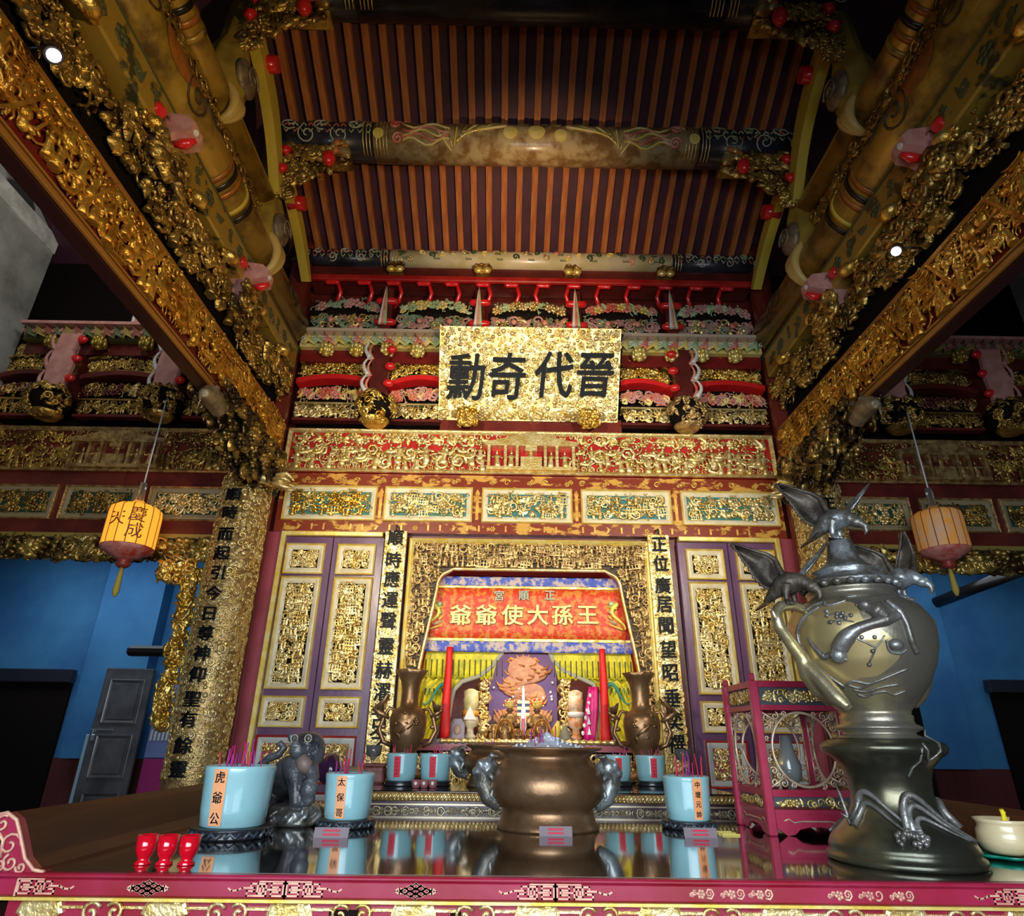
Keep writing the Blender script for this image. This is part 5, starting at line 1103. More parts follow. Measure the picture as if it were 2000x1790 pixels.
p = at(893, 1428, Y=5.2); t = thing('oval_portrait_plaque', (p[0], 5.2, zsf), 'dark upright block with a pale oval plaque at the left end of the shelf', 'plaque')
MB().prism([(p[0] - .055, zsf), (p[0] + .055, zsf), (p[0] + .055, zsf + .1), (p[0] + .03, zsf + .14), (p[0] - .03, zsf + .14), (p[0] - .055, zsf + .1)], 0, .04, face_front((0, 5.22, 0))).build('block', MAROON, t); MB().ell((p[0], 5.178, zsf + .065), (.028, .008, .038), 14, 8).build('oval', mat('pale_brown_oval', (.4, .25, .18), .5), t)
p = at(943, 1446, Y=5.15); b = MB(); b.lathe([(.025, 0), (.03, .006), (.01, .02), (.012, .03), (.035, .05), (.04, .065), (.03, .08), (.012, .09), (.008, .11), (.0, .115)], (p[0], 5.15, zsf), 20); tag(b.build('brass_oil_lamp', PALEGOLD), 'small brass oil lamp between the portrait plaque and the statues', 'oil lamp')
# ------------------------------------------------------------------ rear offering table
BRONZE = mat('brown_bronze', (.19, .10, .045), .36, .7, (.28, .165, .085), 5, .12, 40)
BRONZE2 = mat('grey_gold_bronze', (.22, .20, .16), .34, .72, (.46, .38, .18), 2.6, .2, 30, cr=(.45, .68), detail=6)
VERDI = mat('blue_grey_bronze', (.13, .12, .10), .38, .6, (.29, .32, .33), 12, .3, 60, cr=(.45, .6))
T2Z, T2Y0, T2Y1, T2X0, T2X1 = 1.258, 3.60, 4.92, -1.02, 1.0
DGLOSS = mat('black_gloss_top', (.010, .007, .008), .07, 0, spec=.6, coat=.6)
t = thing('offering_table', (0, 4.2, 0), 'rear altar table with a gilt rope-carved edge behind the big bronze bowl', 'table')
MB().box((T2X0, T2Y0 + .02, T2Z - .03), (T2X1, T2Y1, T2Z), 0, .004).build('table_top', DGLOSS, t)
b = MB(); b.box((T2X0, T2Y0, T2Z - .045), (T2X1, T2Y0 + .03, T2Z - .006), 1, .006)
for k in range(100): x = T2X0 + .02 + k * .0198; b.tube([(x - .008, T2Y0 - .004, T2Z - .038), (x + .008, T2Y0 - .006, T2Z - .012)], .0075, 5)
b.build('rope_edge', [PALEGOLD, BROWNGOLD], t)
b = MB(); b.box((T2X0 + .02, T2Y0 + .012, T2Z - .14), (T2X1 - .02, T2Y0 + .03, T2Z - .045), 1); b.box((T2X0 + .02, T2Y0 + .004, T2Z - .063), (T2X1 - .02, T2Y0 + .014, T2Z - .056)); b.box((T2X0 + .02, T2Y0 + .004, T2Z - .128), (T2X1 - .02, T2Y0 + .014, T2Z - .122))
carve(face_front((0, T2Y0 + .012, 0)), 1.95, .05, ['leaf', 'curl', 'flower'], .045, 850, .5, .7, x0=-.01, y0=T2Z - .095, mb=b); b.build('carved_apron', [mat('apron_silver_gold', (.45, .38, .25), .4, .5), mat('dark_purple_apron', (.04, .01, .025), .4)], t)
for sx in (T2X0 + .06, T2X1 - .06):
    for y in (T2Y0 + .08, T2Y1 - .08): MB().box((sx - .04, y - .04, 0), (sx + .04, y + .04, T2Z - .03), 0, .008).build('leg', MAROON, t)
for s in (-1, 1):
    x0, x1 = sorted((s * 1.02, s * 1.45)); MB().box((x0 + .03, 3.75, .0), (x1, 4.9, 1.05)).build('side_cabinet', MAROON, None, 'low dark red cabinet beside the rear altar table, %s side' % SIDE[s], 'cabinet')

CEL = mat('celadon_glaze', (.27, .52, .56), .22, 0, (.31, .56, .6), 9, .03, 120, coat=.5)
ASH = mat('incense_ash', (.5, .52, .58), .9, 0, (.7, .72, .78), 40)
PAPER = mat('orange_paper', (.85, .33, .12), .7, 0, (.88, .45, .25), 4); PAPERR = mat('red_paper', (.7, .03, .05), .7)
STK = [mat('magenta_incense', (.55, .01, .12), .6), mat('red_incense', (.65, .03, .05), .6), mat('violet_incense', (.35, .03, .3), .6)]
STICK_PROTO = {}
def sticks(x, y, z, r, n, hmin, hmax, label, grp, seed, rad=.0022):
    w = random.Random(seed)
    for i in range(n):
        a = w.uniform(0, 6.28); q = r * math.sqrt(w.random()) * .75; px, py = x + q * math.cos(a), y + q * math.sin(a); h = w.uniform(hmin, hmax); lx, ly = w.uniform(-.2, .2) * h, w.uniform(-.12, .12) * h
        b = MB(); b.tube([(px, py, z - .015), (px + lx, py + ly, z + h)], rad * w.uniform(.85, 1.15), 6)
        tag(b.build('incense_stick', w.choice(STK)), label, 'incense stick', grp)
def celadon(x, y, z, r, h, nm, ang, text=None, stand=.04, nst=8, seed=1, desc='', rear=False):
    short = nm.replace(' with an orange label reading', ' labelled')
    t = thing('pot_stand', (x, y, z), 'dark wooden stand under the %s' % short, 'stand')
    MB().lathe([(r * 1.02, 0), (r * 1.08, stand * .25), (r * .95, stand * .5), (r * 1.12, stand * .8), (r * 1.1, stand)], (x, y, z), 36).build('stand_ring', mat('ebony_wood', (.02, .02, .025), .35, coat=.3), t)
    if not rear:
        b = MB()
        for k in range(14): a = k * PI / 7; b.tube([(x + r * 1.1 * math.cos(a + q * .12), y + r * 1.1 * math.sin(a + q * .12), z + stand * (.2 + .5 * abs(math.sin(q * 1.5)))) for q in range(4)], .007, 5)
        b.build('carved_wave_edge', mat('ebony_grey', (.05, .065, .08), .3), t)
    zb = z + stand
    t = thing('incense_pot', (x, y, zb), nm + desc, 'incense pot')
    MB().lathe([(r * .82, 0), (r * .88, h * .03), (r * .93, h * .3), (r * .98, h * .85), (r, h * .95), (r * .99, h), (r * .95, h * 1.01), (r * .93, h * .97), (r * .9, h * .85), (.001, h * .84)], (x, y, zb), 44).build('glazed_body', CEL, t)
    R_ = r * .985; wid = r * (.42 if text else .42)
    wrap = lambda V: (lambda rr: np.c_[x + (rr + V[:, 2]) * np.sin(ang + V[:, 0] / r), y - (rr + V[:, 2]) * np.cos(ang + V[:, 0] / r), zb + V[:, 1]])(r * np.interp(V[:, 1] / h, [0, .3, .85, 1], [.89, .935, .985, 1.0]))
    X = np.linspace(-wid / 2, wid / 2, 5); Z = np.linspace(h * .05 if text else h * .14, h * .96 if text else h * .9, 6)
    G = np.array([[(a, z_, .0015) for a in X] for z_ in Z]); b = MB(); b.sheet(wrap(G.reshape(-1, 3)).reshape(G.shape)); lab = b.build('paper_label', PAPER if text else PAPERR, t)
    b = MB()
    if text:
        for i, ch in enumerate(text): char(lab, ch, .012, 0, h * (.83 - i * (.66 / (len(text) - 1))), wid * (.75 if len(text) == 3 else .62), wrap, .0012, z0=.002)
    else:
        for i in range(5): b.merge(MB().box((-.006, h * (.25 + .13 * i), .002), (.006, h * (.3 + .13 * i), .003)), wrap)
        b.build('faint_characters', mat('dark_red_ink', (.3, .01, .03)), lab)
    za = zb + h * .93
    b = MB(); th = np.linspace(0, 2 * PI, 22); w = random.Random(seed)
    G = np.stack([np.c_[x + r * .92 * q * np.cos(th), y + r * .92 * q * np.sin(th), np.array([za + .012 * (1 - q) + w.uniform(-.003, .004) for _ in th])] for q in (0.01, .3, .6, .85, 1)]); b.sheet(G)
    for k in range(22): a = w.uniform(0, 6.28); q = r * w.uniform(.5, .93); b.ell((x + q * math.cos(a), y + q * math.sin(a), za + .006), (.006, .006, .005), 5, 4)
    tag(b.build('ash', ASH), 'pale ash in the %s' % short, 'ash', kind='stuff')
    sticks(x, y, za, r, nst, .03 if rear else .045, .06 if rear else .11, 'magenta incense stick in the %s' % short, 'incense sticks in the %s' % short, seed, .0025)
def onz(u, v, Z, r=0): 
    p = at(u, v, Z=Z); d = p[:2] - CAM[:2]; d /= np.linalg.norm(d); return p[0] + d[0] * r, p[1] + d[1] * r
for i, (u, ang, lb) in enumerate(((781.5, -.16, 'small pale blue pot in front of the left bronze vase'), (848, -.08, 'small pale blue pot left of the big bowl'), (1205, .04, 'small pale blue pot right of the big bowl'), (1273, .04, 'small pale blue pot in front of the right bronze vase'))):
    x, y = onz(u, 1537, T2Z, .09); celadon(x, y, T2Z, .088, .138, lb, ang, None, .025, 5, 20 + i, '', True)
# small pink cups
for i, u in enumerate((812, 828, 845)):
    x, y = onz(u, 1541, T2Z, .03); t = thing('tea_cup', (x, y, T2Z), 'tiny pink cup at the rear table edge, %s of the row of three' % ('leftmost', 'middle', 'rightmost')[i], 'cup')
    MB().lathe([(.013, 0), (.02, .004), (.024, .025), (.0245, .04), (.021, .04), (.018, .012), (.001, .01)], (x, y, T2Z), 20).build('cup_body', mat('dusty_pink_glaze', (.35, .12, .13), .3, coat=.4), t)
    MB().ell((x, y - .0235, T2Z + .024), (.009, .003, .009), 10, 6).build('white_medallion', WHITE, t)
# vases
def vase(x, y, s, label):
    z = T2Z; k = .0034
    t = thing('bronze_vase', (x, y, z), label, 'vase')
    prof = [(.105, 0), (.115, .01), (.11, .035), (.085, .05), (.07, .075), (.075, .09), (.085, .1), (.062, .12), (.06, .135), (.068, .15), (.066, .165), (.09, .2), (.112, .26), (.120, .33), (.118, .37), (.105, .405), (.08, .42), (.062, .43), (.056, .47), (.055, .53), (.066, .59), (.09, .635), (.108, .66), (.1, .662), (.06, .6), (.045, .5), (.001, .45)]
    wob = lambda a, zz: 1 + .05 * np.clip((zz - .58) / .08, 0, 1) * np.cos(8 * a)
    MB().lathe(prof, (x, y, z), 48, wob=wob).build('vase_body', BRONZE, t)
    for sx in (-1, 1):
        inner = sx == -s
        b = MB(); X = x + sx * .1
        b.tube([(X, y, z + .2), (X + sx * .05, y - .01, z + .22), (X + sx * .085, y, z + .29), (X + sx * .06, y, z + .37), (X + sx * .03, y, z + .42), (X - sx * .02, y, z + .41)], [.016, .015, .014, .014, .011, .01], 8)
        b.tube([(X + sx * .07, y, z + .34), (X + sx * .1, y - .01, z + .4), (X + sx * .12, y - .02, z + .45)], [.01, .008, .004], 6)
        for q in ((.09, .37), (.06, .31), (.1, .42)): b.ell((X + sx * q[0], y - .01, z + q[1]), (.02, .008, .014), 7, 5)
        b.build('branch_handle', BRONZE, t)
        if True:
            b = MB(); c = np.array([X + sx * .085, y - .01, z + .39]); w_ = 1 if not inner else .7
            b.tube([c + np.array([sx * -.06, 0, -.03]) * w_, c, c + np.array([sx * .04, 0, .03]) * w_, c + np.array([sx * .06, 0, .02]) * w_], [.008, .025 * w_, .018 * w_, .004], 8)
            for q in (-1, 1):
                G = np.stack([np.array([c + np.array([-sx * .02, q * .01, .01]), c + np.array([-sx * .03 - .0, q * .035, .06]), c + np.array([-sx * .05, q * .05, .12]) * w_]), np.array([c + np.array([sx * .02, q * .01, .01]), c + np.array([sx * .02, q * .035, .05]), c + np.array([-sx * .03, q * .05, .10]) * w_])]); b.sheet(G, thick=.006)
            b.build('perching_bird', BRONZE, t)
    wv = lambda V: (lambda r_: np.c_[x + (r_ + V[:, 2]) * np.sin(V[:, 0] / .11), y - (r_ + V[:, 2]) * np.cos(V[:, 0] / .11), z + V[:, 1]])(np.interp(V[:, 1], [.2, .26, .33, .37, .405], [.088, .11, .117, .115, .103]))
    b = MB(); stamp(b, 'bird', -.01 * s, .30, .13, wv, .3, 0, .25, 0, rnd); stamp(b, 'branch', .03 * s, .33, .12, wv, .9, 0, .25, 0, rnd); stamp(b, 'flower', -.06 * s, .34, .06, wv, 0, 0, .3, 0, rnd); b.build('bird_relief', BRONZE, t)
for s, u in ((-1, 793), (1, 1257)):
    p = at(u, 1470, Y=4.5); vase(p[0], 4.5, s, 'tall bronze vase with scalloped mouth and bird handles, %s of the niche' % SIDE[s])
# second bowl
def bowl(x, y, z, k, m, label, seed, hd=True, prof=None, hs=1.):
    t = thing('bronze_censer_bowl', (x, y, z), label, 'censer')
    prof = prof or [(.208, 0), (.21, .01), (.198, .025), (.188, .055), (.186, .073), (.205, .085), (.232, .115), (.241, .15), (.237, .185), (.218, .22), (.19, .248), (.18, .262), (.184, .275), (.208, .288), (.232, .294), (.234, .301), (.222, .303), (.2, .29), (.001, .28)]
    prof = [(a * k, c * k) for a, c in prof]
    MB().lathe(prof, (x, y, z), 64).build('bowl_body', m, t)
    for s in (-1, 1):
        b = MB(); X = x + s * .215 * k; f = lambda dx, dy, dz: (X + s * dx * k, y + dy * k, z + dz * k * hs)
        b.tube([f(-.02, 0, .08), f(.025, 0, .11), f(.05, 0, .16), f(.04, 0, .21), f(.01, 0, .25)], [.03 * k, .04 * k, .042 * k, .045 * k, .03 * k], 10)
        b.ell(f(.045, 0, .225), (.045 * k, .05 * k, .035 * k), 12, 9); b.ell(f(.08, 0, .205), (.025 * k, .035 * k, .02 * k), 10, 7)
        for q in (-1, 1):
            b.ell(f(.07, q * .03, .24), (.014 * k,) * 3, 8, 6); b.tube([f(.03, q * .04, .25), f(.02, q * .06, .27), f(-.01, q * .06, .265)], [.014 * k, .012 * k, .005 * k], 6); b.tube([f(.03, q * .045, .2), f(.0, q * .06, .17), f(.02, q * .06, .12), f(-.01, q * .05, .09)], [.014 * k, .013 * k, .01 * k, .006 * k], 6)
        b.tube([f(.085, 0, .19), f(.09, 0, .17), f(.07, 0, .155)], [.01 * k, .008 * k, .006 * k], 6)
        remeshed(b, 'lion_head_handle', VERDI if hd else m, .006 * k, t, 2)
    return t
p = at(1020, 1535, Z=T2Z); x, y = p[0], T2Y0 + .42
bowl(at(988, 1500, Y=y)[0], y, T2Z, 1.08, BRONZE, 'second wide bronze bowl half hidden behind the big one', 3, True, hs=.68, prof=[(a, c * .65) for a, c in [(.205, 0), (.207, .012), (.195, .03), (.185, .07), (.182, .085), (.2, .10), (.225, .14), (.232, .175), (.225, .21), (.2, .24), (.186, .255), (.184, .27), (.2, .285), (.215, .297), (.216, .305), (.205, .307), (.19, .29), (.001, .28)]])
sticks(at(957, 1480, Y=y)[0], y, T2Z + .19, .05, 8, .02, .06, 'short magenta stick in the second bronze bowl', 'incense sticks in the second bronze bowl', 91)
# rear odds and ends
for s, u, v in ((-1, 729, 1480), (1, 1334, 1480)):
    x, y = at(u, v, Y=4.3)[0], 4.3
    t = thing('oil_lamp_glass', (x, y, T2Z), 'small glass of golden lamp oil on a red stand, %s end of the rear table' % SIDE[s], 'oil lamp')
    MB().lathe([(.06, 0), (.065, .01), (.05, .02), (.05, .05), (.065, .06), (.065, .07)], (x, y, T2Z), 8).build('red_stand', mat('carved_red_wood', (.16, .04, .035), .5, 0, (.3, .1, .08), 30), t)
    MB().lathe([(.03, .07), (.03, .075), (.008, .085), (.008, .115), (.02, .13), (.045, .15), (.05, .2), (.048, .2), (.04, .15), (.001, .14)], (x, y, T2Z), 24).build('glass', mat('clear_glass', (.9, .9, .9)), t)
    MB().lathe([(.001, .152), (.04, .152), (.044, .18), (.001, .18)], (x, y, T2Z), 20).build('oil', mat('amber_oil', (.6, .4, .02), .1, coat=.5), t)
x, y = at(645, 1505, Y=4.0)[0], 4.0
b = MB(); c = np.array([x, y, at(640, 1505, Y=4.)[2]]); b.lathe([(.001, -.1), (.02, -.095), (.03, -.07), (.06, -.05), (.085, 0), (.09, .03), (.07, .05), (.001, .055)], (0, 0, 0), 28)
V = b.V[0]; R_ = rotm('Y', 1.45); b.V[0] = V @ R_.T + c; t = thing('wooden_mallet', (x, y, T2Z), 'tan wooden mallet with a dark violet turned head, lying left of the rear table', 'mallet'); b.build('violet_head', mat('dark_violet_lacquer', (.05, .015, .06), .2, coat=.6), t)
b = MB(); p = at(650, 1500, Y=4.02); q_ = at(800, 1500, Y=4.3); q_[2] = T2Z + .03; b.tube([p, (p + q_) / 2, q_], [.012, .03, .028], 10); b.build('tan_shaft', mat('tan_wood', (.25, .17, .08), .6), t)
b = MB(); x = at(735, 1520, Y=4.15)[0]; b.box((x - .07, 4.1, T2Z), (x + .05, 4.2, T2Z + .09), 0, .01); b.box((x - .08, 4.09, T2Z + .09), (x + .06, 4.21, T2Z + .105), 0, .005); tag(b.build('carved_red_box', MATS['carved_red_wood']), 'small carved reddish box left of the pale blue pots', 'box')

# ------------------------------------------------------------------ main table
TZ = 1.17; X0, X1, Y0, Y1 = -1.475, 1.475, 1.985, 3.54
TRED = mat('crimson_table_paint', (.25, .006, .018), .35, 0, (.33, .016, .06), 3, .05, 20, coat=.3)
TPINK = mat('worn_pink_gilt', (.58, .26, .2), .5, .2, (.7, .4, .28), 20)
TTOP = mat('mirror_black_top', (.012, .008, .007), .045, 0, (.02, .012, .01), 2, spec=.7, coat=1.)
t = thing('altar_table', (0, 2.75, 0), 'long crimson altar table with glossy black top, gilt frets and upturned scroll end', 'table')
MB().box((X0, Y0, TZ - .03), (X1, Y1, TZ)).build('table_top', TTOP, t)
zf = at(1000, 1762, Y=1.96)[2]
b = MB(); b.box((X0 - .03, 1.955, TZ - .012), (X1 + .03, 1.988, TZ - .0005), 0, .004); b.box((X0 - .03, 1.962, zf), (X1 + .03, 1.99, TZ - .012), 0, .004); b.build('front_rail', TRED, t)
b = MB(); b.box((X0 - .03, 1.956, zf - .008), (X1 + .03, 1.99, zf - .001)); b.build('gilt_fillet', YGOLD, t)
# fret decorations
fz = (zf + TZ - .012) / 2; hh = (TZ - .012 - zf) * .42
fr_ = face_front((0, 1.962, 0))
def poly(b, P, w=.0016, cx=0., mir=1, mi=0):
    w *= 1.25; P = np.array(P, float); Q = np.c_[cx + mir * P[:, 0] * hh * 1.3, fz + P[:, 1] * hh, np.full(len(P), .001)]
    for i in range(len(Q) - 1):
        a, c = Q[i], Q[i + 1]; d = c - a; L_ = np.linalg.norm(d[:2]); n_ = np.array([-d[1], d[0], 0]) / (L_ + 1e-9) * w
        b.prism([tuple((a + n_ - d / (L_ + 1e-9) * w)[:2]), tuple((a - n_ - d / (L_ + 1e-9) * w)[:2]), tuple((c - n_ + d / (L_ + 1e-9) * w)[:2]), tuple((c + n_ + d / (L_ + 1e-9) * w)[:2])], 0, .0022, fr_, mi)
def knot(b, cx):
    for ox, oy in ((0, 0), (-.6, .35), (.6, .35), (-.6, -.35), (.6, -.35), (0, .6), (0, -.6), (-1.3, 0), (1.3, 0), (-1.9, 0), (1.9, 0)):
        for q in ((.42, .36) if abs(ox) < 1.5 else (.42, .2)): poly(b, [(ox - q * 1.3, oy), (ox, oy + q), (ox + q * 1.3, oy), (ox, oy - q), (ox - q * 1.3, oy)], .0014, cx)
def key(b, cx, m):
    poly(b, [(.2, -.8), (.2, .8), (1.6, .8), (1.6, .3), (.6, .3), (.6, -.3), (1.6, -.3), (1.6, -.8), (.2, -.8)], .0017, cx, m)
    poly(b, [(.9, 0), (2.2, 0), (2.2, .75), (3.2, .75), (3.2, -.5), (2.5, -.5), (2.5, .4), (2.9, .4), (2.9, -.2)], .0017, cx, m); poly(b, [(2.2, 0), (2.2, -.8), (4.4, -.8), (4.4, -.2), (3.6, -.2), (3.6, .2), (5.0, .2), (5.5, -.1), (6.2, -.2), (6.6, .1)], .0017, cx, m)
    poly(b, [(3.2, .75), (4.0, .75), (4.0, .45)], .0015, cx, m); poly(b, [(.2, 1.05), (3.0, 1.05)], .0012, cx, m); poly(b, [(.0, -1.0), (0, 1.0)], .002, cx, m)
for u in (288, 812): b = MB(); knot(b, at(u, 1738, Y=1.96)[0]); b.build('gilt_endless_knot', TPINK, t)
for u, ms in ((556, (1, -1)), (1085, (1, -1)), (30, (1,)), (2010, (-1,))):
    b = MB(); cxm = at(u, 1740, Y=1.96)[0]
    for m_ in ms: key(b, cxm, m_)
    b.build('gilt_key_fret', TPINK, t)
for u in (1370, 1430, 1485, 1640, 1700, 1760): 
    b = MB(); x = at(u, 1748, Y=1.96)[0]
    for k in range(3): stamp(b, ('cloud', 'flower', 'curl')[k], x + (k - 1) * .02, fz, hh * 1.6, fr_, k * 2, 0, .06, 0, rnd)
    b.build('gilt_flower_painting', TPINK, t)
# carved apron
b = MB(); zt = zf - .008; b.box((X0, 1.985, zt - .16), (X1, 2.0, zt)); b.build('apron_board', TRED, t)
b = MB(); fa = face_front((0, 1.985, 0))
for k in range(19):
    x = X0 + .06 + k * .16
    P = spiral(x, zt - .03, .026, 1.3, .5, 16); b.tube(fa(np.c_[P, np.full(16, .004)]), .0055, 5); P = spiral(x + .06, zt - .028, .024, 1.3, 2.5, 16, -1); b.tube(fa(np.c_[P, np.full(16, .004)]), .0055, 5)
    if k % 2 == 0: b.prism([(x - .02, zt - .005), (x + .08, zt - .005), (x + .09, zt - .03), (x + .05, zt - .05), (x + .03, zt - .035), (x + .01, zt - .05), (x - .03, zt - .03)], 0, .01, fa, bev=.15)
    b.box((x + .08, 1.976, zt - .02), (x + .14, 1.985, zt - .014)); b.box((x + .08, 1.976, zt - .045), (x + .14, 1.985, zt - .04))
b.build('gilt_cloud_carving', PALEGOLD, t)
b = MB()
for u0, u1 in ((643, 700), (1460, 1500), (1905, 1960), (880, 900)):
    x0_, x1_ = at(u0, 1780, Y=1.98)[0], at(u1, 1780, Y=1.98)[0]; b.box((x0_, 1.978, zt - .04), (x1_, 1.986, zt - .018), 0, .002)
b.build('dark_opening', VOID, t)
for sx in (X0 + .1, X1 - .1):
    for y in (Y0 + .1, Y1 - .1): MB().box((sx - .05, y - .05, 0), (sx + .05, y + .05, TZ - .03), 0, .01).build('leg', TRED, t)
for s in (-1, 1):
    # upturned flange
    K = [(-.01, .0), (.02, .005), (.05, .03), (.08, .085), (.10, .118), (.13, .135), (.155, .13), (.165, .11), (.155, .09), (.135, .085), (.12, .07), (.115, .03), (.12, -.03), (.0, -.03)]
    xx = -(X0 + .05) if 0 else 1.40
    pts = [(s * (xx + a), TZ + c) for a, c in K]
    MB().prism(pts, -.0, -(Y1 - 2.0), FR((0, 2.0, 0))).build('upturned_end', mat('brown_polished_wood', (.035, .009, .005), .5, 0, (.085, .022, .009), 3, spec=.3, stretch=(1, .25, 6)), t)
    MB().prism(pts, 0, .03, FR((0, 1.998, 0))).build('scroll_end_panel', TRED, t)
    b = MB(); P = np.array([(s * (xx + a), TZ + c, .033) for a, c in K[:12]]); b.tube(FR((0, 1.998, 0))(P), .005, 6)
    for cx_, cz_, r_, a_ in ((.10, .06, .03, 0), (.085, .02, .022, 2), (.135, .108, .022, 1), (.055, .01, .014, 3), (.11, .015, .014, 4)): Q = spiral(s * (xx + cx_), TZ + cz_, r_, 1.3, a_, 16); b.tube(FR((0, 1.998, 0))(np.c_[Q, np.full(16, .033)]), .004, 5)
    b.build('gilt_scrolls', TPINK, t)

# pots on the main table
x, y = onz(448, 1645, TZ, .125); celadon(x, y, TZ, .125, .195, 'largest pale blue pot with an orange label reading 虎爺公', -.2, '虎爺公', .035, 15, 41)
x, y = onz(674, 1622, TZ, .10); celadon(x, y, TZ, .100, .165, 'middle pale blue pot with an orange label reading 太保哥', -.12, '太保哥', .03, 11, 42)
x, y = onz(1348, 1624, TZ, .10); celadon(x, y, TZ, .098, .165, 'right pale blue pot with an orange label reading 中壇元帥', .22, '中壇元帥', .03, 14, 43)
# big bowl
x, y = onz(1070, 1632, TZ, .21); BX, BY = x, y
bowl(x, y, TZ, 1.0, BRONZE, 'big round bronze bowl full of ash at the centre of the table', 1)
b = MB(); th = np.linspace(0, 2 * PI, 26); w = random.Random(3)
G = np.stack([np.c_[x + q * np.cos(th), y + q * np.sin(th), np.array([TZ + z_ + w.uniform(-.003, .004) for _ in th])] for q, z_ in ((.005, .36), (.03, .342), (.07, .322), (.12, .308), (.195, .288))]); b.sheet(G)
for k in range(60): a = w.uniform(0, 6.28); q = w.uniform(.02, .16); b.ell((x + q * math.cos(a), y + q * math.sin(a), TZ + .352 - q * .33), (.008, .008, .006), 5, 4)
tag(b.build('ash', ASH), 'heaped pale blue-grey ash in the big bronze bowl', 'ash', kind='stuff')
sticks(x - .02, y - .06, TZ + .31, .1, 9, .03, .08, 'magenta incense stub in the ash of the big bronze bowl', 'incense stubs in the big bronze bowl', 92)
# name cards
for u, v, lb in ((1085, 1633, 'small grey card with red lines at the foot of the big bronze bowl'), (1367, 1636, 'small grey card with red lines in front of the right blue pot'), (648, 1636, 'small dull card with red lines in front of the middle blue pot')):
    p = at(u, v, Z=TZ); t = thing('name_card', (p[0], p[1] - .0, TZ), lb, 'card'); f = FR((p[0], p[1] - .02, TZ), (1, 0, 0), (0, .35, .94), (0, -.94, .35))
    b = MB(); b.merge(MB().box((-.062, 0, -.006), (.062, .034, 0)), f); b.build('card', mat('grey_card', (.2, .15, .17), .5), t)
    b = MB(); b.merge(MB().box((-.03, .020, 0), (.03, .027, .001)), f); b.build('red_line', mat('red_ink', (.5, .02, .05), .5), t)
    b = MB(); b.merge(MB().box((-.03, .007, 0), (.03, .014, .001)), f); b.build('red_line', mat('red_ink', (.5, .02, .05), .5), t)
# red cups
PR = mat('translucent_red_plastic', (.75, .005, .02), .12, 0, coat=.8, trans=.25)
for i, u in enumerate((252, 297, 343)):
    x, y = onz(u, 1698, TZ, .0); y = 2.09
    b = MB(); b.lathe([(.022, 0), (.024, .003), (.016, .010), (.015, .015), (.022, .025), (.026, .037), (.028, .072), (.026, .072), (.024, .04), (.001, .027)], (x, y, TZ), 12); 
    tag(b.build('red_cup', PR), 'glossy red plastic offering cup near the table edge, %s of the three' % ('left one', 'middle one', 'right one')[i], 'cup', 'three red plastic cups at the table edge')
# cream bowl on green leaf tray
x, y = at(1972, 1680, Z=TZ)[:2]; y = 2.36; x = at(1968, 1650, Y=y)[0]
b = MB(); b.lathe([(.001, 0), (.06, 0), (.105, .006), (.12, .016), (.105, .012), (.001, .006)], (x, y, TZ), 40, wob=lambda a, z: 1 + .06 * np.cos(9 * a)); tag(b.build('green_leaf_tray', mat('emerald_tray', (.0, .2, .13), .4)), 'scalloped emerald green tray under the cream bowl', 'tray')
t = thing('cream_bowl', (x, y, TZ + .012), 'cream ceramic bowl holding yellow joss paper at the right table end', 'bowl')
MB().lathe([(.05, 0), (.07, .01), (.083, .035), (.08, .065), (.072, .08), (.074, .088), (.082, .1), (.078, .1), (.07, .088), (.06, .05), (.001, .03)], (x, y, TZ + .012), 40).build('bowl_body', mat('cream_glaze', (.62, .5, .28), .3, 0, (.68, .56, .33), 6, coat=.4), t)
for k, (dx, h) in enumerate(((-.01, .135), (.015, .14))):
    b = MB(); b.tube([(x + dx, y - .01, TZ + .06), (x + dx + .01 - .03 * k, y - .02, TZ + h)], .007, 6); tag(b.build('yellow_paper_roll', mat('bright_yellow_paper', (.8, .65, .02), .5)), 'folded bright yellow paper roll standing in the cream bowl', 'paper roll', 'yellow paper rolls in the cream bowl')
# gold strips lying by the right pot
for k in range(3): p = at(1395 + 8 * k, 1627 + 3 * k, Z=TZ); b = MB(); b.box((p[0], p[1], TZ), (p[0] + .07, p[1] + .006, TZ + .006), 0, .001); tag(b.build('yellow_stick', mat('straw_yellow', (.6, .5, .1), .5)), 'short straw-yellow stick lying right of the right blue pot', 'stick', 'straw-yellow sticks on the table')

# ------------------------------------------------------------------ tiger guardian statue
Yt = 3.0; q = lambda u, v, dy=0.: tuple(at(u, v, Y=Yt + dy)); STONE = mat('dark_slate_stone', (.025, .028, .034), .36, 0, (.09, .095, .105), 7, .5, 70, coat=.2)
x0_ = at(575, 1600, Y=Yt)[0]
t = thing('tiger_statue', (x0_, Yt, TZ), 'dark grey guardian beast statue with raised tail, between the two left blue pots', 'statue')
b = MB()
b.tube([q(520, 1560, .12), q(545, 1530, .1), q(572, 1512, .05), q(592, 1498, .0), q(598, 1478, 0)], [.05, .075, .08, .065, .05], 16)
b.ell(q(597, 1462), (.062, .06, .052), 18, 13); b.ell(q(604, 1444, .02), (.055, .05, .03), 14, 9)
b.ell(q(582, 1467, -.045), (.037, .036, .033), 14, 10); b.ell(q(578, 1457, -.062), (.031, .022, .010), 12, 8); b.ell(q(578, 1450, -.066), (.018, .014, .008), 8, 6)
b.ell(q(614, 1468, .01), (.046, .05, .07), 14, 10)
for k in range(4): b.tube([q(604 + 5 * k, 1478, -.045 + .012 * k), q(606 + 4 * k, 1496, -.045 + .01 * k), q(603 + 4 * k, 1514, -.03)], [.012, .010, .005], 7)
for uu, vv in ((576, 1443), (603, 1443)): b.ell(q(uu, vv, -.045), (.017, .014, .017), 12, 9)
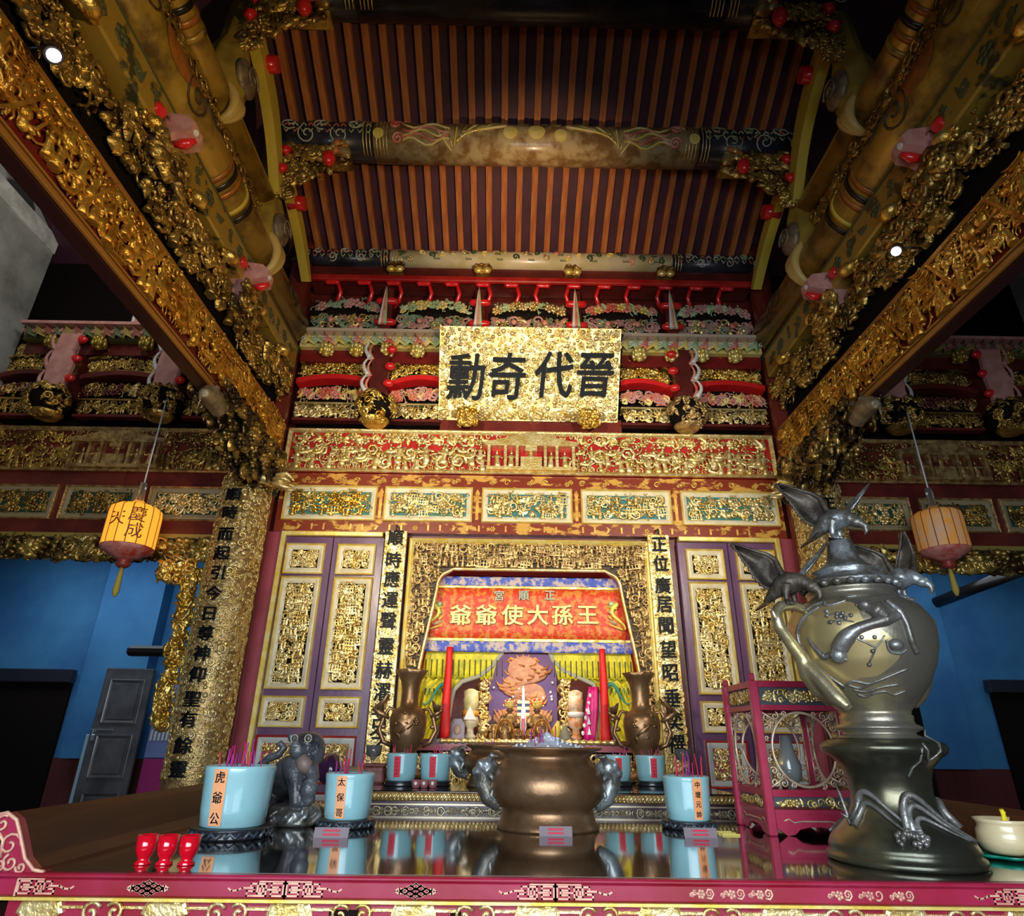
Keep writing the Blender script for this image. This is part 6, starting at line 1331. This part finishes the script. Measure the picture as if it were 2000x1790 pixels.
for uu, vv in ((568, 1440), (621, 1446)): b.ell(q(uu, vv, .02), (.014, .012, .022), 8, 6)
for k in range(8): a = -.6 + k * .45; b.ell(q(608 + 20 * math.cos(a), 1466 + 30 * math.sin(a) * .9, .03), (.018, .018, .018), 8, 6)
b.tube([q(572, 1492, .0), q(575, 1512, -.03), q(577, 1535, -.05), q(577, 1560, -.06), q(577, 1575, -.06)], [.045, .046, .032, .026, .027], 12)
for k in (-1, 0, 1): b.tube([q(577 + k * 7, 1574, -.07), q(576 + k * 9, 1584, -.1)], [.014, .011], 7)
b.tube([q(607, 1500, -.03), q(612, 1520, -.05), q(606, 1532, -.08)], [.032, .026, .024], 12)
b.ell(q(604, 1541, -.07), (.036, .036, .040), 14, 10); b.ell(q(602, 1562, -.06), (.03, .03, .025), 10, 8)
b.tube([q(530, 1545, .1), q(520, 1565, .05), q(530, 1585, .02)], [.05, .04, .03], 10); b.tube([q(560, 1535, .16), q(556, 1570, .14), q(560, 1590, .12)], [.05, .035, .03], 10)
b.tube([q(520, 1545, .14), q(500, 1520, .16), q(506, 1498, .16), q(525, 1482, .15), q(545, 1474, .14), q(556, 1460, .14), q(548, 1452, .14), q(540, 1457, .14)], [.022, .02, .018, .018, .018, .016, .014, .008], 9)
remeshed(b, 'beast_body', STONE, .0055, t, 2)
for uu in (575, 602):
    b = MB(); c = np.array(q(uu, 1443, -.062)); P = spiral(0, 0, .014, .98, 0, 16); P = np.array([(.0145 * math.cos(a), .0145 * math.sin(a)) for a in np.linspace(0, 2 * PI, 16)]); b.tube(np.c_[c[0] + P[:, 0], np.full(16, c[1]), c[2] + P[:, 1]], .003, 5); b.build('eye_ring', mat('worn_bronze_edge', (.35, .3, .22), .4, .3), t)
b = MB(); b.tube([q(588, 1480, -.05), q(596, 1495, -.052), q(600, 1510, -.04)], [.026, .034, .02], 12); b.build('pale_chest', mat('pale_chest_stone', (.10, .09, .09), .5, 0, (.2, .14, .12), 6), t)  # chest in a paler, slightly reddish grey than the body
b = MB(); w = random.Random(9); zb = TZ
b.lathe([(.10, 0), (.115, .01), (.1, .03), (.105, .05), (.095, .075), (.0, .085)], (x0_ + .0, Yt, zb), 20, wob=lambda a, z: 1 + .1 * np.sin(5 * a + z * 60))
for k in range(10): a = k * .63; b.tube([(x0_ + .1 * math.cos(a), Yt + .1 * math.sin(a), zb + .01), (x0_ + .12 * math.cos(a + .3), Yt + .12 * math.sin(a + .3), zb + .04), (x0_ + .09 * math.cos(a + .5), Yt + .09 * math.sin(a + .5), zb + .07)], [.014, .012, .008], 6)
remeshed(b, 'rock_base', VERDI, .006, t, 2)

# ------------------------------------------------------------------ red lantern cabinet
CB = mat('rose_cabinet_red', (.36, .015, .05), .38, 0, (.45, .03, .08), 5, coat=.3); CX, CY, CW, CH = .85, 2.83, .35, .57
t = thing('lantern_cabinet', (CX + CW / 2, CY + CW / 2, TZ), 'rose red lantern cabinet with round fretwork windows, standing left of the bronze urn', 'lantern cabinet')
for i in (0, 1):
    for j in (0, 1):
        px, py = CX + i * CW, CY + j * CW; MB().box((px - .017, py - .017, TZ), (px + .017, py + .017, TZ + CH), 0, .004).box((px - .01, py - .01, TZ + CH), (px + .01, py + .01, TZ + CH + .03), 0, .004).build('corner_post', CB, t)
MB().box((CX, CY, TZ + CH - .02), (CX + CW, CY + CW, TZ + CH - .008)).build('roof_board', MAROON, t); MB().box((CX, CY, TZ + .09), (CX + CW, CY + CW, TZ + .1)).build('floor_board', MAROON, t)
def cabface(fr, nm):
    b = MB(); rails = [(.545, .57), (.455, .475), (.135, .16), (.075, .09)]
    for a, c in rails: bb = MB(); bb.merge(MB().box((.015, a, -.012), (CW - .015, c, .006)), fr); bb.build('rail', CB, t)
    b.merge(MB().box((.015, .03, -.008), (CW - .015, .075, .002)), fr); b.prism([(.015, .03), (.06, .0), (.09, .005), (.11, .022), (.15, .03), (CW - .15, .03), (CW - .11, .022), (CW - .09, .005), (CW - .06, .0), (CW - .015, .03)], -.008, .002, fr)
    b.build('foot_board', CB, t)
    b = MB(); cx_, cz_, R_ = CW / 2, (.16 + .455) / 2, .128
    a = np.linspace(0, 2 * PI, 40); b.tube(fr(np.c_[cx_ + R_ * np.cos(a), cz_ + R_ * 1.08 * np.sin(a), 0 * a]), .006, 6)
    w = random.Random(4)
    for sx in (-1, 1):
        for sz in (-1, 1):
            for dx, dz, r_, k in ((.135, .12, .018, 0), (.10, .125, .016, 1), (.135, .08, .015, 2), (.06, .133, .012, 3), (.145, .04, .011, 4), (.115, .095, .014, 5)): 
                P = spiral(cx_ + sx * dx, cz_ + sz * dz, r_, 1.25, k * 1.3, 14, sx); b.tube(fr(np.c_[P, 0 * P[:, 0]]), .0032, 5)
            b.tube(fr(np.array([(cx_ + sx * .155, cz_ + sz * .14, 0), (cx_ + sx * .088, cz_ + sz * .10, 0)])), .004, 5); b.tube(fr(np.array([(cx_ + sx * .155, cz_ + sz * .145, 0), (cx_ + sx * .157, cz_, 0)])), .004, 5)
    b.build('round_window_fretwork', mat('worn_rose_gilt', (.6, .38, .28), .4, .4, (.75, .6, .4), 20), t)
    for nm2, z0, z1 in (('top_panel_', .475, .545), ('lower_panel_', .09, .135)):
        b = MB(); b.merge(MB().box((.02, z0, -.01), (CW - .02, z1, -.004)), fr); b.build(nm2 + 'ground', mat('slate_ground', (.06, .07, .09), .5), t)
        c = carve(fr, CW - .06, (z1 - z0) * .75, ['curl', 'leaf', 'flower'], .04, 860, .6, .6, x0=CW / 2, y0=(z0 + z1) / 2, dz=-.004); c.build(nm2 + 'relief', PALEGOLD, t)
    b = MB(); P = [(.05, .05), (.07, .058), (.09, .045), (.12, .05), (CW - .12, .05), (CW - .09, .045), (CW - .07, .058), (CW - .05, .05)]; b.tube(fr(np.array([(a_, c_, .003) for a_, c_ in P])), .003, 5); b.build('foot_scroll', MATS['worn_rose_gilt'], t)
cabface(FR((CX, CY, TZ)), 'front'); cabface(FR((CX, CY + CW, TZ), (0, -1, 0), (0, 0, 1), (-1, 0, 0)), 'left')
cabface(FR((CX + CW, CY, TZ), (0, 1, 0), (0, 0, 1), (1, 0, 0)), 'right'); cabface(FR((CX + CW, CY + CW, TZ), (-1, 0, 0), (0, 0, 1), (0, 1, 0)), 'back')
b = MB(); b.lathe([(.04, .1), (.045, .11), (.02, .13), (.02, .17), (.045, .19), (.05, .24), (.03, .3), (.02, .36)], (CX + CW / 2, CY + CW / 2, TZ), 20); t2 = b.build('oil_lamp_inside', mat('smoky_glass', (.2, .22, .22), .1, coat=.5)); tag(t2, 'small dark glass oil lamp inside the rose red cabinet', 'oil lamp')
b = MB(); b.tube([(CX + CW / 2 - .06, CY + .15, TZ + .25), (CX + CW / 2 - .06, CY + .15, TZ + .262)], [.006, .002], 8); b.tube([(CX + CW / 2 - .06, CY + .15, TZ + .1), (CX + CW / 2 - .06, CY + .15, TZ + .25)], .008, 8, 1); tag(b.build('tiny_candle', [mat('flame', (1, .7, .2), emit=(1, .6, .15), estr=14), CREAM]), 'tiny burning candle inside the rose red cabinet', 'candle')

# ------------------------------------------------------------------ bronze urn with eagles
UX, UY = 1.045, 2.28
t = thing('bronze_urn', (UX, UY, TZ), 'tall bronze urn on a wave-carved foot at the right of the table', 'urn')
pr = [(.215, .0), (.222, .008), (.218, .02), (.205, .028), (.21, .038), (.205, .05), (.2, .06), (.19, .075), (.165, .095), (.14, .12), (.125, .15), (.118, .19), (.122, .23), (.135, .265), (.16, .29), (.182, .305), (.188, .32), (.18, .335), (.14, .348)]
MB().lathe(pr, (UX, UY, TZ), 64).build('wave_foot', mat('dark_green_bronze', (.06, .062, .045), .27, .75, (.32, .28, .15), 2.5, .08, 30, cr=(.42, .7)), t)
ZM = lambda z: np.interp(z, [0, .345, .458, .835, 1.085, 2], [0, .345, .42, .80, 1.03, 1.945])
pr2 = [(.135, .345), (.13, .355), (.11, .365), (.108, .375), (.13, .39), (.132, .4), (.112, .415), (.11, .43), (.112, .45), (.106, .458), (.11, .47), (.14, .5), (.18, .55), (.213, .61), (.232, .67), (.235, .72), (.228, .76), (.205, .80), (.165, .825), (.145, .835), (.142, .855), (.15, .862), (.148, .87), (.13, .875)]
pr2 = [(a, float(ZM(c))) for a, c in pr2]
MB().lathe(pr2, (UX, UY, TZ), 72).build('urn_body', BRONZE2, t)
pr3 = [(.13, .872), (.16, .885), (.165, .895), (.15, .905), (.12, .92), (.10, .935), (.12, .945), (.10, .955), (.07, .975), (.055, 1.0), (.048, 1.04), (.04, 1.075), (.001, 1.085)]
pr3 = [(a, float(ZM(c))) for a, c in pr3]
MB().lathe(pr3, (UX, UY, TZ), 48, wob=lambda a, z: 1 + .03 * np.sin(9 * a + 40 * z) * (z > .9)).build('rocky_lid', VERDI, t)
b = MB()
for k in range(22): a = k * 2 * PI / 22; b.ell((UX + .155 * math.cos(a), UY + .155 * math.sin(a), TZ + float(ZM(.882))), (.018, .018, .012), 6, 5)
b.build('lid_fringe', VERDI, t)
PR2 = np.array(pr2)
def onurn(V):
    V = np.array(V, float); V[:, 1] = ZM(V[:, 1]); return onurn0(V)
def onurn0(V):          # local: x angle (rad from -Y towards +X), y height above table, z out
    V = np.asarray(V, float); r_ = np.interp(V[:, 1], PR2[:, 1], PR2[:, 0]) + V[:, 2]; return np.c_[UX + r_ * np.sin(V[:, 0]), UY - r_ * np.cos(V[:, 0]), TZ + V[:, 1]]
def dense(P, n=8):
    m = len(P); R = []
    for i in range(m):
        p0, p1, p2, p3 = P[i - 1], P[i], P[(i + 1) % m], P[(i + 2) % m]
        for q in np.linspace(0, 1, n, endpoint=False): R.append(.5 * ((2 * p1) + (-p0 + p2) * q + (2 * p0 - 5 * p1 + 4 * p2 - p3) * q * q + (-p0 + 3 * p1 - 3 * p2 + p3) * q ** 3))
    return np.array(R)
def az(P, out=.004):        # sketch coordinates of the relief -> angle, height
    P = np.array(P, float); a = -.5 + np.arcsin(np.clip((P[:, 0] - 470) / 488, -.99, .99)); z = .753 - ((P[:, 1] / 3.84) - 50) * .00175; return np.c_[a, z, np.full(len(P), out)]
def smooth(P, n=10):
    P = np.array(P, float); Q = np.vstack([2 * P[0] - P[1], P, 2 * P[-1] - P[-2]]); R = []
    for i in range(1, len(Q) - 2):
        p0, p1, p2, p3 = Q[i - 1:i + 3]
        for q in np.linspace(0, 1, n, endpoint=i == len(Q) - 3): R.append(.5 * ((2 * p1) + (-p0 + p2) * q + (2 * p0 - 5 * p1 + 4 * p2 - p3) * q * q + (-p0 + 3 * p1 - 3 * p2 + p3) * q ** 3))
    return np.array(R)
PAT = mat('patina_bronze', (.13, .12, .105), .38, .6, (.27, .27, .26), 12, .25, 60, cr=(.42, .62))
D_ = dense(np.array([(200, 225), (330, 175), (480, 190), (520, 320), (640, 420), (700, 560), (560, 680), (400, 700), (270, 745), (150, 620), (105, 400)], float)); D_ = np.vstack([D_, D_[:1]]); c = D_.mean(0)
b = MB(); b.sheet(np.stack([onurn0(az(c + (D_ - c) * q, .0022)) for q in np.linspace(.02, 1, 12)])); b.build('polished_medallion', mat('polished_brass_patch', (.42, .33, .15), .36, .65, (.3, .27, .18), 3, cr=(.5, .7)), t)
b = MB()
def rt(P, R, out=.004, n=8):
    Q = smooth(P); R = np.interp(np.linspace(0, 1, len(Q)), np.linspace(0, 1, len(R)), R); b.tube(onurn0(az(Q, out)), R, n)
rt([(315, 560), (340, 500), (400, 430), (470, 380), (560, 350), (650, 320), (730, 290)], [.014, .026, .026, .018, .016, .02, .012], .006)
b.ell(onurn0(az([(325, 545)], .012))[0], (.026, .024, .026), 14, 10); rt([(345, 570), (375, 585)], [.01, .002], .02)
rt([(155, 405), (185, 490), (225, 545), (275, 525)], [.004, .010, .012, .006])
b.ell(onurn0(az([(545, 215)], .014))[0], (.02, .02, .02), 12, 9); rt([(560, 230), (610, 260), (650, 310)], [.02, .032, .022], .004); rt([(490, 215), (520, 190), (560, 185), (600, 205)], [.005, .006, .006, .005])
b.ell(onurn0(az([(675, 490)], .006))[0], (.024, .02, .019), 12, 9); rt([(625, 460), (640, 530), (700, 545), (740, 520)], [.004, .005, .005, .004])
for P in ([(430, 430), (500, 470), (560, 500), (620, 430)], [(560, 500), (530, 560), (490, 620)], [(300, 320), (380, 310), (460, 330)], [(300, 265), (350, 260), (420, 285), (450, 280)]): rt(P, [.0035, .003, .0025])
for x_, y_ in ((298, 235), (300, 268), (318, 318), (365, 262), (385, 285), (400, 262), (360, 285), (448, 282), (370, 330), (410, 300), (485, 437), (535, 530), (500, 615), (560, 440)): b.ell(onurn0(az([(x_, y_)], .004))[0], (.0075,) * 3, 7, 5)
rt([(235, 190), (150, 245), (95, 320), (82, 420), (110, 540), (170, 650), (265, 750)], [.004, .006, .006, .006, .005], .002)
rt([(145, 200), (190, 170), (270, 155), (285, 185), (350, 185), (430, 165)], [.004, .005, .004]); rt([(390, 120), (450, 130), (520, 125)], [.003, .004, .003])
for P in ([(250, 755), (350, 715), (470, 735), (600, 700), (760, 640)], [(300, 740), (400, 760), (520, 725), (640, 690)], [(350, 800), (420, 815), (520, 790), (610, 785), (680, 805), (770, 780)], [(330, 770), (430, 785), (560, 760), (700, 740)]): rt(P, [.003, .004, .003], .002)
rt([(700, 180), (740, 260), (760, 360), (770, 460), (800, 540)], [.008, .01, .009, .01, .008])
b.build('bird_and_plum_relief', PAT, t); w = random.Random(6)
PR1 = np.array(pr)
def onfoot(V): V = np.asarray(V, float); r_ = np.interp(V[:, 1], PR1[:, 1], PR1[:, 0]) + V[:, 2]; return np.c_[UX + r_ * np.sin(V[:, 0]), UY - r_ * np.cos(V[:, 0]), TZ + V[:, 1]]
b = MB(); tt = np.linspace(0, 1, 22)
for a0, a1, za, zb_, hp, rr in ((-1.4, -.1, .11, .085, .09, .011), (-1.3, -.2, .1, .075, .07, .009), (-.35, .95, .10, .065, .10, .012), (-.28, .8, .095, .07, .075, .01), (-.18, .65, .09, .075, .045, .008), (1., 2.6, .1, .07, .08, .011), (2.7, 4.2, .1, .07, .09, .011)):
    b.tube(onfoot(np.c_[a0 + (a1 - a0) * tt ** 1.3, za + (zb_ - za) * tt + hp * np.sin(tt ** .6 * PI), np.full(22, .006)]), rr * (1.1 - tt * .75), 7)
for k in range(26): a = -.32 + w.uniform(-.22, .22); b.ell(onfoot([(a, w.uniform(.06, .1), .008)])[0], (.009,) * 3, 6, 5)
for k in range(6): b.tube(onfoot(np.array([(-1.45 + .0 * k, .10, .0), (-1.5 - .03 * k, .12 + .012 * k, .02 + .004 * k), (-1.5 - .05 * k, .13 + .018 * k, .045)])), [.006, .005, .002], 5)
tt2 = np.linspace(0, 1, 10)
b.tube(onfoot(np.c_[.15 + tt2 * .5, .335 - .05 * np.sin(tt2 * 4), np.full(10, .003)]), .004, 5); b.tube(onfoot(np.array([(.1, .32, .003), (.16, .285, .003), (.05, .265, .003), (-.05, .24, .003)])), .004, 5)
b.build('wave_crests', PAT, t)
for s in (-1, 1):
    d = np.array([s * .96, -.2 * (1 if s < 0 else -1) * 1.0 if 0 else s * .22, 0]); H2 = lambda r_, z_, k=0.: np.array([UX, UY, TZ + float(ZM(z_))]) + d * r_ + np.array([-d[1], d[0], 0]) * k
    b = MB(); b.tube([H2(.16, .49, -.0), H2(.2, .53), H2(.235, .58), H2(.25, .63), H2(.285, .68), H2(.32, .73), H2(.325, .775), H2(.3, .80), H2(.25, .805), H2(.2, .79)], [.018, .03, .032, .026, .022, .022, .02, .02, .018, .014], 10)
    b.tube([H2(.25, .62), H2(.22, .56, .04), H2(.2, .5, .08), H2(.19, .47, .11)], [.02, .028, .028, .016], 9); b.tube([H2(.31, .75), H2(.34, .76, .01), H2(.35, .79, .015)], [.012, .01, .004], 6)
    remeshed(b, 'branch_handle', BRONZE2, .006, t, 2)
EB = mat('dark_eagle_bronze', (.035, .026, .02), .52, .5, (.10, .08, .06), 12, .35, 50)
def eagle(fx, fy, fz, label, k=1.0, mirror=1, up=0):
    """feet at (fx,fy,fz); photo-like pixel offsets at 520 px per metre"""
    t = thing('bronze_eagle', (fx, fy, fz), label, 'eagle statue'); e = k / 520.
    def W(u, v, y=0.): return np.array([fx + u * e, fy + y * k, fz - v * e])
    b = MB()
    b.tube([W(-44, -8, .05), W(-30, -24, .03), W(-18, -36, .01), W(0, -44, 0), W(14, -44, -.01), W(24, -42, -.02), W(30, -36, -.03)], np.array([.010, .022, .036, .043, .036, .026, .023]) * k, 14)
    b.ell(W(32, -33, -.034), (.026 * k, .023 * k, .022 * k), 12, 9); b.tube([W(37, -30, -.04), W(42, -22, -.048), W(41, -11, -.05), W(37, -5, -.048)], np.array([.017, .014, .008, .002]) * k, 8); b.ell(W(36, -37, -.052), (.006 * k,) * 3, 8, 6)
    for q in (-1, 1):
        b.tube([W(-4 + q * 8, -36, q * .02), W(-4 + q * 12, -22, q * .022), W(-4 + q * 13, -4, q * .02)], np.array([.024, .013, .008]) * k, 9)
        for z_ in (-1, 0, 1): b.tube([W(-4 + q * 13, -5, q * .02), W(-2 + q * 13 + z_ * 6, -2, q * .02 - .02), W(0 + q * 13 + z_ * 7, 3, q * .02 - .03)], np.array([.008, .007, .003]) * k, 6)
    remeshed(b, 'eagle_body', VERDI if up else EB, .004, t, 2)
    tt = np.linspace(0, 1, 8)
    G = np.stack([[W(-30 - 26 * a, -24 + 26 * a, .03 + c * (.01 + .05 * a)) for a in tt] for c in np.linspace(-1, 1, 7)]); b = MB(); b.sheet(G, thick=.006); b.build('tail', EB, t)
    lead = np.array([(-8, -50, .0), (-14, -72, .01), (-17, -92, .02), (-30, -104, .03), (-55, -113, .035), (-92, -127, .04)]); trail = np.array([(-28, -28, .02), (-50, -42, .03), (-62, -60, .035), (-68, -78, .04), (-80, -100, .045), (-95, -128, .042)])
    def wing(ld, tr, nm, m):
        T = np.linspace(0, 1, 24); ix = lambda P: np.stack([np.interp(T * (len(P) - 1), np.arange(len(P)), P[:, i]) for i in range(3)], -1); A, B = ix(ld), ix(tr); rows = []
        for c in np.linspace(0, 1, 9):
            P = A + (B - A) * c; P[:, 2] += .03 * math.sin(c * PI) ; 
            if c == 1: P[:, :2] += (B - A)[:, :2] * (.08 * (np.arange(24) % 2))[:, None]
            rows.append([W(*p) for p in P])
        b = MB(); b.sheet(np.array(rows), thick=.007); b.tube([W(*p) for p in A], np.linspace(.014, .004, 24) * k, 8); b.build(nm, m, t)
    wing(lead, trail, 'near_wing', EB)
    if up < 2:
        lead2 = np.array([(18, -46, .0), (30, -60, .02), (45, -80, .04), (70, -102, .05), (104, -134, .06)]); trail2 = lead2 + np.array([(-4, 14, .08), (4, 14, .10), (8, 14, .10), (8, 11, .07), (1, 1, .01)])
    else:
        lead2 = np.array([(28, -50, .0), (42, -72, .02), (50, -98, .03), (48, -124, .03), (42, -150, .03)]); trail2 = lead2 + np.array([(-20, 4, .05), (-27, 6, .05), (-25, 6, .04), (-14, 4, .02), (-1, 0, .01)])
    wing(lead2, trail2, 'far_wing', VERDI if up < 2 else EB)
    return t
e1 = at(1641, 1057, Y=UY); e2 = at(1550, 1183, Y=UY - .05); e3 = at(1768, 1172, Y=UY + .12)
eagle(UX, UY, e1[2], 'dark bronze eagle with spread wings on top of the urn lid', 1.0, 1, 1)
eagle(e2[0], UY - .05, e2[2], 'dark bronze eagle perched on the left branch handle of the urn', .95, 1, 0)
eagle(e3[0], UY + .12, e3[2], 'dark bronze eagle perched on the right shoulder of the urn', .98, 1, 2)
# ------------------------------------------------------------------ light
def area(name, loc, look, sx, sy, power, col):
    l = bpy.data.lights.new(name, 'AREA'); l.shape = 'RECTANGLE'; l.size = sx; l.size_y = sy; l.energy = power; l.color = col
    o = bpy.data.objects.new(name, l); COL.objects.link(o); o.location = loc
    o.rotation_euler = (Vector(look) - Vector(loc)).to_track_quat('-Z', 'Y').to_euler(); return o
def spot(name, loc, look, power, col, ang=60, blend=.6, size=.04):
    l = bpy.data.lights.new(name, 'SPOT'); l.energy = power; l.color = col; l.spot_size = math.radians(ang); l.spot_blend = blend; l.shadow_soft_size = size
    o = bpy.data.objects.new(name, l); COL.objects.link(o); o.location = loc
    o.rotation_euler = (Vector(look) - Vector(loc)).to_track_quat('-Z', 'Y').to_euler(); return o
area('daylight', (-.3, -1.0, 1.9), (.1, 3.6, 1.2), 3.6, 1.6, 88, (.80, .90, 1)).data.spread = math.radians(115)
spot('spot_left', (-1.7, 1.2, 3.3), (-.1, 5, 3.1), 350, (1, .87, .62), 62, .8)
spot('spot_right', (1.7, 1.2, 3.3), (.1, 5, 3.1), 290, (1, .9, .72), 62, .8)
area('niche_fill', (0, 5.32, 2.42), (0, 5.5, 1.5), 1.0, .12, 9, (1, .9, .8))  # added fill hidden behind the banner, brightens backdrop and statues
spot('roof_fill', (0, 2.5, 3.7), (0, 4.5, 5.7), 190, (1, .66, .36), 52, 1.0)  # added fill standing in for warm light bounced onto the rafters
spot('truss_fill_left', (1.3, .5, 2.4), (-2.1, 3.4, 4.5), 250, (1, .74, .36), 66, .9)  # added warm fill aimed at the left truss, no fitting here
spot('truss_fill_right', (-1.3, .5, 2.4), (2.1, 3.4, 4.6), 8, (1, .74, .38), 66, .9)  # weak added fill for the right truss
area('gable_fill', (-3.3, 3.6, 5.2), (-4.75, 4.4, 5.6), .6, .6, 9, (1, .97, .9))  # added unseen fill to brighten the left gable plaster
for s in (-1, 1): area('side_room_light', (s * 4.6, 6.4, 3.2), (s * 4.6, 7.5, 1.2), 2, .8, 15 if s < 0 else 9, (.75, .88, 1))
w = bpy.data.worlds.new('world'); scene.world = w; w.use_nodes = True
w.node_tree.nodes['Background'].inputs[0].default_value = (.5, .6, .8, 1); w.node_tree.nodes['Background'].inputs[1].default_value = .03
cy = scene.cycles; cy.adaptive_threshold = .025; cy.max_bounces = 6; cy.diffuse_bounces = 3; cy.glossy_bounces = 3; cy.transmission_bounces = 4; cy.sample_clamp_indirect = 6; cy.caustics_reflective = False; cy.caustics_refractive = False
vs = scene.view_settings; vs.view_transform = 'Standard'; vs.look = 'None'; vs.gamma = 1; vs.exposure = 0.22; vs.use_curve_mapping = False
